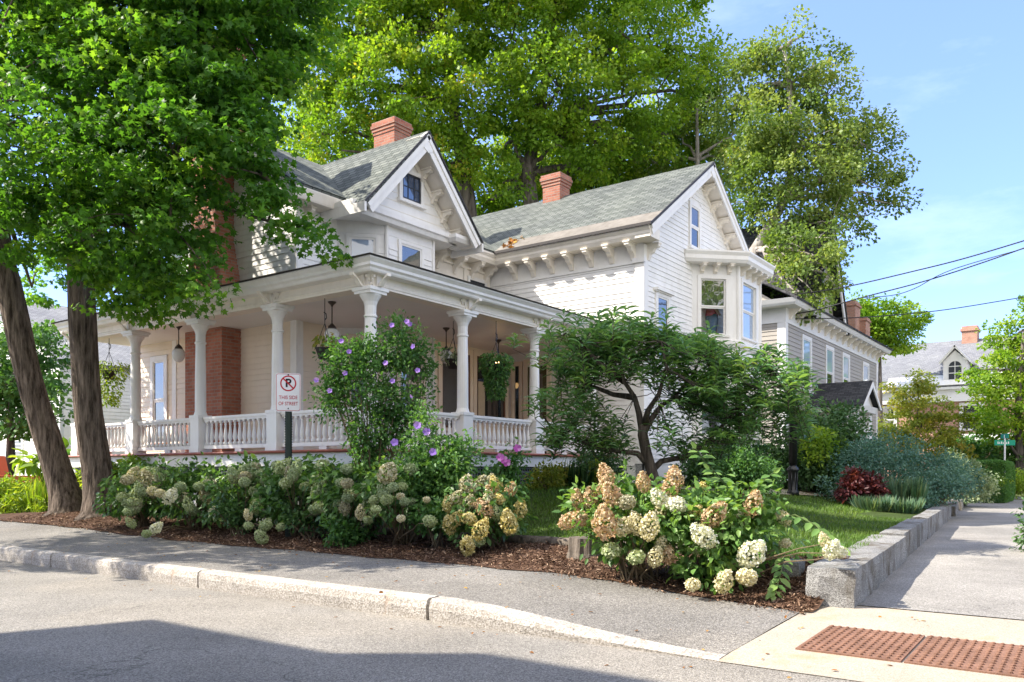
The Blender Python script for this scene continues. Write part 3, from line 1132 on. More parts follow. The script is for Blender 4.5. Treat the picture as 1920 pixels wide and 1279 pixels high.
def window(par, W, u0, u1, z0, z1, glz='glass', frame='white', sash='white', split=True, muntin=(0, 0), hood=False, sill=True, case=.11, low=None, out_=.05, curtain=None, blind=None):
    m = MB()
    for (a, b, c, d) in ((u0 - case, u0, z0 - .02, z1 + case), (u1, u1 + case, z0 - .02, z1 + case), (u0, u1, z1, z1 + case)):
        m.wbox(W, a, b, 0, out_, c, d)
    if hood:
        m.wbox(W, u0 - case - .08, u1 + case + .08, 0, .14, z1 + case, z1 + case + .06)
        m.wbox(W, u0 - case - .04, u1 + case + .04, 0, .09, z1 + case - .03, z1 + case)
    wo = part('window', m, MT[frame], par)
    if sill:
        part('sill', MB().wbox(W, u0 - case - .04, u1 + case + .04, 0, .10, z0 - .09, z0 - .02), MT[frame], wo)
    zm = (z0 + z1) / 2 if split else None
    fr = .045
    cells = [(z0, zm, .022), (zm, z1, .034)] if split else [(z0, z1, .03)]
    for i, (a, b, o) in enumerate(cells):
        sm = MB()
        sm.wbox(W, u0, u0 + fr, 0, o, a, b).wbox(W, u1 - fr, u1, 0, o, a, b).wbox(W, u0 + fr, u1 - fr, 0, o - .002, a, a + fr).wbox(W, u0 + fr, u1 - fr, 0, o - .002, b - fr, b)
        nxm, nzm = muntin
        for k in range(nxm):
            x = u0 + (u1 - u0) * (k + 1) / (nxm + 1)
            sm.wbox(W, x - .012, x + .012, 0, o - .005, a + fr, b - fr)
        for k in range(nzm):
            z = a + (b - a) * (k + 1) / (nzm + 1)
            sm.wbox(W, u0 + fr, u1 - fr, 0, o - .008, z - .012, z + .012)
        part('sash', sm, MT[sash], wo)
        gm = MB()
        P = W.p
        gm.add([P(u0 + fr, o - .016, a + fr), P(u1 - fr, o - .016, a + fr), P(u1 - fr, o - .016, b - fr), P(u0 + fr, o - .016, b - fr)], [(0, 1, 2, 3)])
        part('pane', gm, MT[low if (low and i == 0 and split) else glz], wo)
    return wo


def bracket_mb(out=.42, h=.40, wd_=.12):
    """scrolled eaves bracket: plan origin at the wall, top at z=0, projecting along -Y"""
    pr = [(0, 0), (out, 0), (out, -.09), (out - .05, -.13), (out - .11, -.12), (out - .15, -.15), (out - .19, -.21), (.13, -.26), (.09, -h + .06), (.06, -h), (0, -h)]
    m = MB()
    m.extrude([Vector((-wd_ / 2, -x, z)) for x, z in pr], (wd_, 0, 0))
    m.extrude([Vector((-wd_ / 2 - .03, -x, z)) for x, z in [(0, 0), (out + .02, 0), (out + .02, -.035), (0, -.035)]], (wd_ + .06, 0, 0))
    return m


def local(name, mb, mat, smooth=False):
    me = mesh(name, mb, mat, Vector((0, 0, 0)), smooth)
    return me


def place(name, me, par, loc, rotz=0, scale=(1, 1, 1), rot=None):
    o = bpy.data.objects.new(name, me)
    link(o)
    loc = Vector(loc)
    WLD[o.name] = loc
    o.parent = par
    o.location = loc - (WLD[par.name] if par is not None else Vector((0, 0, 0)))
    o.rotation_euler = rot or (0, 0, rotz)
    o.scale = scale
    return o


RZ = {'-y': 0, '-x': -math.pi / 2, '+x': math.pi / 2, '+y': math.pi}

# ------------------------------------------------------------------ the white house
H = thing('white_house', (14, 14, 1.0), 'white clapboard corner house with a deep wraparound porch and grey shingled gables', 'house')
XP, YP, SP = 9.91, 10.17, 2.46            # porch corner column, column spacing
X0, Y0, X1, Y1 = 11.4, 13.9, 18.1, 9.2    # main body and wing wall planes
FL = 1.79
br_eave = local('bracket', bracket_mb(), MT['trim'])
br_small = local('bracket', bracket_mb(.28, .30, .10), MT['trim'])
RS = .655                                  # main roof slope
mainW = Wall((X0, 20.4), (X0, Y0))         # u 0 at Y=20.4
RIDGE_Y, RIDGE_Z = 16.24, 9.2


def main_lim(z):
    if z <= 7.0:
        return (1.8, mainW.L)
    hw = (RIDGE_Z - .12 - z) / RS
    return (20.4 - RIDGE_Y - hw, 20.4 - RIDGE_Y + hw)


# main body, street side
mb = MB()
backing(mb, mainW, 0, mainW.L, .9, 5.2)
backing(mb, mainW, 0, mainW.L, 5.2, 9.05, main_lim)
clap(mb, mainW, 0, mainW.L - .16, 5.2, 9.0, lim=main_lim)
part('wall', mb, MT['siding'], H)
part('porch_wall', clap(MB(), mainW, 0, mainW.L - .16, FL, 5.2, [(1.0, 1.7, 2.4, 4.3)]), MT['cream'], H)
window(H, mainW, 1.08, 1.58, 2.2, 4.15, 'glassmid', case=.12)
part('corner_board', MB().wbox(mainW, mainW.L - .17, mainW.L + .025, -.02, .03, FL, 7.0), MT['white'], H)
part('corner_board', MB().wbox(mainW, 1.9, 2.07, -.02, .028, FL, 5.0), MT['white'], H)
# main body, side towards the porch: left of the bay and right of it
sideL = Wall((X0, Y0), (12.5, Y0))
sideR = Wall((15.62, Y0), (X1, Y0))
mb = MB()
backing(mb, sideL, 0.0, sideL.L, .9, 7.1)
clap(mb, sideL, .14, .62, 4.7, 6.75)
mb.wbox(sideL, .62, sideL.L, 0, .022, 4.7, 6.75)
mb.wbox(sideL, .0, sideL.L, 0, .03, 6.75, 7.1)
part('wall', mb, MT['siding'], H)
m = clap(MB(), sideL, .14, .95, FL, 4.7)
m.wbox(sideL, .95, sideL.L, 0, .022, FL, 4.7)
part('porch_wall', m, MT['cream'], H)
part('corner_board', MB().wbox(sideL, .0, .15, 0, .03, FL, 6.75), MT['white'], H)
mb = MB()
backing(mb, sideR, 0, sideR.L, 4.4, 7.1)
clap(mb, sideR, 0, sideR.L, 5.0, 6.0, [(1.5, 2.2, 5.0, 6.7)])
part('wall', mb, MT['siding'], H)
mb = MB()
mb.wbox(sideR, 0, sideR.L, 0, .006, 6.0, 7.1)
mb.wbox(sideR, 0, sideR.L, 0, .06, 6.80, 6.86)
mb.wbox(sideR, 1.30, 1.42, 0, .05, 5.0, 6.8)
mb.wbox(sideR, 2.30, 2.42, 0, .05, 5.0, 6.8)
part('frieze', mb, MT['trim'], H)
window(H, sideR, 1.55, 2.2, 5.45, 6.55, 'glass', sash='sashdark', muntin=(2, 1), split=False, case=.09)
# porch-level wall with the big windows
vest = Wall((15.62, 13.28), (X1, 13.28))
mb = MB()
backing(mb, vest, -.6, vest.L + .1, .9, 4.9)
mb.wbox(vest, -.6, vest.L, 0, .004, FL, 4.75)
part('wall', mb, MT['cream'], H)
window(H, vest, -.30, .78, 2.5, 4.38, 'glass', 'cream', 'wood', split=False, case=.13)
wv = window(H, vest, 1.06, 2.30, 2.8, 4.40, 'glass', 'cream', 'wood', split=False, case=.13)
part('curtain', MB().wbox(vest, 1.14, 1.42, .016, .024, 2.85, 3.75), MT['curtain'], wv)
# two-storey bay under the front gable
bay = [(12.5, Y0), (13.28, 13.12), (14.84, 13.12), (15.62, Y0)]
mb = MB()
for a, b in zip(bay, bay[1:]):
    W = Wall(a, b)
    backing(mb, W, 0, W.L, .9, 6.98, th=.08)
    mb.wbox(W, 0, W.L, 0, .012, 6.72, 6.98)
part('wall', mb, MT['gable'], H)
bw = [Wall(a, b) for a, b in zip(bay, bay[1:])]
for W, a, b, z1 in ((bw[0], .02, .2, 6.4), (bw[0], .93, bw[0].L - .04, 6.4), (bw[1], .07, .34, 6.55), (bw[1], 1.22, 1.5, 6.55)):
    part('siding', clap(MB(), W, a, b, FL, z1), MT['siding'], H)
mb = MB()
for x, y in bay[1:3]:
    mb.lathe([(.05, FL), (.05, 6.98)], (x, y, 0), 8)
part('corner_board', mb, MT['white'], H)
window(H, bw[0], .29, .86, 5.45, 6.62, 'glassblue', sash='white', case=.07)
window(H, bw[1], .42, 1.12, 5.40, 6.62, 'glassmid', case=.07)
window(H, bw[0], .28, .88, 2.6, 4.35, 'glass', 'cream', 'cream')
window(H, bw[1], .40, 1.16, 2.6, 4.35, 'glass', 'cream', 'cream')
# front gable
GX, GZ = 14.0, 9.14
GS = 2.09 / 1.95
gab = Wall((12.38, 13.05), (15.68, 13.05))
gl = lambda z: (GX - 12.38 - (GZ - .18 - z) / GS, GX - 12.38 + (GZ - .18 - z) / GS)
mb = MB()
backing(mb, gab, 0, gab.L, 6.98, 8.95, lambda z: (max(0, gl(z)[0]), min(gab.L, gl(z)[1])), th=.85)
part('gable_wall', mb, MT['gable'], H)
mb = MB()
for (u, z) in ((.9, 7.35), (1.9, 7.9)):
    pass
for k, z in enumerate(lin(7.3, 8.7, 7)):
    a, b = gl(z)
    mb.wbox(gab, max(0, a), min(gab.L, b), 0, .008, z, z + .012)
# inner rake trim
for sgn in (-1, 1):
    p = Vector((GX + sgn * .12, 13.03, GZ - .62))
    q = Vector((GX + sgn * 1.25, 13.03, GZ - .62 - 1.13 * GS))
    mb.bar(p, q, .10, .05, (0, -1, 0))
part('gable_trim', mb, MT['trim'], H)
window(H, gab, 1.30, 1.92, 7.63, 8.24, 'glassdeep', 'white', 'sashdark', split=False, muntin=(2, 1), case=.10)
# cornice of the gable foot
mb = MB()
pth = [(12.1, 13.6), (12.1, 12.95), (15.2, 12.95)]
mb.sweep(pth, [(-.3, 6.92), (.02, 6.92), (.06, 7.0), (.10, 7.03), (.10, 7.14), (-.3, 7.14)])
mb.sweep([(15.2, 12.9), (15.2, 12.72), (15.95, 12.72), (15.95, 13.3)], [(-.3, 6.94), (.02, 6.94), (.08, 7.02), (.08, 7.10), (-.3, 7.10)])
part('cornice', mb, MT['white'], H)
# chimneys
mb = MB()
mb.box(10.9, X0 + .3, 15.8, 17.2, .8, 5.6)
mb.extrude([(10.9, 15.8, 5.6), (10.9, 17.2, 5.6), (10.9, 16.95, 6.6), (10.9, 16.05, 6.6)], (.8, 0, 0))
mb.box(10.9, X0 + .3, 16.05, 16.95, 6.6, 10.9)
mb.box(10.84, X0 + .36, 15.99, 17.01, 10.9, 11.15)
part('chimney', mb, MT['brick3'], H)
roofm = MB()


def flared_chimney(x, y, w_, d_, z0, z1):
    m = MB()
    m.box(x, x + w_, y, y + d_, z0, z1 - .36)
    for k, e in enumerate((.02, .045, .07, .045)):
        m.box(x - e, x + w_ + e, y - e, y + d_ + e, z1 - .36 + k * .09, z1 - .27 + k * .09)
    return m


# roofs (slabs of shingles)
main_roof = MB()
ez = RIDGE_Z - RS * (RIDGE_Y - 13.35)
main_roof.slab([(10.85, 13.35, ez), (20.5, 13.35, ez), (20.5, RIDGE_Y, RIDGE_Z), (10.85, RIDGE_Y, RIDGE_Z)], .08)
main_roof.slab([(10.85, RIDGE_Y, RIDGE_Z), (20.5, RIDGE_Y, RIDGE_Z), (20.5, 19.1, ez), (10.85, 19.1, ez)], .08)
r_main = part('roof', main_roof, MT['shingle'], H)
WX, WZ, WS = 21.42, 9.88, .678
wing_roof = MB()
wz = WZ - WS * (WX - 17.6)
wing_roof.slab([(17.6, 20, wz), (17.6, 8.75, wz), (WX, 8.75, WZ), (WX, 20, WZ)], .08)
wing_roof.slab([(WX, 20, WZ), (WX, 8.75, WZ), (WX + (WX - 17.6), 8.75, wz), (WX + (WX - 17.6), 20, wz)], .08)
r_wing = part('roof', wing_roof, MT['shingle'], H)
m = MB()
m.slab([(17.57, 13.4, wz + .008 - .02), (17.57, 8.73, wz + .008 - .02), (18.2, 8.73, wz + .42), (18.2, 13.4, wz + .42)], .012)
part('eave_strip', m, MT['membrane'], r_wing)
m = MB()
m.bar((17.55, 13.4, wz - .03), (17.55, 8.72, wz - .03), .03, .07)
m.bar((17.58, 8.735, wz - .03), (WX, 8.735, WZ - .045), .02, .05)
part('drip_edge', m, MT['edge'], r_wing)
gab_roof = MB()
gz0 = GZ - GS * 1.95
gab_roof.slab([(12.05, 16.3, gz0), (12.05, 12.5, gz0), (GX, 12.5, GZ), (GX, 16.3, GZ)], .07)
gab_roof.slab([(GX, 16.3, GZ), (GX, 12.5, GZ), (15.95, 12.5, gz0), (15.95, 16.3, gz0)], .07)
r_gab = part('roof', gab_roof, MT['shingle'], H)
m = MB()
m.bar((12.02, 12.485, gz0 - .03), (GX, 12.485, GZ - .03), .02, .035)
m.bar((15.98, 12.485, gz0 - .03), (GX, 12.485, GZ - .03), .02, .035)
part('drip_edge', m, MT['edge'], r_gab)
part('chimney', flared_chimney(16.7, 16.2, .62, .8, 8.4, 11.33), MT['brick'], r_main)
part('chimney', flared_chimney(21.12, 13.55, .56, .62, 9.0, 10.52), MT['brick'], r_wing)
# maple leaves caught in the valley
n = 34
P = np.stack([18.0 + RNG.normal(size=n) * .2, 13.05 + RNG.normal(size=n) * .14, np.zeros(n)], 1)
P[:, 2] = wz + WS * (P[:, 0] - 17.6) + .03
lo = leaf_obj('fallen_leaves', None, P, RNG.normal(size=(n, 3)), RNG.normal(size=(n, 3)) * .4 + [0, 0, 1], .12, MAPLE, RNG.random(n), MT['litter'])
tag(lo, 'orange dry leaves caught in the roof valley', 'leaves', kind='stuff')


# rake boards, soffits under the gables
def rake(par, x0, z0, x1, z1, y, yw_, mat):
    """barge board along a rake at y, and its soffit back to the wall yw_"""
    m = MB()
    nx = Vector((x1 - x0, 0, z1 - z0)).normalized()
    dn = Vector((nx.z, 0, -nx.x))
    if dn.z > 0: dn = -dn
    a, b = Vector((x0, y, z0)), Vector((x1, y, z1))
    m.extrude([a + dn * .07, b + dn * .07, b + dn * .30, a + dn * .30], (0, .045, 0))
    m.extrude([a + dn * .07 - Vector((0, .03, 0)), b + dn * .07 - Vector((0, .03, 0)), b + dn * .16 - Vector((0, .03, 0)), a + dn * .16 - Vector((0, .03, 0))], (0, .03, 0))
    part('barge_board', m, mat, par)
    m = MB()
    c, d = Vector((x0, yw_, z0)), Vector((x1, yw_, z1))
    m.extrude([a + dn * .21 + Vector((0, .045, 0)), b + dn * .21 + Vector((0, .045, 0)), d + dn * .21, c + dn * .21], dn * .02)
    part('soffit', m, MT['trim'], par)


rake(H, 12.05, gz0, GX, GZ, 12.52, 13.05, MT['white'])
rake(H, 15.95, gz0, GX, GZ, 12.52, 13.05, MT['white'])
for (x, z, y, s_) in ((GX, GZ, 12.505, GS), (WX, WZ, 8.755, WS)):
    m = MB()
    m.extrude([(x - .26, y, z - .09 - .26 * s_), (x + .26, y, z - .09 - .26 * s_), (x, y, z - .085)], (0, .05, 0))
    m.extrude([(x - .26, y, z - .09 - .26 * s_), (x, y, z - .40 - .1 * s_), (x + .26, y, z - .09 - .26 * s_)], (0, .05, 0))
    part('apex_board', m, MT['white'], H)
m = MB()
m.box(12.0, 12.06, 12.49, 13.85, gz0 - .24, gz0 - .03)
part('fascia', m, MT['white'], H)
m = MB()
m.box(15.94, 16.0, 12.49, 13.5, gz0 - .24, gz0 - .03)
part('fascia', m, MT['white'], H)
rake(H, 17.6, wz, WX, WZ, 8.77, 9.2, MT['white'])
rake(H, 2 * WX - 17.6, wz, WX, WZ, 8.77, 9.2, MT['white'])
for sgn in (-1, 1):
    for t in (.2, .42, .62, .82):
        x = GX + sgn * 1.75 * t
        place('bracket', br_small, H, (x, 13.05, GZ - GS * 1.75 * t - .32), RZ['-y'], (1.2, 1.2, .9))
    for t in (.1, .24, .38, .52, .66, .80):
        x = WX + sgn * 3.6 * t
        place('bracket', br_small, H, (x, 9.2, WZ - WS * 3.6 * t - .26), RZ['-y'], (1.4, 1.3, .9))
# eaves of the main body and wing
m = MB()
m.sweep([(10.95, 13.42), (12.3, 13.42)], [(-.55, 7.02), (-.02, 7.02), (0.0, 7.06), (.05, 7.22), (.05, ez - .06), (-.55, ez - .06)])
part('cornice', m, MT['trim'], H)
m = MB()
m.sweep([(15.7, 13.42), (17.68, 13.42), (17.68, 8.80)], [(-.5, 6.98), (-.02, 6.98), (0.0, 7.02), (.03, 7.07), (.03, 7.13), (.085, 7.2), (.085, wz - .05), (-.5, wz - .05)])
part('cornice', m, MT['trim'], H)
m = MB()
m.extrude([(17.66, 8.80, 6.985), (18.7, 9.2, 6.985), (17.66, 9.2, 6.985)], (0, 0, .12))
part('soffit', m, MT['trim'], H)
for y in lin(9.45, 13.0, 6):
    place('bracket', br_eave, H, (X1, y, 6.98), RZ['-x'])
for x in (15.85, 16.55, 17.25, 17.85):
    place('bracket', br_eave, H, (x, Y0, 6.98), RZ['-y'])
place('bracket', br_eave, H, (18.3, Y1, 6.98), RZ['-y'], (1, .8, 1))
for x in (11.62, 12.2):
    place('bracket', br_small, H, (x, Y0, 7.02), RZ['-y'])
# ------------------------------------------------------------------ wing
wingW = Wall((X1, 20), (X1, Y1))
mb = MB()
yu = lambda y: 20 - y
backing(mb, wingW, 0, wingW.L, .9, 7.05)
clap(mb, wingW, yu(13.9), yu(9.42), 4.95, 6.55)
clap(mb, wingW, yu(13.3), yu(9.42), 1.55, 4.95, [(yu(13.2), yu(11.75), 1.5, 4.5)])
mb.wbox(wingW, yu(13.9), yu(9.2), 0, .028, 6.55, 7.05)
mb.wbox(wingW, yu(13.9), yu(9.2), 0, .045, 6.50, 6.56)
part('wall', mb, MT['siding'], H)
m = MB()
m.wbox(wingW, yu(9.42), yu(9.2) + .03, 0, .035, 1.6, 6.55)
m.wbox(wingW, yu(9.47), yu(9.2) + .07, .0, .08, 6.5, 6.62)
part('corner_board', m, MT['white'], H)
window(H, wingW, yu(13.08), yu(12.86), 2.6, 4.3, 'glass', 'cream', 'cream', split=False, case=.07)
m = MB()
m.wbox(wingW, yu(12.72), yu(12.6), 0, .07, FL, 4.25).wbox(wingW, yu(11.98), yu(11.86), 0, .07, FL, 4.25).wbox(wingW, yu(12.72), yu(11.86), 0, .075, 4.25, 4.4)
dr = part('door', m, MT['cream'], H)
m = MB()
m.wbox(wingW, yu(12.6), yu(12.46), 0, .04, FL, 4.2).wbox(wingW, yu(12.12), yu(11.98), 0, .04, FL, 4.2).wbox(wingW, yu(12.46), yu(12.12), 0, .04, FL, 2.4).wbox(wingW, yu(12.46), yu(12.12), 0, .04, 4.0, 4.2)
part('door_leaf', m, MT['door'], dr)
part('pane', MB().wbox(wingW, yu(12.46), yu(12.12), 0, .02, 2.4, 4.0), MT['glass'], dr)
part('handle', MB().lathe([(.02, 0), (.03, .03), (.02, .06)], wingW.p(yu(12.09), .07, 2.75), 8), MT['bronze'], dr)
wf = Wall((X1, Y1), (24.75, Y1))
wl_ = lambda z: (max(0, WX - X1 - (WZ - .14 - z) / WS), min(6.65, WX - X1 + (WZ - .14 - z) / WS))
mb = MB()
backing(mb, wf, 0, wf.L, .9, 7.0)
backing(mb, wf, 0, wf.L, 7.0, 9.7, wl_)
clap(mb, wf, .2, wf.L, 1.6, 9.62, [(.62, 1.42, 4.2, 5.95), (2.62, 3.42, 7.4, 8.78)], lambda z: (0, 6.65) if z < 7 else wl_(z))
part('wall', mb, MT['siding'], H)
part('corner_board', MB().wbox(wf, -.03, .2, 0, .035, 1.6, 6.95), MT['white'], H)
window(H, wf, .72, 1.32, 4.3, 5.82, 'glassmid', hood=True, case=.11)
window(H, wf, 2.74, 3.30, 7.52, 8.62, 'glass', sash='white', case=.09)
m = MB()
m.bar((18.1 + 2.56, 9.16, 8.74), (18.1 + 2.9, 9.16, 8.97), .05, .09, (0, -1, 0))
for sgn in (-1, 1):
    p = Vector((WX + sgn * .25, 9.165, WZ - .62)); q = Vector((WX + sgn * 2.6, 9.165, WZ - .62 - 2.35 * WS))
    m.bar(p, q, .09, .05, (0, -1, 0))
part('gable_trim', m, MT['trim'], H)
part('foundation', MB().wbox(wf, -.02, wf.L, -.2, -.03, .3, 1.6).wbox(wingW, yu(13.3), yu(9.2) + .02, -.2, -.03, .3, 1.6), MT['found'], H)
# bay on the wing
wb = [(20.95, Y1), (21.9, 8.25), (23.6, 8.25), (24.55, Y1)]
WB = [Wall(a, b) for a, b in zip(wb, wb[1:])]
openW = {0: (.26, .98), 1: (.30, 1.34), 2: (.26, .98)}
mb = MB()
for i, W in enumerate(WB):
    u0, u1 = openW[i]
    for (a, b, c, d) in ((0, u0, 4.95, 7.05), (u1, W.L, 4.95, 7.05), (u0, u1, 4.95, 5.15), (u0, u1, 6.66, 7.05)):
        mb.wbox(W, a, b, -.10, 0, c, d)
    mb.wbox(W, 0, W.L, -.1, 0, .9, 4.95)
part('wall', mb, MT['gable'], H)
for i, W in enumerate(WB):
    part('siding', clap(MB(), W, .02, W.L - .02, 1.6, 4.75, [(openW[i][0] - .14, openW[i][1] + .14, 2.3, 4.2)]), MT['siding'], H)
m = MB()
m.sweep(wb, [(-.05, 4.80), (.05, 4.80), (.09, 4.88), (.09, 4.98), (.03, 5.02), (-.05, 5.02)])
part('bay_sill', m, MT['white'], H)
m = MB()
for x, y in wb[1:3]:
    m.lathe([(.055, 1.6), (.055, 7.05)], (x, y, 0), 8)
part('corner_board', m, MT['white'], H)
# bay windows on the upper storey, set in their openings
for i, W in enumerate(WB[:2]):
    u0, u1 = openW[i]
    z0, z1 = 5.15, 6.66
    m = MB()
    for (a, b, c, d) in ((u0 - .09, u0, z0 - .02, z1 + .09), (u1, u1 + .09, z0 - .02, z1 + .09), (u0, u1, z1, z1 + .09)):
        m.wbox(W, a, b, .001, .03, c, d)
    wo = part('window', m, MT['white'], H)
    part('sill', MB().wbox(W, u0 - .1, u1 + .1, .0, .07, z0 - .07, z0 - .02), MT['white'], wo)
    zm = (z0 + z1) / 2
    for j, (a, b, o) in enumerate(((z0, zm, -.055), (zm, z1, -.035))):
        fr = .04
        sm = MB()
        sm.wbox(W, u0, u0 + fr, o - .03, o, a, b).wbox(W, u1 - fr, u1, o - .03, o, a, b).wbox(W, u0 + fr, u1 - fr, o - .03, o, a, a + fr).wbox(W, u0 + fr, u1 - fr, o - .03, o, b - fr, b)
        part('sash', sm, MT['white'], wo)
        g_ = MB().add([W.p(u0 + fr, o - .015, a + fr), W.p(u1 - fr, o - .015, a + fr), W.p(u1 - fr, o - .015, b - fr), W.p(u0 + fr, o - .015, b - fr)], [(0, 1, 2, 3)])
        part('pane', g_, MT['glasssee'] if (j == 0 and i == 0) else MT['glassmid' if i == 0 else 'glassblue'], wo)
m = MB()
m.sweep([(x, y) for x, y in ((20.5, Y1), (21.75, 7.95), (23.75, 7.95), (25.0, Y1))], [(-1.4, 7.04), (0, 7.04), (.03, 7.09), (.05, 7.12), (.05, 7.22), (.10, 7.3), (.10, 7.34), (-1.4, 7.5)])
part('bay_cornice', m, MT['white'], H)
for (x, y, r) in ((21.15, 9.0, -math.pi / 4), (21.42, 8.73, -math.pi / 4), (21.7, 8.45, -math.pi / 4), (22.1, 8.25, 0), (22.55, 8.25, 0), (23.0, 8.25, 0), (23.45, 8.25, 0)):
    place('bracket', br_small, H, (x, y, 7.04), r, (.9, 1, .8))
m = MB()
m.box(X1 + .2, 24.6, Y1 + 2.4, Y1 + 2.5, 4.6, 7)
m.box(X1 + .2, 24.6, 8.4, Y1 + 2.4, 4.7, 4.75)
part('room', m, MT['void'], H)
window(H, WB[0], .24, 1.0, 2.4, 4.1, 'glass', case=.1)
window(H, WB[1], .3, 1.34, 2.4, 4.1, 'glass', case=.1)

# ------------------------------------------------------------------ porch
A_end = X1
cols = [(XP, YP)] + [(XP + SP * k, YP) for k in (1, 2, 3)] + [(XP, YP + SP * k) for k in (1, 2, 3, 4)]
m = MB()
m.add([(XP - .2, YP - .2, FL), (A_end, YP - .2, FL), (A_end, 14.2, FL), (X0 + .1, 14.2, FL), (X0 + .1, 20.2, FL), (XP - .2, 20.2, FL)], [(0, 1, 2, 3, 4, 5)])
m.sweep([(XP, 20.2), (XP, YP), (A_end, YP)], [(.0, FL - .05), (.27, FL - .05), (.29, FL - .025), (.27, FL + .003), (.0, FL + .003)])
part('porch_floor', m, MT['deck'], H)
m = MB()
m.sweep([(XP, 20.15), (XP, YP), (A_end, YP)], [(.1, FL - .28), (.20, FL - .28), (.20, FL - .05), (.1, FL - .05)])
part('porch_skirt', m, MT['white'], H)
m = MB()
for k in range(115):
    x = XP + k * .085 - .15
    if x < A_end: m.box(x, x + .028, YP - .14, YP - .125, .7, FL - .28)
    y = YP + k * .085 - .1
    if y < 20.1: m.box(XP - .14, XP - .125, y, y + .028, .4, FL - .28)
for z in lin(1.0, 1.46, 6):
    m.box(XP - .15, A_end, YP - .152, YP - .14, z, z + .028)
    m.box(XP - .152, XP - .14, YP - .15, 20.1, z, z + .028)
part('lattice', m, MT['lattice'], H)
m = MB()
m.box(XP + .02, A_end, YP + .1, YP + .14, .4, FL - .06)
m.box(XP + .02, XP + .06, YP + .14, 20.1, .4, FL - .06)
part('porch_shade_board', m, MT['void'], H)  # black boards behind the lattice: under-porch shade put into their colour
for (x, y) in cols:
    pm = MB().box(x - .09 if y == YP else x - .16, x + .09 if y == YP else x - .1, y - .16 if y == YP else y - .09, y - .1 if y == YP else y + .09, .5, FL - .28)
    part('pier', pm, MT['greytrim'], H)
# columns
q8 = math.pi / 8
cm = MB()
sq = lambda h, z0, z1: cm.box(-h, h, -h, h, z0, z1)
sq(.145, 0, .70)
sq(.16, 0.0, .10)
sq(.16, .70, .76)
cm.lathe([(.14, .76), (.125, .80), (.112, .84), (.108, 1.6), (.098, 2.22), (.116, 2.23), (.116, 2.26), (.098, 2.27), (.10, 2.42), (.12, 2.49), (.15, 2.54), (.185, 2.59), (.185, 2.61)], (0, 0, 0), 16, q8)
sq(.195, 2.61, 2.66)
sq(.22, 2.66, 2.715)
colme = local('porch_column', cm, MT['white'])
for (x, y) in cols:
    place('porch_column', colme, H, (x, y, FL + .004))
# beam, soffit and crown
m = MB()
m.sweep([(XP, 20.2), (XP, YP), (A_end, YP)], [(-.14, 4.51), (.14, 4.51), (.14, 4.545), (.155, 4.55), (.155, 4.58), (.13, 4.60), (.13, 4.76), (-.14, 4.76)])
part('porch_beam', m, MT['trim'], H)
m = MB()
EV = [(XP, 20.3), (XP, YP), (16.98 + .0, YP)]
step_y = 9.52
EVP = [(XP, 20.3), (XP, YP), (17.43, YP), (17.43, step_y), (A_end + .35, step_y)]
m.sweep(EVP, [(.0, 4.715), (.33, 4.715), (.35, 4.74), (.36, 4.77), (.40, 4.80), (.40, 4.845), (.46, 4.90), (.46, 4.925), (.0, 4.925)])
part('porch_cornice', m, MT['white'], H)
m = MB()
e = .50
m.add([(XP - e, YP - e, 4.93), (17.0, YP - e, 4.93), (17.0, 13.95, 5.25), (X0 + .05, 13.95, 5.25), (X0 + .05, 20.4, 5.25), (XP - e, 20.4, 4.93),
       (17.0, step_y - e, 4.93), (A_end + .35, step_y - e, 4.93), (A_end + .35, 13.95, 5.25)],
      [(0, 1, 2, 3), (0, 3, 4, 5), (6, 7, 8, 2, 1)])
m.sweep([(XP, 20.4), (XP, YP), (17.47, YP), (17.47, step_y), (A_end + .35, step_y)], [(.3, 4.926), (e - .01, 4.926), (e, 4.945), (.3, 4.96)])
part('porch_roof', m, MT['edge'], H)
m = MB()
m.box(XP + .10, A_end + .02, YP + .1, 14.3, 4.60, 4.66)
m.box(XP + .10, X0 + .2, 14.3, 20.2, 4.60, 4.66)
part('porch_ceiling', m, MT['ceil'], H)
# scroll brackets over the capitals
sc = MB()
for s in (-1, 1):
    pts = [Vector((s * x, 0, z)) for x, z in ((.05, -.20), (.075, -.12), (.10, -.05), (.15, -.01), (.20, -.02), (.20, -.06), (.17, -.065))]
    for p, q in zip(pts, pts[1:]):
        sc.bar(p, q, .09, .045, (0, 1, 0))
sc.box(-.05, .05, -.06, .05, -.21, 0)
sc.extrude([(-.045, -.05, -.2), (-.045, -.30, -.0), (-.045, -.30, -.05), (-.045, -.2, -.1), (-.045, -.12, -.2)], (.09, 0, 0))
scm = local('scroll_bracket', sc, MT['trim'])
for (x, y) in cols:
    if y == YP:
        place('scroll_bracket', scm, H, (x, YP - .14, 4.715), 0)
    if x == XP:
        place('scroll_bracket', scm, H, (XP - .14, y, 4.715), RZ['-x'])
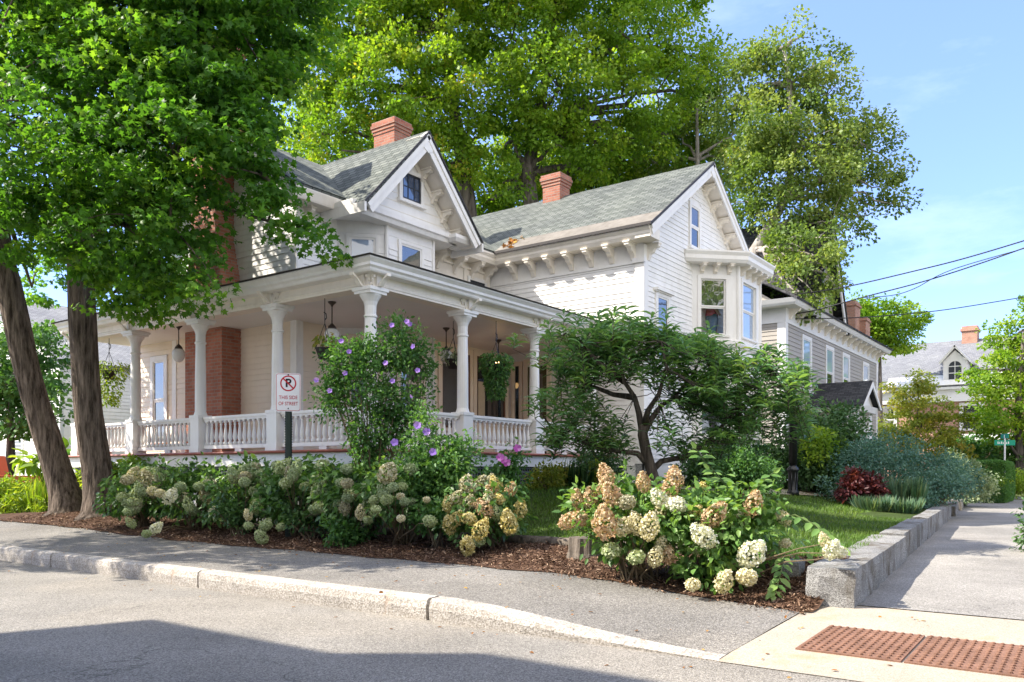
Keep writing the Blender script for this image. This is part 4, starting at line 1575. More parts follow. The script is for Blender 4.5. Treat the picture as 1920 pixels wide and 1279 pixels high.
# railings: a rail with its own balusters in every bay
bm = MB()
bm.lathe([(.042, 0), (.042, .06), (.021, .075), (.038, .12), (.042, .17), (.034, .24), (.019, .36), (.017, .39), (.028, .41), (.019, .43), (.032, .45), (.042, .455), (.042, .50)], (0, 0, 0), 8, q8)
balm = local('baluster', bm, MT['white'], True)
for i, (p, q) in enumerate([(cols[0], cols[1]), (cols[1], cols[2]), (cols[2], cols[3]), (cols[0], cols[4]), (cols[4], cols[5]), (cols[5], cols[6]), (cols[6], cols[7])]):
    P_, Q_ = Vector((p[0], p[1], 0)), Vector((q[0], q[1], 0))
    d = (Q_ - P_).normalized()
    a, b = P_ + d * .17, Q_ - d * .17
    m = MB()
    m.bar(a + UP * (FL + .70), b + UP * (FL + .70), .13, .05)
    m.bar(a + UP * (FL + .655), b + UP * (FL + .655), .08, .045)
    m.bar(a + UP * (FL + .11), b + UP * (FL + .11), .08, .07)
    m.bar(a + d * .9 + UP * (FL + .04), a + d * 1.1 + UP * (FL + .04), .06, .075)
    ro = part('railing', m, MT['white'], H)
    nb = 14
    for k in range(nb):
        c = a.lerp(b, (k + .5) / nb)
        place('baluster', balm, ro, (c.x, c.y, FL + .143), math.pi / 8)

# ------------------------------------------------------------------ things hung in the porch
for i, (x, y, lab, lit) in enumerate([(10.55, 11.85, 'milk glass pendant lamp on a bronze stem above the dark hanging pot', 0),
                                      (10.3, 16.5, 'milk glass pendant lamp hung in front of the white siding left of the brick chimney', 0),
                                      (13.95, 11.94, 'milk glass pendant lamp between the corner column and the next column to its right', 0),
                                      (15.96, 12.0, 'small lit pendant lamp glowing warm above the big trailing basket', 1)]):
    t = thing('pendant_lamp', (x, y, 4.60), lab, 'lamp', 'pendant lamps under the porch ceiling')
    part('stem', MB().lathe([(.012, -.50), (.012, -.10), (.03, -.06), (.075, -.02), (.08, 0)], (x, y, 4.60), 12).lathe([(.09, -.52), (.075, -.47), (.03, -.42), (.012, -.40)], (x, y, 4.60), 14), MT['bronze'], t, True)
    if lit:
        part('globe', MB().lathe([(.01, -.68), (.06, -.66), (.08, -.60), (.07, -.54), (.04, -.50)], (x, y, 4.60), 14), MT['bulb'], t, True)
    else:
        part('globe', MB().lathe([(.02, -.80), (.08, -.77), (.125, -.70), (.14, -.62), (.13, -.56), (.095, -.515)], (x, y, 4.60), 18), MT['globe'], t, True)


def basket(x, y, ztop, zpot, label, trail, width, n, mat, pot=.17):
    t = thing('hanging_basket', (x, y, zpot), label, 'hanging basket', 'hanging baskets on the porch')
    part('pot', MB().lathe([(pot * .6, -.20), (pot * .95, -.03), (pot * 1.05, 0), (pot * .9, 0), (pot * .85, -.03)], (x, y, zpot), 16), MT['pot'], t, True)
    h = MB()
    for k in range(3):
        a = k * 2.1
        h.tube([(x + pot * math.cos(a), y + pot * math.sin(a), zpot), (x, y, zpot + .45)], .006, 5)
    h.tube([(x, y, zpot + .45), (x, y, ztop)], .008, 5)
    h.tube([(x, y, zpot + .5), (x + .04, y, zpot + .55), (x + .03, y, zpot + .62), (x - .02, y, zpot + .64)], .010, 6)
    part('hanger', h, MT['black'], t)
    u = RNG.random(n)
    ph = RNG.random(n) * 6.283
    hang = (u ** 1.2) * trail
    r = width * (.35 + .65 * RNG.random(n) ** .5) * np.where(hang < .3, 1, 1 - .55 * hang / max(trail, .01))
    P = np.stack([x + r * np.cos(ph), y + r * np.sin(ph), zpot + .20 * np.maximum(0, 1 - r / width) + .16 - hang], 1)
    D = np.stack([np.cos(ph), np.sin(ph), -.9 + 0 * ph], 1) + RNG.normal(size=(n, 3)) * .5
    leaf_obj('foliage', t, P, D, RNG.normal(size=(n, 3)) * .5 + np.stack([np.cos(ph), np.sin(ph), .6 + 0 * ph], 1), .075, OVAL, RNG.random(n), mat)
    return t


basket(9.98, 11.4, 4.52, 3.62, 'dark hanging pot with sparse dry foliage left of the porch corner column', .15, .2, 130, MT['lf_yel'])
basket(13.55, 10.25, 4.52, 3.62, 'large hanging basket trailing a long curtain of green leaves by the second porch column', 1.0, .34, 1400, MT['lf_sharon'])
basket(10.0, 18.85, 4.52, 3.75, 'hanging basket of long yellow-green vines at the far left end of the porch', 1.1, .42, 900, MT['lf_lime'])
p = at(850, 690, 17.2)
basket(p.x, p.y, 4.55, 3.75, 'small hanging basket with pale sprigs beside the dark porch window', .3, .22, 160, MT['lf_var'])
# mannequin-like figure seen through the bay window: a person in jeans and a pink top
fx, fy, fz = 21.98, 9.05, 4.78
me = bpy.data.meshes.new('person')
pv = [(0, 0, .95), (0, 0, 1.2), (0, 0, 1.42), (0, 0, 1.52), (0, 0, 1.66), (.09, 0, .9), (.10, .05, .48), (.10, 0, .06), (.10, -.14, .03), (-.09, 0, .9), (-.11, -.03, .48), (-.11, .03, .06), (-.11, -.12, .03),
      (.18, 0, 1.40), (.24, 0, 1.12), (.2, -.16, .98), (-.18, 0, 1.40), (-.24, 0, 1.12), (-.2, -.16, .98)]
pe = [(0, 1), (1, 2), (2, 3), (3, 4), (0, 5), (5, 6), (6, 7), (7, 8), (0, 9), (9, 10), (10, 11), (11, 12), (2, 13), (13, 14), (14, 15), (2, 16), (16, 17), (17, 18)]
rad = [.15, .125, .15, .055, .10, .105, .072, .05, .035, .105, .072, .05, .035, .06, .045, .035, .06, .045, .035]
me.from_pydata(pv, pe, [])
po = link(bpy.data.objects.new('person', me))
sk = po.modifiers.new('skin', 'SKIN')
for i, r in enumerate(rad):
    me.skin_vertices[0].data[i].radius = (r, r)
me.skin_vertices[0].data[0].use_root = True
po.modifiers.new('sub', 'SUBSURF').levels = 1
me.materials.append(MT['skin'])
po.location = (fx, fy, fz)
po.rotation_euler = (0, 0, .9)
WLD[po.name] = Vector((fx, fy, fz))
tag(po, 'person in blue jeans and a pink top standing behind the bay window', 'person')


def cloth(name, z0, z1, prof, mat, legs=False):
    m = MB()
    if legs:
        for s in (-1, 1):
            m.tube([(s * .06, 0, .98), (s * .095, 0, .86), (s * .10, .01, .6), (s * .105, .02, .45), (s * .105, .01, .1)], [.13, .135, .10, .088, .07], 14)
        m.lathe([(.15, .86), (.175, .95), (.155, 1.06)], (0, 0, 0), 16)
    else:
        m.lathe(prof, (0, 0, 0), 16)
    meh = mesh(name, m, mat, Vector((0, 0, 0)), True)
    o = link(bpy.data.objects.new(name, meh))
    o.parent = po
    return o


cloth('jeans', 0, 0, None, MT['jeans'], True)
cloth('pink_top', 0, 0, [(.185, .98), (.165, 1.1), (.15, 1.2), (.18, 1.38), (.12, 1.46), (.06, 1.5)], MT['pink'])
cloth('hair', 0, 0, [(.03, 1.52), (.12, 1.58), (.125, 1.68), (.07, 1.79)], MT['hair'])

# ------------------------------------------------------------------ no parking sign
bx, by = 8.68, 10.79
bz = gz(bx, by)
sg = thing('parking_sign', (bx, by, bz), 'white and red no parking sign on a green steel post among the hydrangeas', 'sign')
fa = math.atan2(-.70, -.72)       # direction the sign faces
nv = Vector((math.cos(fa), math.sin(fa), 0))
uv_ = Vector((-nv.y, nv.x, 0))     # to the viewer's right
m = MB()
P0 = Vector((bx, by, 0))
for (o, w_, d0, d1) in ((0, .030, -.005, .0), ):
    m.extrude([P0 + uv_ * -.030 + UP * (bz - .2), P0 + uv_ * .030 + UP * (bz - .2), P0 + uv_ * .030 + UP * 3.0, P0 + uv_ * -.030 + UP * 3.0], nv * .006)
for s in (-1, 1):
    m.extrude([P0 + uv_ * s * .030 + UP * (bz - .2), P0 + uv_ * s * .030 + UP * 3.0, P0 + uv_ * s * .042 - nv * .03 + UP * 3.0, P0 + uv_ * s * .042 - nv * .03 + UP * (bz - .2)], uv_ * s * .006)
    m.extrude([P0 + uv_ * s * .042 - nv * .03 + UP * (bz - .2), P0 + uv_ * s * .042 - nv * .03 + UP * 3.0, P0 + uv_ * s * .054 - nv * .03 + UP * 3.0, P0 + uv_ * s * .054 - nv * .03 + UP * (bz - .2)], nv * .005)
part('post', m, MT['post'], sg)
hm = MB()
for k in range(int((2.36 - bz - .5) / .042)):
    z = bz + .5 + k * .042
    for s in (-1, 1):
        c = P0 + uv_ * s * .054 - nv * .0235 + UP * z
        hm.extrude([c - uv_ * .006 - UP * .009, c + uv_ * .006 - UP * .009, c + uv_ * .006 + UP * .009, c - uv_ * .006 + UP * .009], nv * .0015)
ho = part('post_holes', hm, MT['signk'], sg)
ho['kind'] = 'stuff'
SW, SH, SZ = .40, .62, 2.38


def rrect(w_, h, r, n=6):
    pts = []
    for cx, cz, a0 in ((w_ / 2 - r, h / 2 - r, 0), (-w_ / 2 + r, h / 2 - r, 90), (-w_ / 2 + r, -h / 2 + r, 180), (w_ / 2 - r, -h / 2 + r, 270)):
        for k in range(n + 1):
            a = math.radians(a0 + 90 * k / n)
            pts.append((cx + r * math.cos(a), cz + r * math.sin(a)))
    return pts


sp3 = lambda x, z, o: P0 + uv_ * x + nv * (.010 + o) + UP * (SZ + SH / 2 + z)
m = MB().extrude([sp3(x, z, 0) for x, z in rrect(SW, SH, .04)], nv * .004)
pl = part('sign_plate', m, MT['signw'], sg)


def ring(mb, outer, inner, o):
    n = len(outer)
    mb.add([sp3(x, z, o) for x, z in outer] + [sp3(x, z, o) for x, z in inner], [(i, (i + 1) % n, n + (i + 1) % n, n + i) for i in range(n)])


m = MB()
ring(m, rrect(SW - .02, SH - .02, .034), rrect(SW - .034, SH - .034, .028), .0055)
cz = .145
circ = lambda r: [(r * math.cos(2 * math.pi * k / 40), cz + r * math.sin(2 * math.pi * k / 40)) for k in range(40)]
ring(m, circ(.128), circ(.106), .0055)
a = math.radians(135)
dx, dz = math.cos(a), math.sin(a)
m.add([sp3(dx * t + dz * s * .011, cz + dz * t - dx * s * .011, .0075) for t, s in ((-.11, -1), (.11, -1), (.11, 1), (-.11, 1))], [(0, 1, 2, 3)])
part('red_border', m, MT['signr'], pl)
Rm = Matrix((uv_, UP, nv)).transposed().to_4x4()


def text(body, size, x, z, o, mat, name, par, bold=0.0, sx=1.0):
    cu = bpy.data.curves.new(name, 'FONT')
    cu.body = body
    cu.size = size
    cu.align_x = 'CENTER'
    cu.align_y = 'CENTER'
    cu.offset = bold
    ob = bpy.data.objects.new(name, cu)
    dg = bpy.context.evaluated_depsgraph_get()
    link(ob)
    dg.update()
    meh = bpy.data.meshes.new_from_object(ob.evaluated_get(dg))
    bpy.data.objects.remove(ob)
    meh.materials.clear()
    meh.materials.append(mat)
    ob = link(bpy.data.objects.new(name, meh))
    ob.parent = par
    q = sp3(x, z, o)
    M4 = Matrix.Translation(q - WLD[par.name]) @ Rm @ Matrix.Diagonal((sx, 1, 1, 1))
    ob.matrix_local = M4
    return ob


text('P', .185, 0, cz, .0065, MT['signk'], 'letter_p', pl, .006)
text('THIS SIDE', .080, 0, -.085, .0065, MT['signr'], 'lettering', pl, .0006, .86)
text('OF STREET', .080, 0, -.185, .0065, MT['signr'], 'lettering', pl, .0006, .80)
m = MB()
for z in (.285, -.262):
    c = sp3(0, z, .004)
    m.lathe([(.010, -.01), (.010, .01)], c, 8)
part('bolt', m, MT['signk'], pl)
c = P0 + nv * .0075
m = MB().extrude([c + uv_ * -.036 + UP * 1.11, c + uv_ * .036 + UP * 1.11, c + uv_ * .036 + UP * 1.24, c + uv_ * -.036 + UP * 1.24], nv * .004)
part('reflector', m, MT['orange'], sg)

# ------------------------------------------------------------------ black lamp post on the lawn
lx, ly = 21.2, 6.55
lz = gz(lx, ly)
lp = thing('lamp_post', (lx, ly, lz), 'black fluted lamp post standing on the lawn in front of the dark shrubs', 'lamp post')
m = MB()
fl = lambda r, n=16: r
m.lathe([(.15, 0), (.15, .10), (.12, .14), (.115, .60), (.15, .63), (.15, .69), (.10, .74), (.075, .80)], (lx, ly, lz), 16)
for k in range(8):
    a = k * math.pi / 4
    m.tube([(lx + .112 * math.cos(a), ly + .112 * math.sin(a), lz + .14), (lx + .112 * math.cos(a), ly + .112 * math.sin(a), lz + .6)], .014, 5)
m.lathe([(.11, .80), (.095, 2.2), (.11, 2.24), (.07, 2.3), (.13, 2.36)], (lx, ly, lz), 12)
part('post', m, MT['black'], lp, True)
m = MB()
m.lathe([(.09, 2.36), (.14, 2.62)], (lx, ly, lz), 6)
part('lantern_glass', m, MT['glassblue'], lp)
m = MB()
m.lathe([(.17, 2.62), (.13, 2.70), (.05, 2.78), (.02, 2.88)], (lx, ly, lz), 6)
part('lantern_cap', m, MT['black'], lp)

# ------------------------------------------------------------------ street name sign far down the pavement
q = at(1884, 905, 40)
ss = thing('street_sign', (q.x, q.y, 0), 'small green street name sign on a thin pale post far down the pavement', 'street sign')
part('post', MB().tube([(q.x, q.y, -.05), (q.x, q.y, 3.2)], .04, 8), MT['greytrim'], ss)
m = MB()
ce = Vector((q.x, q.y, 2.82))
m.bar(ce - RT * .50, ce + RT * .50, .03, .26)
bl = part('sign_blade', m, MT['signg'], ss)
m = MB()
for k in range(7):
    x = -.34 + k * .085
    c = ce + RT * x - FW * .018
    m.extrude([c - RT * .022 - UP * .06, c + RT * .022 - UP * .06, c + RT * .022 - UP * (.02 if k % 2 else -.05), c - RT * .022 + UP * .06], -FW * .002)
part('lettering', m, MT['signw'], bl)
part('sign_blade', MB().bar(ce + UP * .32 - FW * .3, ce + UP * .32 + FW * .3, .03, .22), MT['signg'], ss)

# ------------------------------------------------------------------ overhead wires
def wire(label, pts, r=.022):
    P = [at(*p) for p in pts]
    out = []
    for i in range(len(P) - 1):
        for k in range(6):
            t = k / 6
            p0, p1, p2, p3 = P[max(i - 1, 0)], P[i], P[i + 1], P[min(i + 2, len(P) - 1)]
            out.append(.5 * ((2 * p1) + (-p0 + p2) * t + (2 * p0 - 5 * p1 + 4 * p2 - p3) * t * t + (-p0 + 3 * p1 - 3 * p2 + p3) * t ** 3))
    out.append(P[-1])
    tag(part('power_line', MB().tube(out, r, 5), MT['wire']), label, 'power line', 'overhead wires at the right')


wire('topmost overhead wire, running down leftward behind the pale birch leaves', [(1440, 558, 31), (1570, 541, 30), (1720, 507, 28), (1825, 480, 27), (1990, 430, 25)])
wire('middle overhead wire, sagging to the eave of the grey house', [(1482, 590, 30.5), (1532, 581, 30), (1620, 557, 29), (1735, 527, 28), (1850, 490, 27), (1990, 440, 25)])
wire('thin strand twisted loosely along the middle overhead wire', [(1620, 558, 28.95), (1672, 554, 28.4), (1715, 541, 28), (1790, 504, 27.5), (1990, 447, 25)], .014)
wire('lowest overhead wire, drawn nearly level above the far slate roof', [(1486, 598, 30.5), (1600, 596, 31), (1698, 589, 32), (1800, 577, 33), (1990, 545, 35)], .02)

# ------------------------------------------------------------------ grey house next door
GH = thing('grey_house', (31, 12, .6), 'grey clapboard house with a dark roof and gabled entry porch beyond the lamp post', 'house')
gy, gx0, gx1 = 9.5, 29.8, 44.2
gw = Wall((gx0, gy), (gx1, gy))
gs = Wall((gx0, 19), (gx0, gy))
ge = 7.35
m = MB()
wins = [2.1, 5.3, 7.9, 11.55]
op = [(u, u + .95, 4.55, 6.55) for u in wins]
backing(m, gw, 0, gw.L, 0, ge)
clap(m, gw, .25, gw.L - .2, .6, 6.9, [(u - .1, u + 1.05, 4.45, 6.65) for u in wins], step=.16, lip=.024)
backing(m, gs, 0, gs.L, 0, ge)
clap(m, gs, .1, gs.L - .25, .6, 6.9, step=.16, lip=.024)
part('wall', m, MT['grey'], GH)
m = MB()
m.wbox(gw, -.03, .26, 0, .04, .6, 6.8).wbox(gs, gs.L - .26, gs.L + .001, 0, .04, .6, 6.8).wbox(gw, gw.L - .22, gw.L + .02, 0, .04, .6, 6.8)
part('corner_board', m, MT['greytrim'], GH)
m = MB()
m.wbox(gw, -.03, gw.L + .03, 0, .05, 6.8, ge).wbox(gs, 0, gs.L, 0, .05, 6.8, ge)
part('frieze', m, MT['greytrim'], GH)
for u in wins:
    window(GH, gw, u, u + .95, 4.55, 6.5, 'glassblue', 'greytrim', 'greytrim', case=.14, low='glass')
m = MB()
m.sweep([(gx0, 19), (gx0, gy), (gx1, gy), (gx1, 19)], [(-.1, ge - .03), (.50, ge - .03), (.55, ge + .05), (.62, ge + .2), (-.1, ge + .2)])
part('cornice', m, MT['greytrim'], GH)
for u in lin(.4, gw.L - .3, 15):
    p = gw.p(u, .05, ge - .03)
    place('bracket', br_eave, GH, p, RZ['-y'], (1, .9, .9))
m = MB()
rz0, rh = ge + .2, 2.9
m.slab([(gx0 - .65, gy - .65, rz0), (gx1 + .65, gy - .65, rz0), (gx1 + .65, 13.9, rz0 + rh), (gx0 - .65, 13.9, rz0 + rh)], .08)
m.slab([(gx0 - .65, 13.9, rz0 + rh), (gx1 + .65, 13.9, rz0 + rh), (gx1 + .65, 18.5, rz0), (gx0 - .65, 18.5, rz0)], .08)
gr = part('roof', m, MT['darkroof'], GH)
m = MB()
m.extrude([(gx0, gy, ge), (gx0, 18.3, ge), (gx0, 13.9, rz0 + rh - .1)], (.1, 0, 0))
part('gable_wall', m, MT['grey'], GH)
# steep wall gable above the eave
gc, ghw, gtop = gx0 + 4.6, 2.0, ge + 4.0
m = MB().extrude([(gc - ghw, gy - .02, ge + .05), (gc + ghw, gy - .02, ge + .05), (gc, gy - .02, gtop)], (0, .1, 0))
part('gable_wall', m, MT['grey'], GH)
m = MB()
for s in (-1, 1):
    m.extrude([(gc + s * (ghw + .45), gy - .45, ge - .1), (gc, gy - .45, gtop + .45), (gc, gy - .45, gtop + .05), (gc + s * (ghw + .15), gy - .45, ge - .1)], (0, .06, 0))
part('barge_board', m, MT['greytrim'], GH)
m = MB()
for s in (-1, 1):
    m.slab([(gc + s * (ghw + .5), gy - .5, ge - .1), (gc, gy - .5, gtop + .48), (gc, 14, gtop + .48), (gc + s * (ghw + .5), 14, ge - .1)], .08)
part('roof', m, MT['darkroof'], GH)
q1 = at(1589, 600, 42)
q2 = at(1610, 615, 42.5)
part('chimney', MB().box(q1.x - .5, q1.x + .5, q1.y - .5, q1.y + .5, 8, 10.0).box(q1.x - .56, q1.x + .56, q1.y - .56, q1.y + .56, 9.75, 9.86), MT['brick2'], gr)
part('chimney', MB().box(q2.x - .45, q2.x + .45, q2.y - .45, q2.y + .45, 8, 9.3).box(q2.x - .5, q2.x + .5, q2.y - .5, q2.y + .5, 9.1, 9.2), MT['brick2'], gr)
# entry porch with a small pediment
ex0, ex1, eyf = 32.6, 34.95, 7.75
pe_ = thing  # noqa
m = MB()
pw = Wall((ex0, eyf), (ex1, eyf))
ps = Wall((ex0, gy), (ex0, eyf))
backing(m, pw, 0, pw.L, 0, 3.9)
backing(m, ps, 0, ps.L, 0, 3.9)
clap(m, ps, .1, ps.L - .25, .6, 3.6, step=.16, lip=.024)
part('entry_wall', m, MT['grey'], GH)
m = MB()
m.wbox(pw, -.03, .4, 0, .05, .4, 3.7).wbox(pw, pw.L - .4, pw.L + .02, 0, .05, .4, 3.7).wbox(ps, ps.L - .3, ps.L + .03, 0, .045, .4, 3.7)
m.sweep([(ex0, gy - .05), (ex0, eyf), (ex1, eyf), (ex1, gy - .05)], [(-.1, 3.7), (.2, 3.7), (.28, 3.92), (-.1, 3.92)])
m.extrude([(ex0 - .1, eyf - .1, 3.93), (ex1 + .1, eyf - .1, 3.93), ((ex0 + ex1) / 2, eyf - .1, 4.75)], (0, .1, 0))
part('entry_trim', m, MT['greytrim'], GH)
window(GH, pw, .7, 1.65, .7, 3.0, 'glassmid', 'greytrim', 'greytrim', muntin=(1, 0), split=False)
mx_ = (ex0 + ex1) / 2
m = MB()
m.slab([(ex0 - .35, gy, 3.9), (ex0 - .35, eyf - .35, 3.9), (mx_, eyf - .35, 4.92), (mx_, gy, 4.92)], .07)
m.slab([(mx_, gy, 4.92), (mx_, eyf - .35, 4.92), (ex1 + .35, eyf - .35, 3.9), (ex1 + .35, gy, 3.9)], .07)
part('entry_roof', m, MT['darkroof'], GH)
m = MB()
for s in (-1, 1):
    m.extrude([(mx_ + s * 1.52, eyf - .37, 3.85), (mx_, eyf - .37, 4.88), (mx_, eyf - .37, 4.66), (mx_ + s * 1.3, eyf - .37, 3.85)], (0, .04, 0))
part('barge_board', m, MT['greytrim'], GH)

# ------------------------------------------------------------------ brick house across the far corner
BH = thing('brick_house', (70, 5, 0), 'distant orange brick house with a slate roof and arched white dormer', 'house')
bwall = Wall((70, 26), (70, -14))
m = MB()
backing(m, bwall, 0, bwall.L, 0, 7.5, th=12)
part('wall', m, MT['brick2'], BH)
m = MB()
m.wbox(bwall, -.5, bwall.L, 0, .5, 6.7, 7.6)
m.wbox(bwall, -.5, bwall.L, 0, .9, 7.6, 7.78)
part('cornice', m, MT['greytrim'], BH)
m = MB()
m.slab([(69, 27, 7.9), (69, -15, 7.9), (75.5, -15, 12.1), (75.5, 27, 12.1)], .1)
m.slab([(75.5, 27, 12.1), (75.5, -15, 12.1), (82, -15, 7.9), (82, 27, 7.9)], .1)
br = part('roof', m, MT['slate'], BH)
part('eave_flashing', MB().slab([(68.95, 14.2, 7.92), (68.95, -10, 7.92), (70.3, -10, 8.8), (70.3, 14.2, 8.8)], .03), MT['white'], br)
m = MB()
m.box(74.9, 76.1, 8.6, 9.7, 10, 13.1)
m.box(74.8, 76.2, 8.5, 9.8, 12.7, 12.9)
part('chimney', m, MT['brick2'], br)
dw = Wall((69.6, 10.25), (69.6, 8.65))
m = MB()
m.wbox(dw, 0, dw.L, -3, 0, 8.0, 9.75)
m.extrude([dw.p(0, 0, 9.75), dw.p(dw.L, 0, 9.75), dw.p(dw.L / 2, 0, 10.55)], (3.5, 0, 0))
dm_ = part('dormer', m, MT['greytrim'], BH)
m = MB()
m.slab([dw.p(-.3, .3, 9.62), dw.p(dw.L / 2, .3, 10.9), dw.p(dw.L / 2, -5, 10.9), dw.p(-.3, -5, 9.62)], .12)
m.slab([dw.p(dw.L / 2, .3, 10.9), dw.p(dw.L + .3, .3, 9.62), dw.p(dw.L + .3, -5, 9.62), dw.p(dw.L / 2, -5, 10.9)], .12)
part('dormer_roof', m, MT['greytrim'], dm_)
m = MB()
arc = [dw.p(.38, .03, 8.3), dw.p(1.22, .03, 8.3)] + [dw.p(.8 + .42 * math.cos(t), .03, 9.3 + .42 * math.sin(t)) for t in lin(0, math.pi, 12)]
m.extrude(arc, (-.02, 0, 0))
part('window', m, MT['sashdark'], dm_)
m = MB()
for z in (8.3, 8.8, 9.3):
    m.wbox(dw, .38, 1.22, .03, .07, z, z + .06)
for u in (.775,):
    m.wbox(dw, u, u + .05, .03, .065, 8.3, 9.7)
part('window_bars', m, MT['greytrim'], dm_)
for u, z0, z1 in ((17.0, 4.6, 6.4), (21.4, 4.6, 6.4), (11, 4.6, 6.4), (17.0, 1.3, 3.4)):
    window(BH, bwall, u, u + 1.25, z0, z1, 'glassmid', 'greytrim', 'greytrim', case=.2, out_=.1)
# small porch of the brick house, with posts
m = MB()
m.box(66.5, 70, 3.0, 8.6, 3.6, 4.1)
for y in (3.3, 5.8, 8.3):
    m.box(66.7, 67.0, y - .15, y + .15, 0, 3.6)
part('entry_porch', m, MT['greytrim'], BH)

# ------------------------------------------------------------------ left background: white houses, orange pickup
def simple_house(name, label, x0, x1, y0, y1, z1, ridge_axis, rh, wmat, rmat, wins, z0=0, over=.4):
    c = thing(name, ((x0 + x1) / 2, (y0 + y1) / 2, z0), label, 'house')
    m = MB()
    faces = [Wall((x0, y1), (x0, y0)), Wall((x0, y0), (x1, y0)), Wall((x1, y0), (x1, y1)), Wall((x1, y1), (x0, y1))]
    for W in faces:
        backing(m, W, 0, W.L, z0, z1, th=.1)
    for W in faces[:2]:
        clap(m, W, .12, W.L - .12, z0 + .4, z1, step=.16, lip=.022)
    mx, my = (x0 + x1) / 2, (y0 + y1) / 2
    if ridge_axis == 'y':
        m.extrude([(x0, y0 + .01, z1), (x1, y0 + .01, z1), (mx, y0 + .01, z1 + rh)], (0, y1 - y0 - .02, 0))
    else:
        m.extrude([(x0 + .01, y0, z1), (x0 + .01, y1, z1), (x0 + .01, my, z1 + rh)], (x1 - x0 - .02, 0, 0))
    part('wall', m, wmat, c)
    m = MB()
    if ridge_axis == 'y':
        k = rh / (mx - x0)
        a, b = y0 - over, y1 + over
        m.slab([(x0 - over, a, z1 - k * over + .12), (mx, a, z1 + rh + .12), (mx, b, z1 + rh + .12), (x0 - over, b, z1 - k * over + .12)], .1)
        m.slab([(mx, a, z1 + rh + .12), (x1 + over, a, z1 - k * over + .12), (x1 + over, b, z1 - k * over + .12), (mx, b, z1 + rh + .12)], .1)
    else:
        k = rh / (my - y0)
        a, b = x0 - over, x1 + over
        m.slab([(a, y0 - over, z1 - k * over + .12), (b, y0 - over, z1 - k * over + .12), (b, my, z1 + rh + .12), (a, my, z1 + rh + .12)], .1)
        m.slab([(a, my, z1 + rh + .12), (b, my, z1 + rh + .12), (b, y1 + over, z1 - k * over + .12), (a, y1 + over, z1 - k * over + .12)], .1)
    part('roof', m, rmat, c)
    m = MB()
    for W in faces[:2]:
        m.wbox(W, -.01, .12, 0, .03, z0 + .3, z1).wbox(W, W.L - .12, W.L, 0, .03, z0 + .3, z1)
        m.wbox(W, 0, W.L, 0, .05, z1 - .25, z1 - .02)
    part('corner_board', m, MT['greytrim'], c)
    for f, u0, u1, a, b in wins:
        window(c, faces[f], u0, u1, a, b, 'glassmid', 'greytrim', 'greytrim')
    return c


simple_house('white_cottage', 'tall white house far left behind the leaning maple trunk', 17, 25, 36, 47, 6.2, 'x', 3.2, MT['siding'], MT['slate'], [(0, 2.0, 3.0, .9, 2.9), (0, 6.5, 7.5, .9, 2.9), (0, 6.5, 7.5, 3.9, 5.6), (1, 3, 4, 1, 3)], .0)
simple_house('white_gabled_house', 'small white gabled house seen between the two maple trunks', 20.5, 26.5, 29.5, 34.5, 3.6, 'x', 2.2, MT['siding'], MT['slate'], [(0, 2, 3, 1.2, 2.6), (1, 2, 3, 1.2, 2.6)], 0)
simple_house('grey_gabled_house', 'low white gabled house behind the far left end of the porch', 24.5, 31, 25, 30.5, 3.4, 'x', 2.4, MT['siding'], MT['darkroof'], [(0, 2, 3, 1.4, 2.8)], 0)
# house across the street, outside the frame: it throws the big shadow on the asphalt
bh = thing('townhouse', (-7, 6, 0), 'tall pale townhouse across the street casting the big shadow on the asphalt', 'house')
hx, hz, yend = -2.0, 10.0, 15.9
fw_ = Wall((hx, -14), (hx, yend))
fs_ = Wall((hx, yend), (hx - 10, yend))
fw_.n, fs_.n = Vector((1, 0, 0)), Vector((0, 1, 0))
m = MB()
m.extrude([(hx, -14, 0), (hx, -14, hz - .15), (hx - 10, -14, hz - 6.5), (hx - 10, -14, 0)], (0, yend + 12.3, 0))
part('wall', m, MT['siding'], bh)
m = MB()
m.slab([(hx + .02, -14.3, hz), (hx + .02, yend + .02, hz), (hx - 10.4, yend + .02, hz - 6.7), (hx - 10.4, -14.3, hz - 6.7)], .14)
rr = part('roof', m, MT['darkroof'], bh)
part('chimney', MB().box(hx - .9, hx - .1, 12.2, 13.7, hz - 1.5, hz + 1.3), MT['brick'], rr)
for u in (3, 7, 11, 15, 19, 23, 26.5):
    for z in (1.2, 4.2, 7.2):
        window(bh, fw_, u, u + 1.0, z, z + 1.8, 'glassmid', 'white', 'white')

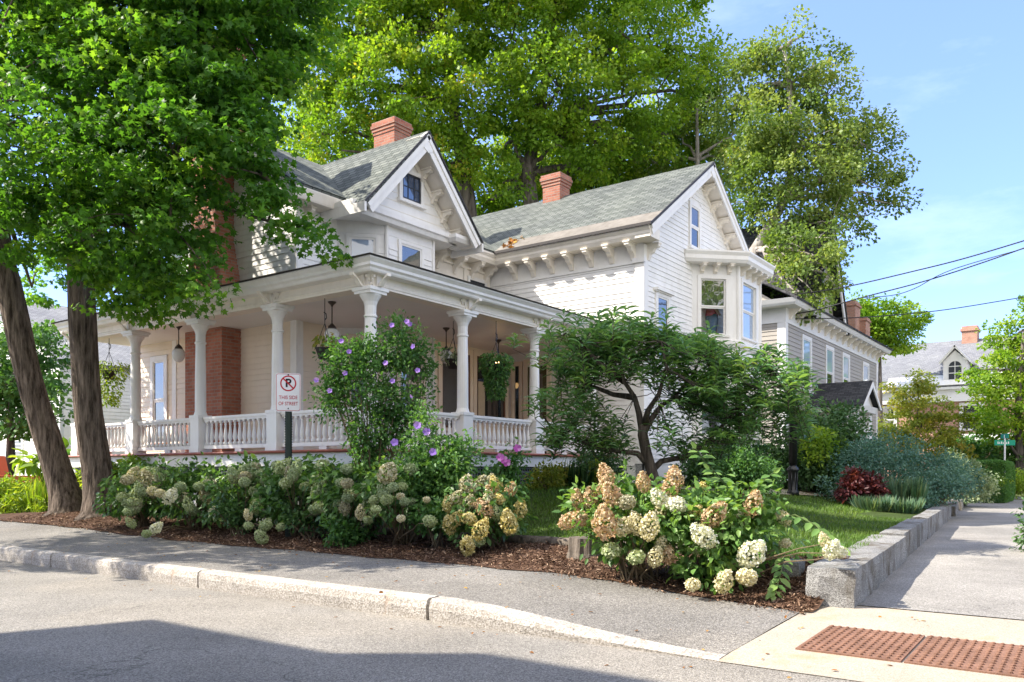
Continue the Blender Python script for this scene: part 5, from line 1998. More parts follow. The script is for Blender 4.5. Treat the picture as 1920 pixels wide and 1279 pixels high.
# orange pickup truck parked at the far left
def pickup(c, ang):
    ca, sa = math.cos(ang), math.sin(ang)
    loc = lambda x, y, z: Vector((c.x + x * ca - y * sa, c.y + x * sa + y * ca, c.z + z))
    t = thing('pickup_truck', c, 'orange pickup truck parked at the far left behind the bright green plants', 'truck')

    def sidepoly(pts, y0, y1):
        m = MB()
        m.extrude([loc(x, y0, z) for x, z in pts], loc(0, y1, 0) - loc(0, y0, 0))
        return m
    arch = lambda cx: [(cx + .45 * math.cos(a), .42 + .45 * math.sin(a)) for a in lin(0, math.pi, 8)]
    prof = [(2.6, .45)] + [(2.6, .95), (2.5, 1.05), (1.0, 1.12), (-2.45, 1.12), (-2.5, .5), (-2.1, .45)] + arch(-1.55)[::-1] + [(-1.0, .4), (1.1, .4)] + arch(1.65)[::-1] + [(2.15, .45)]
    part('body', sidepoly(prof, -.95, .95), MT['orange'], t)
    part('cab', sidepoly([(1.05, 1.12), (.55, 1.72), (-.55, 1.78), (-.75, 1.12)], -.82, .82), MT['orange'], t)
    part('side_window', sidepoly([(.9, 1.16), (.5, 1.64), (-.48, 1.68), (-.6, 1.16)], -.828, .828), MT['glass'], t)
    part('stripe', sidepoly([(2.5, .78), (2.5, .84), (-2.45, .84), (-2.45, .78)], -.957, .957), MT['chrome'], t)
    part('bumper', sidepoly([(2.58, .45), (2.72, .5), (2.72, .64), (2.58, .66)], -.9, .9), MT['chrome'], t)
    for x in (-1.55, 1.65):
        for s in (-1, 1):
            m = MB()
            a, b = loc(x, s * .97, .36), loc(x, s * .74, .36)
            m.tube([a, a.lerp(b, .15), a.lerp(b, .85), b], [.33, .36, .36, .33], 20)
            wo = part('wheel', m, MT['rubber'], t)
            a2 = loc(x, s * .985, .36)
            part('rim', MB().tube([a2, a], [.15, .2], 14), MT['chrome'], wo)
    for s in (-1, 1):
        m = MB()
        p = loc(2.59, s * .7, .82)
        m.tube([p, p + (loc(1, 0, 0) - loc(0, 0, 0)) * .05], [.12, .10], 14)
        part('headlight', m, MT['globe'], t)
    return t


q = at(-55, 893, 27.5)
pickup(Vector((q.x, q.y, .16)), math.radians(-75 + 180))

# ------------------------------------------------------------------ the two street maples at the left
def E(px, py, d, r, rz=None):
    p = at(px, py, d)
    return (p.x, p.y, p.z, r, rz if rz else r * .8)


def LZ(lat, d, z, r):
    p = FW * d + RT * lat
    return (p.x, p.y, z, r, r * .6)


b1 = Vector((8.75, 18.15, gz(8.75, 18.15) - .1))
b2 = Vector((8.80, 16.85, gz(8.80, 16.85) - .1))
tr1 = [b1 + UP * 0, b1 + Vector((0, 0, .12)), b1 + RT * -.1 + UP * .5] + [at(107, 880, 17.75), at(82, 800, 17.7), at(50, 690, 17.6), at(22, 560, 17.5), at(2, 470, 17.4), at(-20, 330, 17.2), at(-30, 150, 17), at(-20, -60, 16.9), at(0, -300, 16.8)]
tr2 = [b2 + UP * 0, b2 + Vector((0, 0, .12)), b2 + RT * -.05 + UP * .5] + [at(180, 870, 17.05), at(167, 780, 17.0), at(158, 660, 16.95), at(152, 540, 16.9), at(150, 420, 16.8), at(152, 250, 16.7), at(160, 60, 16.6), at(165, -150, 16.5), at(170, -400, 16.4)]
rd1 = [.56, .42, .315, .28, .265, .255, .248, .24, .21, .18, .14, .09]
rd2 = [.58, .44, .325, .285, .27, .262, .255, .25, .22, .18, .14, .09]
e1 = [E(-60, 40, 17, 1.9), E(20, 60, 16, 1.5), E(90, 20, 15.5, 1.4), E(-60, 250, 17, 1.7), E(30, 200, 15.8, 1.4), E(100, 150, 15.2, 1.3), E(-40, 400, 17.6, 1.5), E(50, 330, 15.8, 1.25),
      E(110, 280, 15, 1.2), E(40, 430, 16.4, .9, .6), E(-120, 480, 18.5, 1.2), E(100, 430, 18.8, 1.2), E(60, 530, 20, .9, .6), E(0, -160, 16, 2.2), E(100, -120, 15.4, 2.0), E(-150, 120, 17, 1.8)] + [LZ(*q) for q in ((-8.6, 12.4, 7.2, 1.3), (-9.8, 11.9, 7.0, 1.4), (-11.2, 12.3, 7.0, 1.5), (-12.6, 12.0, 7.4, 1.5), (-13.8, 12.6, 7.2, 1.5), (-10.4, 13.4, 6.6, 1.3), (-12.2, 13.6, 6.8, 1.4), (-9.2, 14.2, 6.4, 1.1), (-13.6, 14.6, 7.4, 1.6), (-15.2, 13.4, 8.0, 1.6), (-8.0, 11.3, 6.6, 1.0), (-7.9, 10.9, 6.9, .8), (-8.8, 11.0, 7.4, 1.0), (-8.4, 11.0, 6.2, .9), (-8.9, 11.6, 6.6, 1.0), (-7.7, 10.8, 6.3, .7), (-9.4, 11.2, 6.2, 1.0), (-8.3, 11.9, 6.4, .9))]
e2 = [E(180, 40, 15.5, 1.5), E(270, 60, 15, 1.5), E(360, 50, 14.6, 1.5), E(450, 60, 14.6, 1.4), E(540, 30, 14.8, .95, 1.0), E(170, 200, 15.3, 1.3), E(250, 180, 14.6, 1.35), E(340, 170, 14.2, 1.35),
      E(430, 150, 14.2, 1.1), E(490, 120, 14.5, .75), E(170, 330, 15, 1.2), E(250, 310, 14.3, 1.2), E(330, 290, 14, 1.2), E(420, 260, 13.9, 1.0), E(488, 255, 14, .62, .8), E(505, 325, 13.9, .55, .55),
      E(180, 440, 15.2, 1.1), E(260, 430, 14.3, 1.05), E(320, 400, 13.9, .95), E(455, 345, 13.8, .7, .5), E(535, 390, 13.7, .55, .45), E(575, 430, 13.6, .38, .33), E(612, 470, 13.5, .27, .22),
      E(230, 510, 15.5, 1.0, .7), E(310, 490, 14.6, .8, .55), E(395, 470, 13.6, .22, .2), E(340, 545, 14.8, .62, .33), E(270, 560, 15.5, .7, .4), E(405, 545, 13.6, .24, .25),
      E(200, -120, 15.2, 2.0), E(330, -110, 14.6, 1.9), E(450, -100, 14.6, 1.6), E(550, -70, 14.8, 1.1), E(210, 540, 18.5, .9, .6), E(300, 470, 18.8, .9, .7), E(180, 430, 18.6, 1.2)]
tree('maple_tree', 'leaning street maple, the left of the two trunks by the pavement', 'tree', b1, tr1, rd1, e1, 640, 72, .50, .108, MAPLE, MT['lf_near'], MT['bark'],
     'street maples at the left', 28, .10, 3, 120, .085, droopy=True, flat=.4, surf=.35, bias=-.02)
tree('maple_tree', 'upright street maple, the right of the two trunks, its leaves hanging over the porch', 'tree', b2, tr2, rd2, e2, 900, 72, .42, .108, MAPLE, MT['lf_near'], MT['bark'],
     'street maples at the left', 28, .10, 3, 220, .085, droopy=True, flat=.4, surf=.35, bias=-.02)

# ------------------------------------------------------------------ big trees behind the house
def V(px, py, d):
    return tuple(at(px, py, d))


def bgtree(name, label, base_px, d, trunk_px, r0, ells, **kw):
    b = at(base_px, 880, d)
    b.z = .8
    tr = [b] + [at(x, y, d) for x, y in trunk_px]
    rr_ = [r0 * (1 - .75 * i / (len(tr) - 1)) for i in range(len(tr))]
    return tree(name, label, 'tree', b, tr, rr_, ells, **kw)


big1 = [E(620, 60, 38, 2.6, 2.4), E(700, 20, 38, 3, 2.6), E(800, 40, 37, 3, 2.6), E(880, 10, 38, 3, 2.6), E(640, 170, 37, 2.2), E(720, 150, 36.5, 2.6), E(810, 170, 36, 2.6), E(880, 200, 37, 2.3), E(570, 150, 38, 2.0), E(560, 240, 37, 1.8, 1.3),
        E(640, 270, 36.5, 2.0, 1.4), E(720, 260, 38, 1.8, 1.4), E(830, 290, 37, 1.7, 1.4), E(870, 345, 38, 1.3, 1.0), E(760, -90, 38, 3.4), E(870, -90, 38, 3.4), E(640, -60, 38, 3), E(540, 60, 39, 2)]
big2 = [E(960, 50, 38, 3, 2.6), E(1040, 20, 38, 3, 2.6), E(1130, 40, 38, 3, 2.6), E(1220, 50, 39, 2.6, 2.4), E(1290, 90, 39, 1.7, 1.8), E(960, 160, 37, 2.4), E(1050, 150, 36.5, 2.6), E(1140, 160, 37, 2.5), E(1230, 160, 38, 2.2), E(960, 260, 37, 1.8, 1.3),
        E(1040, 260, 37, 1.6, 1.3), E(1120, 260, 38, 1.7, 1.4), E(1190, 250, 38, 1.5), E(940, 340, 38, 1.3, .9), E(1130, 315, 39, 1.1, .8), E(990, -90, 38, 3.4), E(1110, -80, 38, 3.4), E(1230, -40, 39, 2.6), E(1250, 245, 39, 1.4), E(1000, 345, 40, 1.2, .7), E(930, 300, 42, 1.6, 1.2), E(1000, 310, 42, 1.6, 1.2), E(1080, 330, 42, 1.7, 1.1), E(1150, 290, 42, 1.7, 1.3), E(1090, 270, 42, 1.7, 1.3), E(1200, 310, 42, 1.5, 1.1), E(1260, 290, 42, 1.4, 1.2), E(1300, 170, 40, 1.5, 1.5), E(1330, 260, 42, 1.3, 1.2), E(900, 400, 43, 1.5, .8), E(960, 390, 43, 1.5, .8)]
bgtree('maple_tree', 'sunlit yellow-green maple towering behind the front gable', 870, 38, [(880, 420), (872, 330), (850, 200), (830, 60), (820, -80)], .48, big1, ncl=600, k=115, rc=.8, lsize=.195, shp=DIAM, lmat=MT['lf_maple'], bmat=MT['bark2'], n=10, limbs=1, twigs=90, lr=.16, flat=.5, surf=.5, tilt=.9, bias=.06)
bgtree('maple_tree', 'tall many-stemmed green maple behind the wing roof, right of the yellow-green one', 1010, 38, [(1000, 420), (990, 330), (1000, 250), (1030, 120), (1050, -60)], .45, big2, ncl=680, k=110, rc=.8, lsize=.195, shp=DIAM, lmat=MT['lf_maple2'], bmat=MT['bark2'], n=10, limbs=1, twigs=90, lr=.17, flat=.5, surf=.5, tilt=.9, bias=.04)
bgtree('maple_tree', 'deep green tree filling the gap above the wing ridge between the maple trunks', 1100, 43, [(1100, 500), (1105, 380), (1110, 300)], .3, [E(900, 350, 43, 1.8, 1.6), E(950, 380, 43, 1.8, 1.3), E(960, 300, 44, 1.8, 1.5), E(1020, 350, 43, 2.0, 1.6), E(1080, 300, 44, 2.0, 1.6), E(1100, 350, 43, 2.0, 1.4), E(1160, 310, 43, 2.0, 1.6), E(1220, 300, 43, 2.0, 1.6), E(1280, 270, 43, 1.8, 1.6), E(1330, 320, 43, 1.6, 1.8), E(1240, 230, 44, 1.8, 1.4), E(700, 270, 44, 2.0, 1.5), E(620, 290, 44, 2, 1.5), E(840, 300, 44, 2, 1.5), E(540, 270, 44, 2, 1.6), E(1375, 400, 43, 1.4, 1.6)], ncl=330, k=90, rc=1.0, lsize=.24, shp=DIAM, lmat=MT['lf_maple2'], bmat=MT['bark2'], n=8, limbs=3, twigs=20, lr=.12, flat=.6, bias=.1)
extra = MB()
ell3 = [E(1330, 130, 41, 1.3, 1.3), E(1320, 220, 41, 1.4, 1.2), E(1260, 240, 41, 1.2, 1.0), E(1345, 290, 41, .9, .8), E(1230, 300, 41, 1.0, .7), E(1360, 170, 40, 1.0, 1.0), E(1370, 250, 40, 1.0, 1.0), E(1355, 330, 40, .9, .9)]
bgtree('thin_tree', 'thin half-bare tree of pale stems rising behind the wing gable peak', 1305, 40, [(1305, 400), (1308, 300), (1306, 200), (1312, 110)], .16, ell3, ncl=110, k=55, rc=.75, lsize=.18, shp=DIAM, lmat=MT['lf_birch'], bmat=MT['birchbark'], n=8, limbs=1, twigs=50, lr=.08, flat=.5, surf=.3)
bir = [E(1455, 90, 34, 1.1, 1.0), E(1500, 65, 34, .7, .55), E(1420, 150, 34, 1.4, 1.2), E(1490, 160, 34, 1.5, 1.3), E(1550, 170, 34, 1.2, 1.1), E(1430, 240, 33.5, 1.7, 1.4), E(1510, 250, 33, 1.8, 1.5), E(1585, 240, 34, 1.5, 1.3), E(1635, 270, 34, 1.0, .9),
       E(1440, 330, 33, 1.5, 1.3), E(1520, 330, 33, 1.7, 1.3), E(1600, 320, 34, 1.4, 1.1), E(1660, 340, 34.5, .75, .9), E(1640, 385, 34.5, .5, .4), E(1460, 400, 33, 1.1, 1.0), E(1540, 400, 33.5, 1.2, .9), E(1400, 370, 33.5, .9, .8), E(1370, 200, 35, 1.0, .9), E(1385, 300, 35, .9, .9),
       E(1500, 455, 31.5, .9, .9), E(1540, 500, 31.3, .9, .9), E(1485, 520, 31, .8, .7), E(1560, 440, 31.5, .7, .6), E(1530, 550, 31, .55, .6), E(1460, 465, 32, .7, .6), E(1575, 480, 31.3, .45, .5), E(1520, 580, 30.6, .3, .35), E(1400, 120, 34.5, .8, .8), E(1672, 300, 34.5, .6, .5), E(1680, 380, 34.5, .5, .4), E(1625, 400, 34.3, .7, .5), E(1590, 420, 32.5, .7, .5), E(1560, 110, 34, .5, .4), E(1500, 560, 30.8, .5, .5), E(1565, 530, 31, .5, .5)]
bgtree('birch_tree', 'olive-green birch-like tree leaning over the grey house against the blue sky', 1400, 33.5, [(1405, 560), (1415, 470), (1440, 430), (1475, 370), (1490, 280), (1480, 160), (1470, 90)], .30, bir, ncl=400, k=105, rc=.58, lsize=.155, shp=DIAM, lmat=MT['lf_birch'], bmat=MT['birchbark'], n=10, limbs=1, twigs=120, lr=.09, flat=.7, surf=.4, tilt=.9)
# right-hand and far trees
bgtree('tree', 'round-headed tree standing behind the twin brick chimneys', 1650, 62, [(1650, 760), (1650, 640)], .3, [E(1600, 600, 62, 1.8), E(1640, 600, 62, 2.0), E(1685, 600, 62, 1.8), E(1650, 580, 62, 1.6), E(1690, 630, 62, 1.4), E(1630, 640, 62, 1.8), E(1600, 580, 62, 1.2)], ncl=130, k=80, rc=.9, lsize=.28, shp=DIAM, lmat=MT['lf_maple2'], bmat=MT['bark2'], n=8, twigs=20, lr=.1)
rt = [E(1900, 630, 46, 1.3, 1.1), E(1935, 680, 46, 1.8, 1.4), E(1870, 690, 45, 1.3, .9), E(1850, 735, 45, 1.0, .7), E(1905, 750, 45, 1.6, 1.0), E(1850, 790, 44.5, 1.2, .6), E(1900, 810, 45, 1.5, .7), E(1950, 800, 45, 1.5, 1.2), E(1945, 600, 46, 1.6, 1.4), E(1840, 690, 46, .7, .5), E(1970, 720, 46, 2, 2)]
bgtree('tree', 'sunlit green tree at the right edge in front of the brick house', 1915, 45, [(1912, 860), (1908, 780), (1912, 700), (1920, 620)], .26, rt, ncl=230, k=90, rc=.75, lsize=.2, shp=DIAM, lmat=MT['lf_maple2'], bmat=MT['bark2'], n=9, twigs=40, lr=.09, flat=.3, bias=.12)
yt = [E(1700, 740, 46, 1.32, 1.08), E(1750, 760, 46, 1.20, 0.96), E(1680, 800, 46, 1.32, 0.96), E(1730, 810, 46, 1.56, 1.08), E(1780, 800, 46, 1.08, 0.96), E(1720, 710, 46, 0.84, 0.72), E(1660, 830, 46, 1.08, 0.84), E(1770, 845, 46, 1.20, 0.72), E(1700, 860, 46, 1.44, 0.72)]
bgtree('ornamental_tree', 'yellowing small tree beyond the far end of the grey house', 1722, 46, [(1722, 880), (1720, 810), (1722, 740)], .12, yt, ncl=170, k=80, rc=.55, lsize=.16, shp=DIAM, lmat=MT['lf_yel'], bmat=MT['bark2'], n=8, twigs=30, lr=.05)
bgtree('tree', 'low green tree against the lower storey of the brick house', 1815, 48, [(1815, 880), (1815, 850)], .14, [E(1800, 850, 48, 1.2, .9), E(1850, 860, 47, 1.3, .9), E(1910, 870, 46, 1.4, 1.2), E(1820, 830, 48, .9, .6)], ncl=110, k=80, rc=.6, lsize=.2, shp=DIAM, lmat=MT['lf_sharon'], bmat=MT['bark2'], n=8, twigs=14, lr=.05, bias=.1)
tree('street_tree', 'tree across the side street that shows as a reflection in the bay window', 'tree', (12, -14, 0), [(12, -14, 0), (12, -14, 4), (12.2, -14, 9)], [.3, .25, .1], [(12, -14, 7, 3.2, 2.6), (9.5, -15, 6, 2.2, 1.8), (14.5, -14.5, 6, 2.2, 1.8), (12, -14, 10.5, 2.2, 2)], 200, 60, 1.0, .26, DIAM, MT['lf_maple'], MT['bark2'], twigs=10)
# left background trees
lt = [E(40, 690, 30, 1.5, 1.2), E(0, 720, 30, 1.6, 1.4), E(80, 740, 29, .9, .7), E(30, 780, 29.5, 1.3, .9), E(60, 640, 30, 1.3, .9), E(-60, 700, 30, 1.6, 1.6)]
bgtree('tree', 'dark green tree in front of the tall white house at the far left', 20, 29.5, [(20, 820), (20, 720)], .2, lt, ncl=120, k=85, rc=.7, lsize=.19, shp=DIAM, lmat=MT['lf_sharon'], bmat=MT['bark2'], n=8, twigs=14, lr=.08)
lt2 = [E(215, 650, 44, 1.5), E(240, 690, 44, 1.4), E(200, 720, 44, 1.3, .9), E(185, 620, 44, 1.6), E(250, 640, 44, 1.2)]
bgtree('tree', 'distant green tree showing under the porch eave at its far left end', 215, 44, [(215, 800), (215, 690)], .22, lt2, ncl=90, k=80, rc=.9, lsize=.24, shp=DIAM, lmat=MT['lf_maple2'], bmat=MT['bark2'], n=8, twigs=10, lr=.08)

# ------------------------------------------------------------------ peach tree on the lawn
pd = 14.3
pbz = at(1235, 900, pd)
pbz.z = gz(pbz.x, pbz.y) - .05
pb = pbz
t = thing('peach_tree', pb, 'small spreading peach tree with drooping narrow leaves in the middle of the lawn', 'tree')
tm = MB()
F0 = at(1212, 850, pd); F1 = at(1205, 815, pd)
tm.tube([pb, pb + UP * .12, at(1222, 885, pd), F0, F1, at(1207, 795, pd)], [.16, .12, .10, .095, .088, .085], 14, wob=.10)
limbs_ = [[F1, at(1198, 775, pd), at(1190, 745, pd - .1), at(1170, 715, pd - .2), at(1160, 670, pd - .3), at(1150, 630, pd - .3)],
          [F1, at(1222, 785, pd + .1), at(1240, 760, pd + .2), at(1265, 745, pd + .2), at(1300, 700, pd + .2), at(1320, 660, pd)],
          [at(1207, 800, pd), at(1215, 770, pd - .2), at(1235, 740, pd - .5), at(1250, 690, pd - .7), at(1240, 640, pd - .7)],
          [at(1215, 890, pd), at(1240, 865, pd + .1), at(1290, 855, pd + .1), at(1330, 825, pd), at(1385, 765, pd - .2), at(1430, 730, pd - .4), at(1480, 720, pd - .5)],
          [at(1214, 870, pd), at(1195, 850, pd), at(1150, 845, pd - .2), at(1100, 830, pd - .3), at(1050, 820, pd - .4)],
          [at(1190, 745, pd), at(1150, 740, pd + .3), at(1100, 720, pd + .4), at(1050, 690, pd + .4)],
          [at(1265, 745, pd), at(1310, 760, pd + .6), at(1370, 790, pd + .5), at(1410, 800, pd + .5)],
          [at(1170, 715, pd), at(1120, 680, pd - .5), at(1090, 640, pd - .5), at(1060, 625, pd - .4)],
          [at(1320, 660, pd), at(1360, 690, pd), at(1400, 680, pd), at(1440, 690, pd)]]
tips = []
for L in limbs_:
    n = len(L)
    tm.tube(L, [.062 * (1 - .8 * i / (n - 1)) for i in range(n)], 8)
    tips += [p for p in L[2:]]
zones = [(1070, 640, 55, 30, 14), (1130, 630, 50, 30, 14), (1190, 630, 50, 28, 14), (1250, 640, 45, 30, 12), (1300, 660, 40, 30, 12), (1080, 700, 60, 35, 18), (1150, 690, 60, 40, 18), (1220, 690, 60, 40, 18), (1290, 700, 55, 40, 18),
         (1355, 690, 45, 35, 14), (1410, 690, 45, 30, 14), (1460, 710, 40, 30, 12), (1060, 760, 45, 35, 14), (1110, 780, 40, 30, 8), (1090, 830, 60, 25, 15), (1150, 825, 35, 20, 6), (1040, 820, 30, 20, 6), (1320, 750, 45, 35, 12), (1370, 760, 45, 40, 16), (1425, 755, 45, 38, 15), (1480, 770, 35, 40, 12),
         (1400, 805, 40, 22, 9), (1345, 810, 35, 25, 8), (1250, 800, 40, 20, 4), (1260, 845, 25, 12, 3), (1500, 730, 25, 25, 6), (1300, 840, 25, 12, 3), (1280, 765, 30, 20, 5)]
PP, DD, NN, TT, SZ_ = [], [], [], [], []
na = np.array([tuple(p) for p in tips])
for (cx, cy, rx, ry, k) in zones:
    for _ in range(int(k * 1.5)):
        c = at(cx + random.gauss(0, rx * .6), cy + random.gauss(0, ry * .6), pd + random.gauss(0, .55))
        j = int(np.argmin(((na - np.array(c)) ** 2).sum(1)))
        s = Vector(na[j])
        up = Vector((random.uniform(-.5, .5), random.uniform(-.5, .5), random.uniform(.1, 1.0))).normalized()
        L = random.uniform(.3, .55)
        tip = c + up * L * .5
        st_ = c - up * L * .5
        tm.tube([s, s.lerp(st_, .6) - UP * .03, st_, c, tip], [.009, .007, .006, .004, .002], 4, cap=False)
        ct = random.random()
        nl = random.randint(13, 20)
        for i in range(nl):
            f = i / nl
            p = st_.lerp(tip, f)
            a = i * 2.4
            d = Vector((math.cos(a), math.sin(a), .35 - .2 * random.random())) + up * .35
            PP.append(p); DD.append(d)
            NN.append(Vector((random.gauss(0, .3), random.gauss(0, .3), 1)))
            TT.append(.55 * ct + .45 * random.random())
            SZ_.append(random.uniform(.20, .31))
LANCED = shape([(0, 0, 0), (.085, .25, .04), (.10, .5, .0), (.07, .75, -.16), (0, .95, -.42), (-.07, .75, -.16), (-.10, .5, .0), (-.085, .25, .04)], [(0, 1, 2, 7), (2, 6, 7), (2, 3, 5, 6), (3, 4, 5)])
leaf_obj('crown', t, np.array(PP), np.array(DD), np.array(NN), np.array(SZ_), LANCED, np.array(TT), MT['lf_peach'])
part('trunk', tm, MT['peachbark'], t, True, anchor=pb)

# ------------------------------------------------------------------ shrubs
def shrub(name, label, cat, ells, ncl, k, rc, size, shp, mat, group=None, base=None, stems=14, smat='stem', flat=.7, surf=.4, tilt=.8, droop=.1, bias=0):
    c = np.array([e[:3] for e in ells]).mean(0)
    b = Vector((c[0], c[1], gz(c[0], c[1]))) if base is None else Vector(base)
    t = thing(name, b, label, cat, group)
    o, C = tree_leaves('foliage', t, ells, ncl, k, rc, size, shp, mat, flat=flat, surf=surf, tilt=tilt, droop=droop, tbias=bias)
    m = MB()
    for i in RNG.choice(len(C), min(stems, len(C)), replace=False):
        e = Vector(C[i])
        s = b + Vector((random.uniform(-.12, .12), random.uniform(-.12, .12), -.05))
        m.tube(limb_path(s, e, .02, 4, .05), [.016, .014, .011, .008, .005], 5, cap=False)
    if m.v:
        part('stems', m, MT[smat], t)
    return t, C


def flower(P, D, size, mat, name, par, petals=5):
    """open five-petalled flowers"""
    pp, dd, nn, tt = [], [], [], []
    for p, d in zip(P, D):
        d = Vector(d).normalized()
        a = d.cross(Vector((.3, .2, .9))).normalized()
        b = d.cross(a)
        for k in range(petals):
            an = 2 * math.pi * k / petals
            pp.append(p); dd.append((a * math.cos(an) + b * math.sin(an)) + d * .35); nn.append(d); tt.append(random.random())
    return leaf_obj(name, par, np.array([tuple(x) for x in pp]), np.array([tuple(x) for x in dd]), np.array([tuple(x) for x in nn]), size, shape([(0, 0, 0), (.42, .45, .05), (.38, .9, .02), (0, 1.02, -.04), (-.38, .9, .02), (-.42, .45, .05)], [(0, 1, 2, 3), (0, 3, 4, 5)]), np.array(tt), mat)


# rose of Sharon by the porch corner
rs = [E(650, 680, 12.9, .36, .36), E(735, 640, 12.9, .32, .34), E(765, 660, 12.9, .30, .42), E(690, 660, 12.9, .3, .3), E(622, 715, 12.9, .22, .32), E(690, 730, 12.8, .45, .36), E(765, 740, 12.8, .34, .36), E(640, 760, 12.8, .24, .28), E(700, 800, 12.8, .36, .3), E(750, 800, 12.8, .24, .26), E(695, 850, 12.8, .24, .3), E(750, 618, 12.9, .2, .16), E(798, 690, 12.9, .16, .28), E(665, 840, 12.7, .2, .26), E(605, 750, 12.9, .12, .2), E(720, 870, 12.8, .2, .2)]
t, C = shrub('althea_shrub', 'tall rose of Sharon shrub with violet flowers in front of the porch corner', 'shrub', rs, 260, 40, .2, .068, OVAL, MT['lf_sharon'], base=at(705, 960, 12.8).xy.to_3d() + UP * gz(9.1, 9.3), stems=40, flat=.9, tilt=.9)
fl_px = [(763, 603), (735, 610), (768, 608), (700, 632), (655, 660), (737, 628), (775, 650), (688, 690), (723, 681), (630, 690), (647, 700), (671, 731), (736, 715), (657, 718), (618, 733), (680, 730), (783, 695), (784, 705), (593, 713), (620, 748), (770, 745), (801, 744), (784, 800), (622, 760), (640, 640)]
fl_px = fl_px[:3] + fl_px[4::2] + [(655, 660), (784, 800)]
flower([at(x, y, 12.45) for x, y in fl_px], [-FW + Vector((random.gauss(0, .4), random.gauss(0, .4), .3)) for _ in fl_px], .044, MT['petal'], 'blossoms', t)['kind'] = 'stuff'
rs2 = [E(790, 830, 12, .3, .25), E(830, 860, 11.8, .36, .28), E(870, 850, 12, .25, .22), E(780, 880, 11.8, .35, .3), E(840, 900, 11.9, .35, .25), E(800, 790, 12.1, .16, .2)]
t, C = shrub('althea_shrub', 'low rose of Sharon with few violet flowers, beside the much taller one', 'shrub', rs2, 120, 42, .2, .07, OVAL, MT['lf_sharon'], base=(9.15, 8.2, gz(9.15, 8.2)), stems=20, flat=.9, bias=.1)
flower([at(x, y, 11.6) for x, y in [(783, 798), (800, 810), (812, 848), (740, 830)]], [-FW + UP * .3] * 4, .06, MT['petal'], 'blossoms', t)['kind'] = 'stuff'
rs3 = [E(950, 870, 13, .2, .18), E(970, 845, 13, .1, .12), E(940, 900, 12.9, .28, .2), E(960, 900, 13, .2, .2)]
t, C = shrub('althea_shrub', 'slender rose of Sharon with two magenta flowers against the dark lattice', 'shrub', rs3, 40, 36, .16, .075, OVAL, MT['lf_sharon'], base=(10.4, 8.7, gz(10.4, 8.7)), stems=10, flat=.9)
flower([at(x, y, 12.7) for x, y in [(970, 841), (944, 862), (950, 868), (938, 858)]], [-FW + UP * .3] * 4, .068, MT['petalp'], 'blossoms', t)['kind'] = 'stuff'

# ------------------------------------------------------------------ hydrangeas
FLOR = shape([(-.5, -.5, 0), (.5, -.5, .12), (.5, .5, 0), (-.5, .5, .12)], [(0, 1, 2, 3)])


def bloom_me(kind, cone):
    n = 520
    d = ball(n, .999)
    z = d[:, 2]
    P = d * np.array([1, 1, 1.0])
    if cone:
        s = np.where(z > 0, 1 - .42 * z, 1)
        P = np.stack([d[:, 0] * .085 * s, d[:, 1] * .085 * s, z * .125], 1)
    else:
        P = np.stack([d[:, 0] * .085, d[:, 1] * .085, z * .066], 1)
    lump = np.array([noise.noise(Vector(x) * 3.1) for x in d])
    P = P * (1 + .17 * lump[:, None] + .07 * RNG.normal(size=(n, 1)))
    Nn = d + RNG.normal(size=(n, 3)) * .3
    T = .5 + .28 * RNG.normal(size=n) + .15 * z + .35 * lump
    return leaf_mesh('bloom', P, RNG.normal(size=(n, 3)), Nn, .0165 * (.8 + .5 * RNG.random(n)), FLOR, T, MT['bl_' + kind])


BL = {}
for k in ('pink', 'cream', 'white', 'green', 'yellow', 'dusk', 'sage'):
    for c in (0, 1):
        BL[(k, c)] = bloom_me(k, c)


def hydrangea(label, base, ells, blooms, mat, ncl=90, k=22, lsize=.105, stems=16, shoots=(), cone=.7):
    t, C = shrub('hydrangea_shrub', label, 'hydrangea', ells, ncl, k, .2, lsize, OVAL, MT[mat], 'hydrangeas in the mulch bed', base, stems, flat=.8, surf=.35, tilt=.6, droop=.45)
    sm = MB()
    for (px, py, d, kind, s) in blooms:
        p = at(px, py, d)
        c = 1 if random.random() < cone else 0
        tl = random.uniform(.1, .9) * (1 if c else .5)
        az = random.uniform(0, 6.28)
        s *= .98
        place('bloom', BL[(kind, c)], t, p, scale=(s, s, s), rot=(tl, 0, az))
        b = Vector(base) + Vector((random.uniform(-.15, .15), random.uniform(-.15, .15), 0))
        sm.tube(limb_path(b, p - UP * .04, .06, 4, .06), [.012, .010, .008, .006, .004], 5, cap=False)
    part('flower_stems', sm, MT['stem'], t)
    for pts in shoots:
        Q = [at(*p) for p in pts]
        m = MB()
        m.tube(Q, [.008 - .004 * i / len(Q) for i in range(len(Q))], 5, cap=False)
        so_ = part('shoot', m, MT['gstem'], t)
        P, D, Nn, T, Sz = [], [], [], [], []
        for i in range(len(Q) - 1):
            for f in (.25, .75):
                p = Q[i].lerp(Q[i + 1], f)
                dr_ = (Q[i + 1] - Q[i]).normalized()
                for s in (-1, 1):
                    P.append(p); D.append(RT * s + dr_ * .5 - UP * .45 + FW * random.uniform(-.5, .2)); Nn.append(UP - FW * .5); T.append(random.uniform(.3, 1)); Sz.append(random.uniform(.10, .16))
        P.append(Q[-1]); D.append(Q[-1] - Q[-2]); Nn.append(-FW + UP * .3); T.append(1); Sz.append(.1)
        leaf_obj('shoot_leaves', so_, np.array([tuple(x) for x in P]), np.array([tuple(x) for x in D]), np.array([tuple(x) for x in Nn]), np.array(Sz), OVAL, np.array(T), MT['lf_hyd'])
    return t


def rb(n, x0, x1, y0, y1, d, kinds, s=(.7, 1.1), dj=.3):
    return [(random.uniform(x0, x1), random.uniform(y0, y1), d + random.uniform(-dj, dj), random.choice(kinds), random.uniform(*s)) for _ in range(n)]


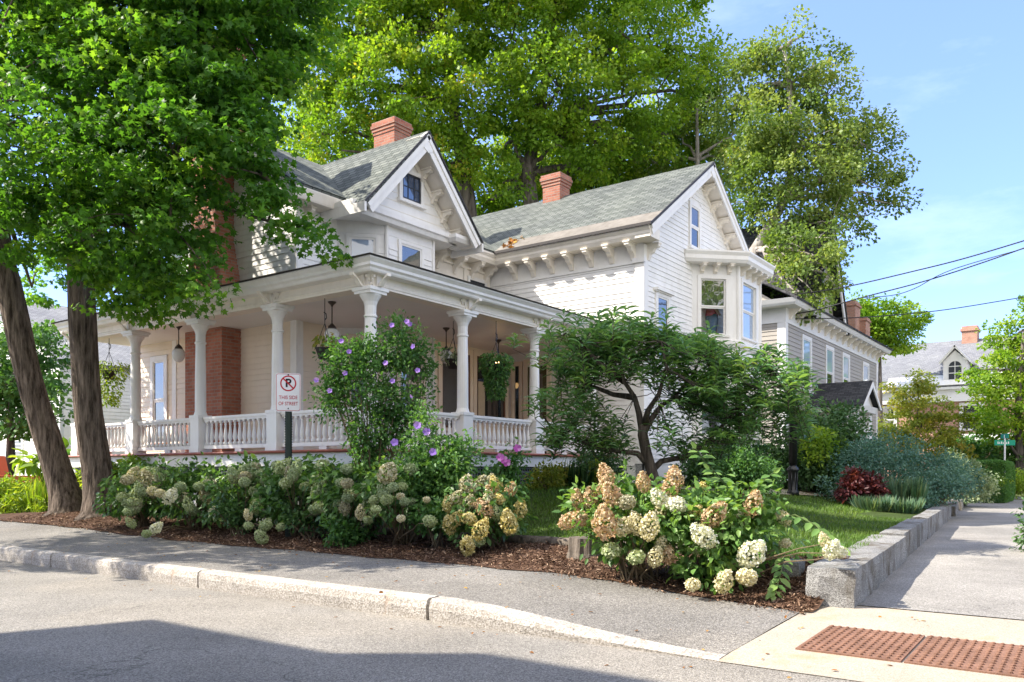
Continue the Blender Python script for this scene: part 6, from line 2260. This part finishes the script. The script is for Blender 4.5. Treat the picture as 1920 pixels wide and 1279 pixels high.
R1 = [(x, y, dd - .16, kk, s * .98) for (x, y, dd, kk, s) in [(1136, 890, 9.3, 'pink', 1.05), (1135, 915, 9.2, 'pink', 1.1), (1083, 936, 9.3, 'pink', .95), (1108, 935, 9.25, 'pink', 1.05), (1147, 927, 9.0, 'pink', 1.2), (1175, 942, 8.9, 'dusk', 1.1), (1067, 975, 9.2, 'pink', 1.0), (1088, 972, 9.1, 'pink', 1.1), (1133, 978, 8.8, 'pink', 1.5),
      (1172, 985, 8.8, 'cream', 1.0), (1192, 980, 8.8, 'cream', 1.0), (1218, 986, 8.7, 'cream', 1.2), (1206, 904, 9.2, 'pink', .95), (1146, 1032, 8.9, 'green', 1.15), (1193, 1044, 8.7, 'green', 1.05), (1229, 1043, 8.7, 'cream', .9), (1254, 1040, 8.75, 'pink', .8), (1237, 936, 9.0, 'white', 1.05), (1238, 955, 9.0, 'cream', .9), (1240, 1022, 8.8, 'cream', .8)]]
R2 = [(x, y, dd - .14, kk, s * 1.0) for (x, y, dd, kk, s) in [(1265, 897, 9.2, 'pink', 1.15), (1255, 918, 9.1, 'pink', 1.05), (1316, 916, 9.3, 'yellow', .85), (1268, 947, 8.9, 'white', 1.25), (1340, 965, 8.7, 'pink', 1.25), (1380, 962, 8.9, 'white', .85), (1413, 944, 8.8, 'pink', 1.1), (1318, 1004, 8.55, 'white', 1.2), (1410, 1038, 8.4, 'white', 1.4), (1467, 970, 8.9, 'cream', .8), (1299, 1096, 8.35, 'cream', .85), (1358, 1089, 8.3, 'cream', 1.0), (1400, 1082, 8.25, 'cream', 1.15),
      (1472, 1018, 8.7, 'cream', .7), (1303, 960, 8.9, 'yellow', .8), (1310, 1025, 8.7, 'green', .7), (1560, 1030, 8.05, 'white', .9), (1575, 1035, 8.1, 'white', .75), (1545, 1012, 8.1, 'cream', .6)]]
b = at(1200, 1060, 9.0)
hydrangea('hydrangea full of pinkish-tan blooms beside the tree stump', (b.x, b.y, gz(b.x, b.y)), [E(1130, 960, 9.2, .36, .28), E(1200, 960, 9.1, .40, .34), E(1250, 980, 9.0, .32, .32), E(1180, 1010, 9.0, .30, .2), E(1150, 920, 9.3, .22, .2), E(1230, 920, 9.2, .25, .2)], R1, 'lf_hyd', 108, 24, .095)
b = at(1350, 1085, 8.7)
hydrangea('hydrangea with cream-white blooms and tall leafy shoots, next to the granite wall end', (b.x, b.y, gz(b.x, b.y)), [E(1310, 980, 8.9, .38, .34), E(1380, 990, 8.8, .40, .36), E(1430, 990, 8.9, .30, .32), E(1340, 1040, 8.7, .34, .26), E(1410, 940, 9.0, .26, .2), E(1310, 930, 9.1, .25, .2), E(1300, 1060, 8.6, .2, .16)], R2, 'lf_hyd', 118, 24, .10, 18,
          [[(1390, 960, 8.9), (1370, 920, 8.9), (1345, 890, 8.8), (1318, 862, 8.8), (1305, 842, 8.8)], [(1395, 950, 8.9), (1415, 930, 8.8), (1425, 905, 8.8), (1450, 887, 8.7)],
           [(1440, 985, 8.8), (1490, 965, 8.6), (1530, 985, 8.4), (1555, 1010, 8.2), (1580, 1030, 8.1)], [(1470, 1040, 8.5), (1466, 1065, 8.3), (1460, 1090, 8.2), (1452, 1115, 8.1)], [(1370, 930, 9.0), (1360, 910, 9.0), (1330, 880, 9.0)]])
M1 = [(875, 905, 11.2, 'dusk', 1.1), (884, 915, 11.1, 'dusk', 1.0), (903, 905, 11.4, 'dusk', 1.0), (920, 903, 11.5, 'dusk', .9), (930, 909, 11.3, 'yellow', 1.0), (958, 917, 11.2, 'pink', .95), (922, 921, 11.2, 'pink', .85), (858, 934, 11.1, 'dusk', 1.1), (880, 944, 11.0, 'dusk', 1.0), (893, 946, 11.0, 'pink', .9), (917, 936, 11.0, 'cream', 1.0), (937, 936, 11.0, 'yellow', 1.0), (908, 952, 10.9, 'pink', 1.2), (841, 945, 11.1, 'yellow', 1.0), (975, 954, 11.1, 'yellow', 1.1),
      (953, 978, 10.8, 'yellow', 1.3), (855, 973, 10.9, 'yellow', 1.0), (843, 984, 10.9, 'yellow', 1.1), (880, 973, 10.8, 'yellow', 1.1), (902, 992, 10.7, 'yellow', 1.2), (898, 1014, 10.8, 'green', .95), (876, 1023, 10.6, 'yellow', 1.1), (965, 991, 10.9, 'green', .7), (930, 962, 10.9, 'green', .8)]
b = Vector((9.0, 6.85, gz(9.0, 6.85)))
hydrangea('rounded hydrangea with yellowish blooms on bare stems at the near end of the left row', b, [E(880, 940, 11.3, .30, .24), E(930, 935, 11.3, .32, .24), E(900, 975, 11.1, .32, .24), E(950, 970, 11.2, .27, .22), E(860, 965, 11.1, .22, .2)], M1, 'lf_hydd', 85, 22, .10)
kd = ['sage', 'green', 'dusk', 'sage']
rows = [('hydrangea with drooping dusky blooms beside the base of the maple trunks', 270, 15.6, [(275, 898, 15.3, 'dusk', 1.5), (255, 930, 15.2, 'sage', 1.5), (290, 925, 15.3, 'dusk', 1.3), (293, 905, 15.3, 'dusk', 1.3), (285, 920, 15, 'cream', 1.1), (240, 943, 15.1, 'sage', 1.3), (255, 951, 15.1, 'green', 1.1), (245, 980, 15, 'green', .9), (240, 960, 15, 'sage', 1.0), (277, 885, 15.5, 'sage', 1.4), (265, 910, 15.3, 'sage', 1.4), (300, 890, 15.3, 'sage', 1.3)] + rb(6, 225, 320, 880, 960, 15.2, kd, (1.1, 1.4))),
        ('hydrangea with bright white blooms among dark leaves, next to the trunk-side one', 370, 14.9, [(320, 930, 14.4, 'white', 1.25), (403, 958, 14.3, 'white', 1.15), (397, 907, 14.6, 'white', 1.0), (385, 905, 14.6, 'white', .9), (293, 990, 14.2, 'white', 1.05), (352, 945, 14.4, 'green', 1.0), (373, 912, 14.5, 'sage', 1.1), (275, 1001, 14, 'green', .9), (338, 912, 14.5, 'sage', 1.1), (300, 925, 14.5, 'cream', 1.0)] + rb(6, 320, 430, 880, 960, 14.6, kd, (1, 1.3))),
        ('hydrangea with tall flower heads reaching the porch skirt, left of the sign post', 460, 14.2, [(459, 894, 14, 'dusk', 1.2), (437, 890, 14, 'sage', 1.2), (460, 880, 14.1, 'sage', 1.2), (497, 902, 13.9, 'sage', 1.0), (505, 922, 13.8, 'green', 1.0), (470, 885, 14.1, 'sage', 1.2), (482, 948, 13.6, 'green', 1.2), (490, 888, 14, 'sage', 1.1), (497, 985, 13.3, 'green', 1.0), (466, 986, 13.3, 'green', .9), (489, 1007, 13.0, 'green', 1.1), (500, 985, 13.2, 'green', 1.0), (527, 988, 13.2, 'green', .9), (465, 965, 13.5, 'cream', .8)] + rb(5, 430, 520, 875, 930, 14, kd, (1, 1.3))),
        ('hydrangea around the foot of the no parking sign with pale green blooms', 560, 13.4, [(536, 905, 13.15, 'green', 1.2), (572, 912, 13.2, 'green', 1.0), (595, 922, 13.1, 'green', 1.1), (605, 873, 13.3, 'green', 1.4), (555, 878, 13.3, 'sage', 1.2), (530, 875, 13.4, 'green', 1.2), (520, 873, 13.5, 'sage', 1.1), (590, 900, 13.3, 'sage', 1.3), (600, 950, 12.8, 'green', 1.3), (612, 955, 12.8, 'green', 1.1), (625, 948, 12.9, 'green', 1.0), (590, 955, 12.9, 'sage', 1.1)] + rb(5, 530, 640, 880, 950, 13.1, kd, (.9, 1.2))),
        ('loose hydrangea with thin bare stems below the tall violet shrub', 665, 12.6, [(655, 925, 12.4, 'green', 1.0), (665, 926, 12.4, 'cream', .7), (695, 940, 12.2, 'green', 1.1), (700, 957, 12.1, 'green', .9), (676, 960, 12.1, 'cream', .9), (650, 880, 12.6, 'sage', 1.1), (640, 905, 12.5, 'sage', 1.0), (700, 935, 12.2, 'green', 1.0), (690, 975, 12.0, 'green', .8)] + rb(7, 630, 720, 880, 960, 12.3, kd, (.8, 1.1))),
        ('hydrangea with one large tan bloom on top, left of the yellowish one', 760, 12.0, [(728, 886, 11.7, 'dusk', 1.5), (770, 880, 11.9, 'sage', 1.2), (755, 912, 11.7, 'green', .8), (702, 937, 11.7, 'green', .9), (725, 937, 11.6, 'green', 1.0), (751, 931, 11.6, 'cream', .7), (800, 937, 11.5, 'cream', .6), (806, 977, 11.2, 'green', 1.1), (752, 972, 11.3, 'cream', .7), (705, 955, 11.5, 'green', .8)] + rb(5, 710, 810, 900, 960, 11.6, kd, (.7, 1.0)))]
for (lab, px, d, bls) in rows:
    b = at(px, 1000, d)
    b.z = gz(b.x, b.y)
    k_ = 14 / d
    hydrangea(lab, b, [E(px - 35, 905, d, .36 , .32), E(px + 35, 905, d, .36, .32), E(px, 938, d - .1, .46, .30), E(px - 45, 940, d, .30, .24), E(px + 45, 940, d - .1, .30, .24), E(px, 890, d + .2, .36, .26)], [(x, y, dd - .3, kk, s * .98) for (x, y, dd, kk, s) in bls], 'lf_hydd', 92, 20, .11, cone=.35)
# small white-stemmed sapling stick and leafy clumps at the foot of the row
for i, (px, py, d, r, mat, lab) in enumerate([(570, 965, 13.0, .3, 'lf_dark', 'low feathery green clump right of the sign post'), (640, 990, 12.2, .26, 'lf_sharon', 'sparse leggy clump spilling toward the pavement'), (430, 960, 13.8, .3, 'lf_dark', 'dark leafy clump under the hydrangeas left of the sign post'), (800, 960, 11.5, .28, 'lf_sharon', 'green leafy clump between the loose hydrangea and the yellowish one')]):
    shrub('leafy_clump', lab, 'plant', [E(px, py, d, r, r * .6), E(px + 30, py + 10, d, r * .7, r * .5)], 26, 30, .16, .08, OVAL, MT[mat], stems=8)

# ------------------------------------------------------------------ shrubs along the house and walk
def simple_shrub(name, lab, cat, ells, ncl, k, size, mat, shp=OVAL, rc=.3, group=None, bias=0, **kw):
    return shrub(name, lab, cat, ells, ncl, k, rc, size, shp, MT[mat], group, bias=bias, **kw)


for i, (px, py, d, r, lab) in enumerate([(1020, 897, 15.4, .26, 'yellow-green clipped shrub by the lattice, nearest the porch corner'), (1048, 895, 15.9, .22, 'yellow-green clipped shrub by the lattice, left of the iris blades'), (1106, 892, 16.3, .22, 'yellow-green clipped shrub by the lattice, right of the iris blades')]):
    simple_shrub('low_shrub', lab, 'shrub', [E(px, py, d, r, .2), E(px + 12, py - 4, d, r * .8, .2)], 40, 50, .06, 'lf_yel', rc=.16, group='yellow-green shrubs by the porch lattice')
# iris blades
def blades(name, lab, cat, px, py, d, rad, n, h, mat, group=None, spread=.25, shp=STRAP):
    c = at(px, py, d)
    z = gz(c.x, c.y)
    ph = RNG.random(n) * 6.283
    r = rad * RNG.random(n) ** .5
    P = np.stack([c.x + r * np.cos(ph), c.y + r * np.sin(ph), np.full(n, z)], 1)
    D = np.stack([np.cos(ph) * spread, np.sin(ph) * spread, np.ones(n)], 1) + RNG.normal(size=(n, 3)) * .12
    Nn = -np.stack([np.cos(ph), np.sin(ph), -.2 + 0 * ph], 1) + RNG.normal(size=(n, 3)) * .3
    t = leaf_obj(name, None, P, D, Nn, h * (.6 + .5 * RNG.random(n)), shp, RNG.random(n), MT[mat])
    tag(t, lab, cat, group)
    return t


blades('iris_clump', 'upright dark iris blades in front of the porch lattice', 'plant', 1082, 905, 15.9, .28, 90, .62, 'lf_dark')
blades('iris_clump', 'upright iris blades behind the yellowish hydrangea', 'plant', 890, 905, 12.9, .25, 60, .6, 'lf_dark')
simple_shrub('dark_shrub', 'dark round shrub at the right end of the porch steps', 'shrub', [E(1130, 860, 17, .35, .45), E(1135, 885, 17, .4, .3)], 50, 60, .07, 'lf_dark', rc=.22)
simple_shrub('dark_shrub', 'dark broadleaf shrub under the bay window of the wing', 'shrub', [E(1340, 860, 19.5, .6, .5), E(1375, 850, 19.8, .5, .55), E(1300, 885, 19.3, .4, .35), E(1412, 872, 20, .5, .5)], 120, 60, .11, 'lf_dark')
simple_shrub('bright_shrub', 'mid-green mounded shrub in front of the dark broadleaf one', 'shrub', [E(1395, 870, 18.2, .5, .32), E(1375, 885, 18.2, .4, .3), E(1420, 885, 18.3, .4, .3)], 70, 60, .08, 'lf_sharon')
simple_shrub('rhododendron', 'tall dark rhododendron right of the lamp post', 'shrub', [E(1530, 820, 24, 1.0, .9), E(1570, 800, 24.5, .8, .8), E(1480, 850, 23.8, .8, .8), E(1530, 870, 23.5, 1.0, .7), E(1590, 850, 24, .8, .8), E(1450, 880, 23.5, .7, .5), E(1510, 870, 22.8, .6, .5), E(1550, 880, 22.6, .6, .5)], 240, 60, .13, 'lf_dark', rc=.4)
simple_shrub('rhododendron', 'pale leafy shrub coloured sunlit yellow, touching the lamp post', 'shrub', [E(1528, 820, 22.3, .32, .3), E(1546, 835, 22.3, .35, .25), E(1526, 850, 22.2, .3, .25), E(1545, 815, 22.5, .25, .2)], 30, 26, .12, 'lf_lime', rc=.24, stems=0, bias=-.1, base=(22.2, 6.4, 1.0))  # rhododendron's sunlit leaves: the light put into a paler lime leaf colour
simple_shrub('bluegreen_shrub', 'broad blue-green shrub, the larger mound behind the ornamental grass', 'shrub', [E(1620, 860, 22, .75, .5), E(1670, 850, 22.5, .75, .5), E(1720, 870, 23, .8, .5), E(1600, 900, 21.5, .6, .45), E(1660, 890, 22, .8, .5), E(1580, 910, 21, .5, .4), E(1720, 900, 22, .7, .4)], 230, 60, .075, 'lf_blue', rc=.35)
simple_shrub('bluegreen_shrub', 'blue-green shrub hanging over the far end of the granite wall', 'shrub', [E(1750, 890, 23, .7, .5), E(1790, 890, 24, .6, .45), E(1740, 925, 22, .55, .35), E(1770, 915, 22.5, .6, .35), E(1700, 925, 21, .4, .3)], 150, 60, .075, 'lf_blue', rc=.32)
simple_shrub('red_plant', 'dark red-leaved plant in front of the blue-green shrub', 'plant', [E(1610, 900, 20.3, .34, .2), E(1590, 915, 20.2, .32, .2), E(1630, 915, 20.3, .3, .2), E(1600, 890, 20.4, .2, .12)], 60, 40, .11, 'lf_red', rc=.2)
for px, py, d, lab in ((1640, 940, 19.4, 'low blue-grey grass tuft by the lawn, left of the taller grass'), (1690, 945, 19.4, 'low blue-grey grass tuft by the lawn, next to the granite wall')):
    blades('grass_tuft', lab, 'grass tuft', px, py, d, .38, 420, .38, 'bluegrass', 'blue-grey grass tufts', .7, BLADE)
blades('ornamental_grass', 'taller pale ornamental grass with arching blades by the red-leaved plant', 'ornamental grass', 1695, 930, 20.4, .3, 380, .8, 'bluegrass', None, .45, BLADE)
simple_shrub('variegated_shrub', 'pale variegated shrub between the blue-green shrub and the clipped hedge', 'shrub', [E(1815, 895, 30, .7, .5), E(1835, 910, 30, .6, .45), E(1800, 920, 29, .5, .4), E(1780, 870, 29, .5, .4)], 100, 60, .10, 'lf_var', rc=.3)
# clipped hedge: rounded box of small leaves
hc = at(1845, 882, 35)
hb = thing('clipped_hedge', (hc.x, hc.y, .2), 'clipped round-topped dark green hedge beside the far pavement', 'hedge')
n = 15000
d_ = nz(RNG.normal(size=(n, 3)))
q_ = np.sign(d_) * np.abs(d_) ** .5
q_ = q_ / np.maximum(.001, np.abs(q_).max(1))[:, None] * .55 + q_ * .45
P = np.array([hc.x, hc.y, 1.0]) + q_ * np.array([1.9, 1.0, .85])
leaf_obj('foliage', hb, P, d_ + RNG.normal(size=(n, 3)) * .5, RNG.normal(size=(n, 3)) + d_, .085, OVAL, .25 + .6 * RNG.random(n), MT['lf_sharon'])
part('stems', MB().tube([(hc.x, hc.y, 0), (hc.x, hc.y, 1.0)], .1, 6), MT['stem'], hb)
simple_shrub('low_hedge', 'sunny yellow-green low hedge at the far right beyond the street sign', 'hedge', [E(1900, 900, 38, 1.0, .5), E(1940, 905, 38, 1.2, .5), E(1885, 910, 38, .7, .4)], 110, 60, .1, 'lf_lime', rc=.35)
# small edging stones beyond the wall
for k in range(7):
    u = 18.3 + k * 1.35
    sx_, sy_ = 8.27 + wd.x * u, 1.97 + wd.y * u
    m = rough_block(u, u + 1.2, .4, .0, .42 + .06 * (k % 2), .03, .2, k * 2.2, -.05 + .04 * (k % 3))
    tag(part('edging_stone', m, MT['granite']), 'low rough edging stone beside the far pavement past the granite wall', 'edging stone', 'edging stones past the wall')
# overhanging twig at the right edge, on a bush just outside the picture
simple_shrub('roadside_bush', 'leafy twigs of a bush poking in at the right edge above the pavement', 'shrub', [E(1925, 985, 13.2, .15, .25), E(1935, 950, 13.4, .16, .2), E(1965, 1010, 13.2, .4, .4), E(1990, 960, 13.2, .5, .5)], 60, 40, .08, 'lf_dark', rc=.16, base=(12.9, -.8, .0))

# plants at the foot of the maples, far left
simple_shrub('fern_clump', 'bright yellow-green fern bank behind the leaning maple', 'plant', [E(30, 925, 21, .7, .35), E(80, 930, 20.5, .6, .3), E(20, 950, 20, .6, .25), E(100, 950, 19.5, .4, .2), E(-30, 930, 20.5, .7, .4)], 130, 50, .15, 'lf_lime', LANCE, rc=.3, droop=.6)
simple_shrub('fern_clump', 'bright ferns showing between the two maple trunks', 'plant', [E(150, 900, 19.8, .5, .35), E(150, 930, 19.6, .4, .3)], 60, 45, .14, 'lf_lime', LANCE, rc=.25, droop=.5)
simple_shrub('fern_clump', 'lime-green leafy plants against the lattice right of the maple trunks', 'plant', [E(225, 885, 17.8, .4, .28), E(250, 880, 17.6, .3, .2), E(210, 905, 17.5, .35, .25)], 55, 45, .12, 'lf_lime', rc=.2, droop=.4)
simple_shrub('big_leaf_plant', 'plant with very large pale green leaves left of the leaning trunk', 'plant', [E(70, 865, 20.5, .3, .2), E(100, 855, 20.3, .25, .15)], 12, 9, .2, .30, 'lf_lime' and OVAL, MT['lf_sharon']) if False else shrub('big_leaf_plant', 'plant with very large green leaves between the leaning trunk and the ferns', 'plant', [E(70, 862, 20.5, .35, .2), E(105, 855, 20.3, .3, .15)], 14, 9, .25, .34, OVAL, MT['lf_lime'], droop=.5, tilt=.4)
shrub('big_leaf_plant', 'plant with large leaves showing between the maple trunks', 'plant', [E(140, 868, 20.2, .3, .22), E(160, 850, 20, .2, .15)], 12, 9, .22, .3, OVAL, MT['lf_sharon'], droop=.5, tilt=.4)
blades('iris_clump', 'bright green sword leaves left of the leaning maple trunk', 'plant', 85, 935, 19.6, .3, 110, .8, 'lf_lime')

# ------------------------------------------------------------------ grass, bark chips, litter
n = 70000
X = 9.42 + 13 * RNG.random(n) ** 1.5
Y = np.array([yw(x) for x in X]) + .28 + 8.5 * RNG.random(n)
ok = ((Y < YP - .35) | (X < XP - .3)) & ~((X > X1 - .1) & (Y > 8.0)) & ~((X > 18.3) & (Y > 3.4) & (Y < 4.4))
X, Y = X[ok], Y[ok]
Z = np.array([gz(x, y) for x, y in zip(X, Y)])
n = len(X)
ph = RNG.random(n) * 6.283
D = np.stack([np.cos(ph) * .45, np.sin(ph) * .45, np.ones(n)], 1)
pt = np.array([noise.noise(Vector((x * .8, y * .8, 0))) for x, y in zip(X, Y)])
go = leaf_obj('grass', None, np.stack([X, Y, Z], 1), D, np.stack([np.cos(ph), np.sin(ph), 0 * ph], 1), .045 + .045 * RNG.random(n), shape([(-.09, 0, 0), (.09, 0, 0), (0, 1, .2)], [(0, 1, 2)]), .45 + .35 * pt + .3 * (RNG.random(n) - .5), MT['grass'])
tag(go, 'short mown green grass of the lawn', 'grass', kind='stuff')
n = 44000
X = 7.9 + 1.5 * RNG.random(n)
X[:2600] = 7.98 - np.abs(RNG.normal(size=2600)) * .13
Y = 2.3 + 17 * RNG.random(n) ** 1.5
Z = np.array([gz(max(x, 8.0), y) + .022 if x > 7.98 else back_h(y) + .012 for x, y in zip(X, Y)])
D = RNG.normal(size=(n, 3))
D[:, 2] *= .35
Nn = RNG.normal(size=(n, 3)) * .5 + [0, 0, 1]
ch = leaf_obj('bark_mulch', None, np.stack([X, Y, Z], 1), D, Nn, .016 + .038 * RNG.random(n), shape([(-.16, 0, 0), (.13, .05, .05), (.10, 1, .08), (-.12, .9, 0)], [(0, 1, 2, 3)]), RNG.random(n), MT['chip'])
tag(ch, 'brown shredded bark mulch of the bed', 'mulch', kind='stuff')
n = 170
X = 5.2 + 2.9 * RNG.random(n)
Y = 1.0 + 12 * RNG.random(n)
Z = np.array([gz(x, y) + .012 if 6 < x else (.008 if x < 5.75 else kerb_h(y) + .01) for x, y in zip(X, Y)])
lo = leaf_obj('leaf_litter', None, np.stack([X, Y, Z], 1), RNG.normal(size=(n, 3)) * [1, 1, .1], RNG.normal(size=(n, 3)) * .2 + [0, 0, 1], .02 + .035 * RNG.random(n), OVAL, RNG.random(n), MT['litter'])
tag(lo, 'dry leaves and crumbs scattered along the kerb', 'litter', kind='stuff')
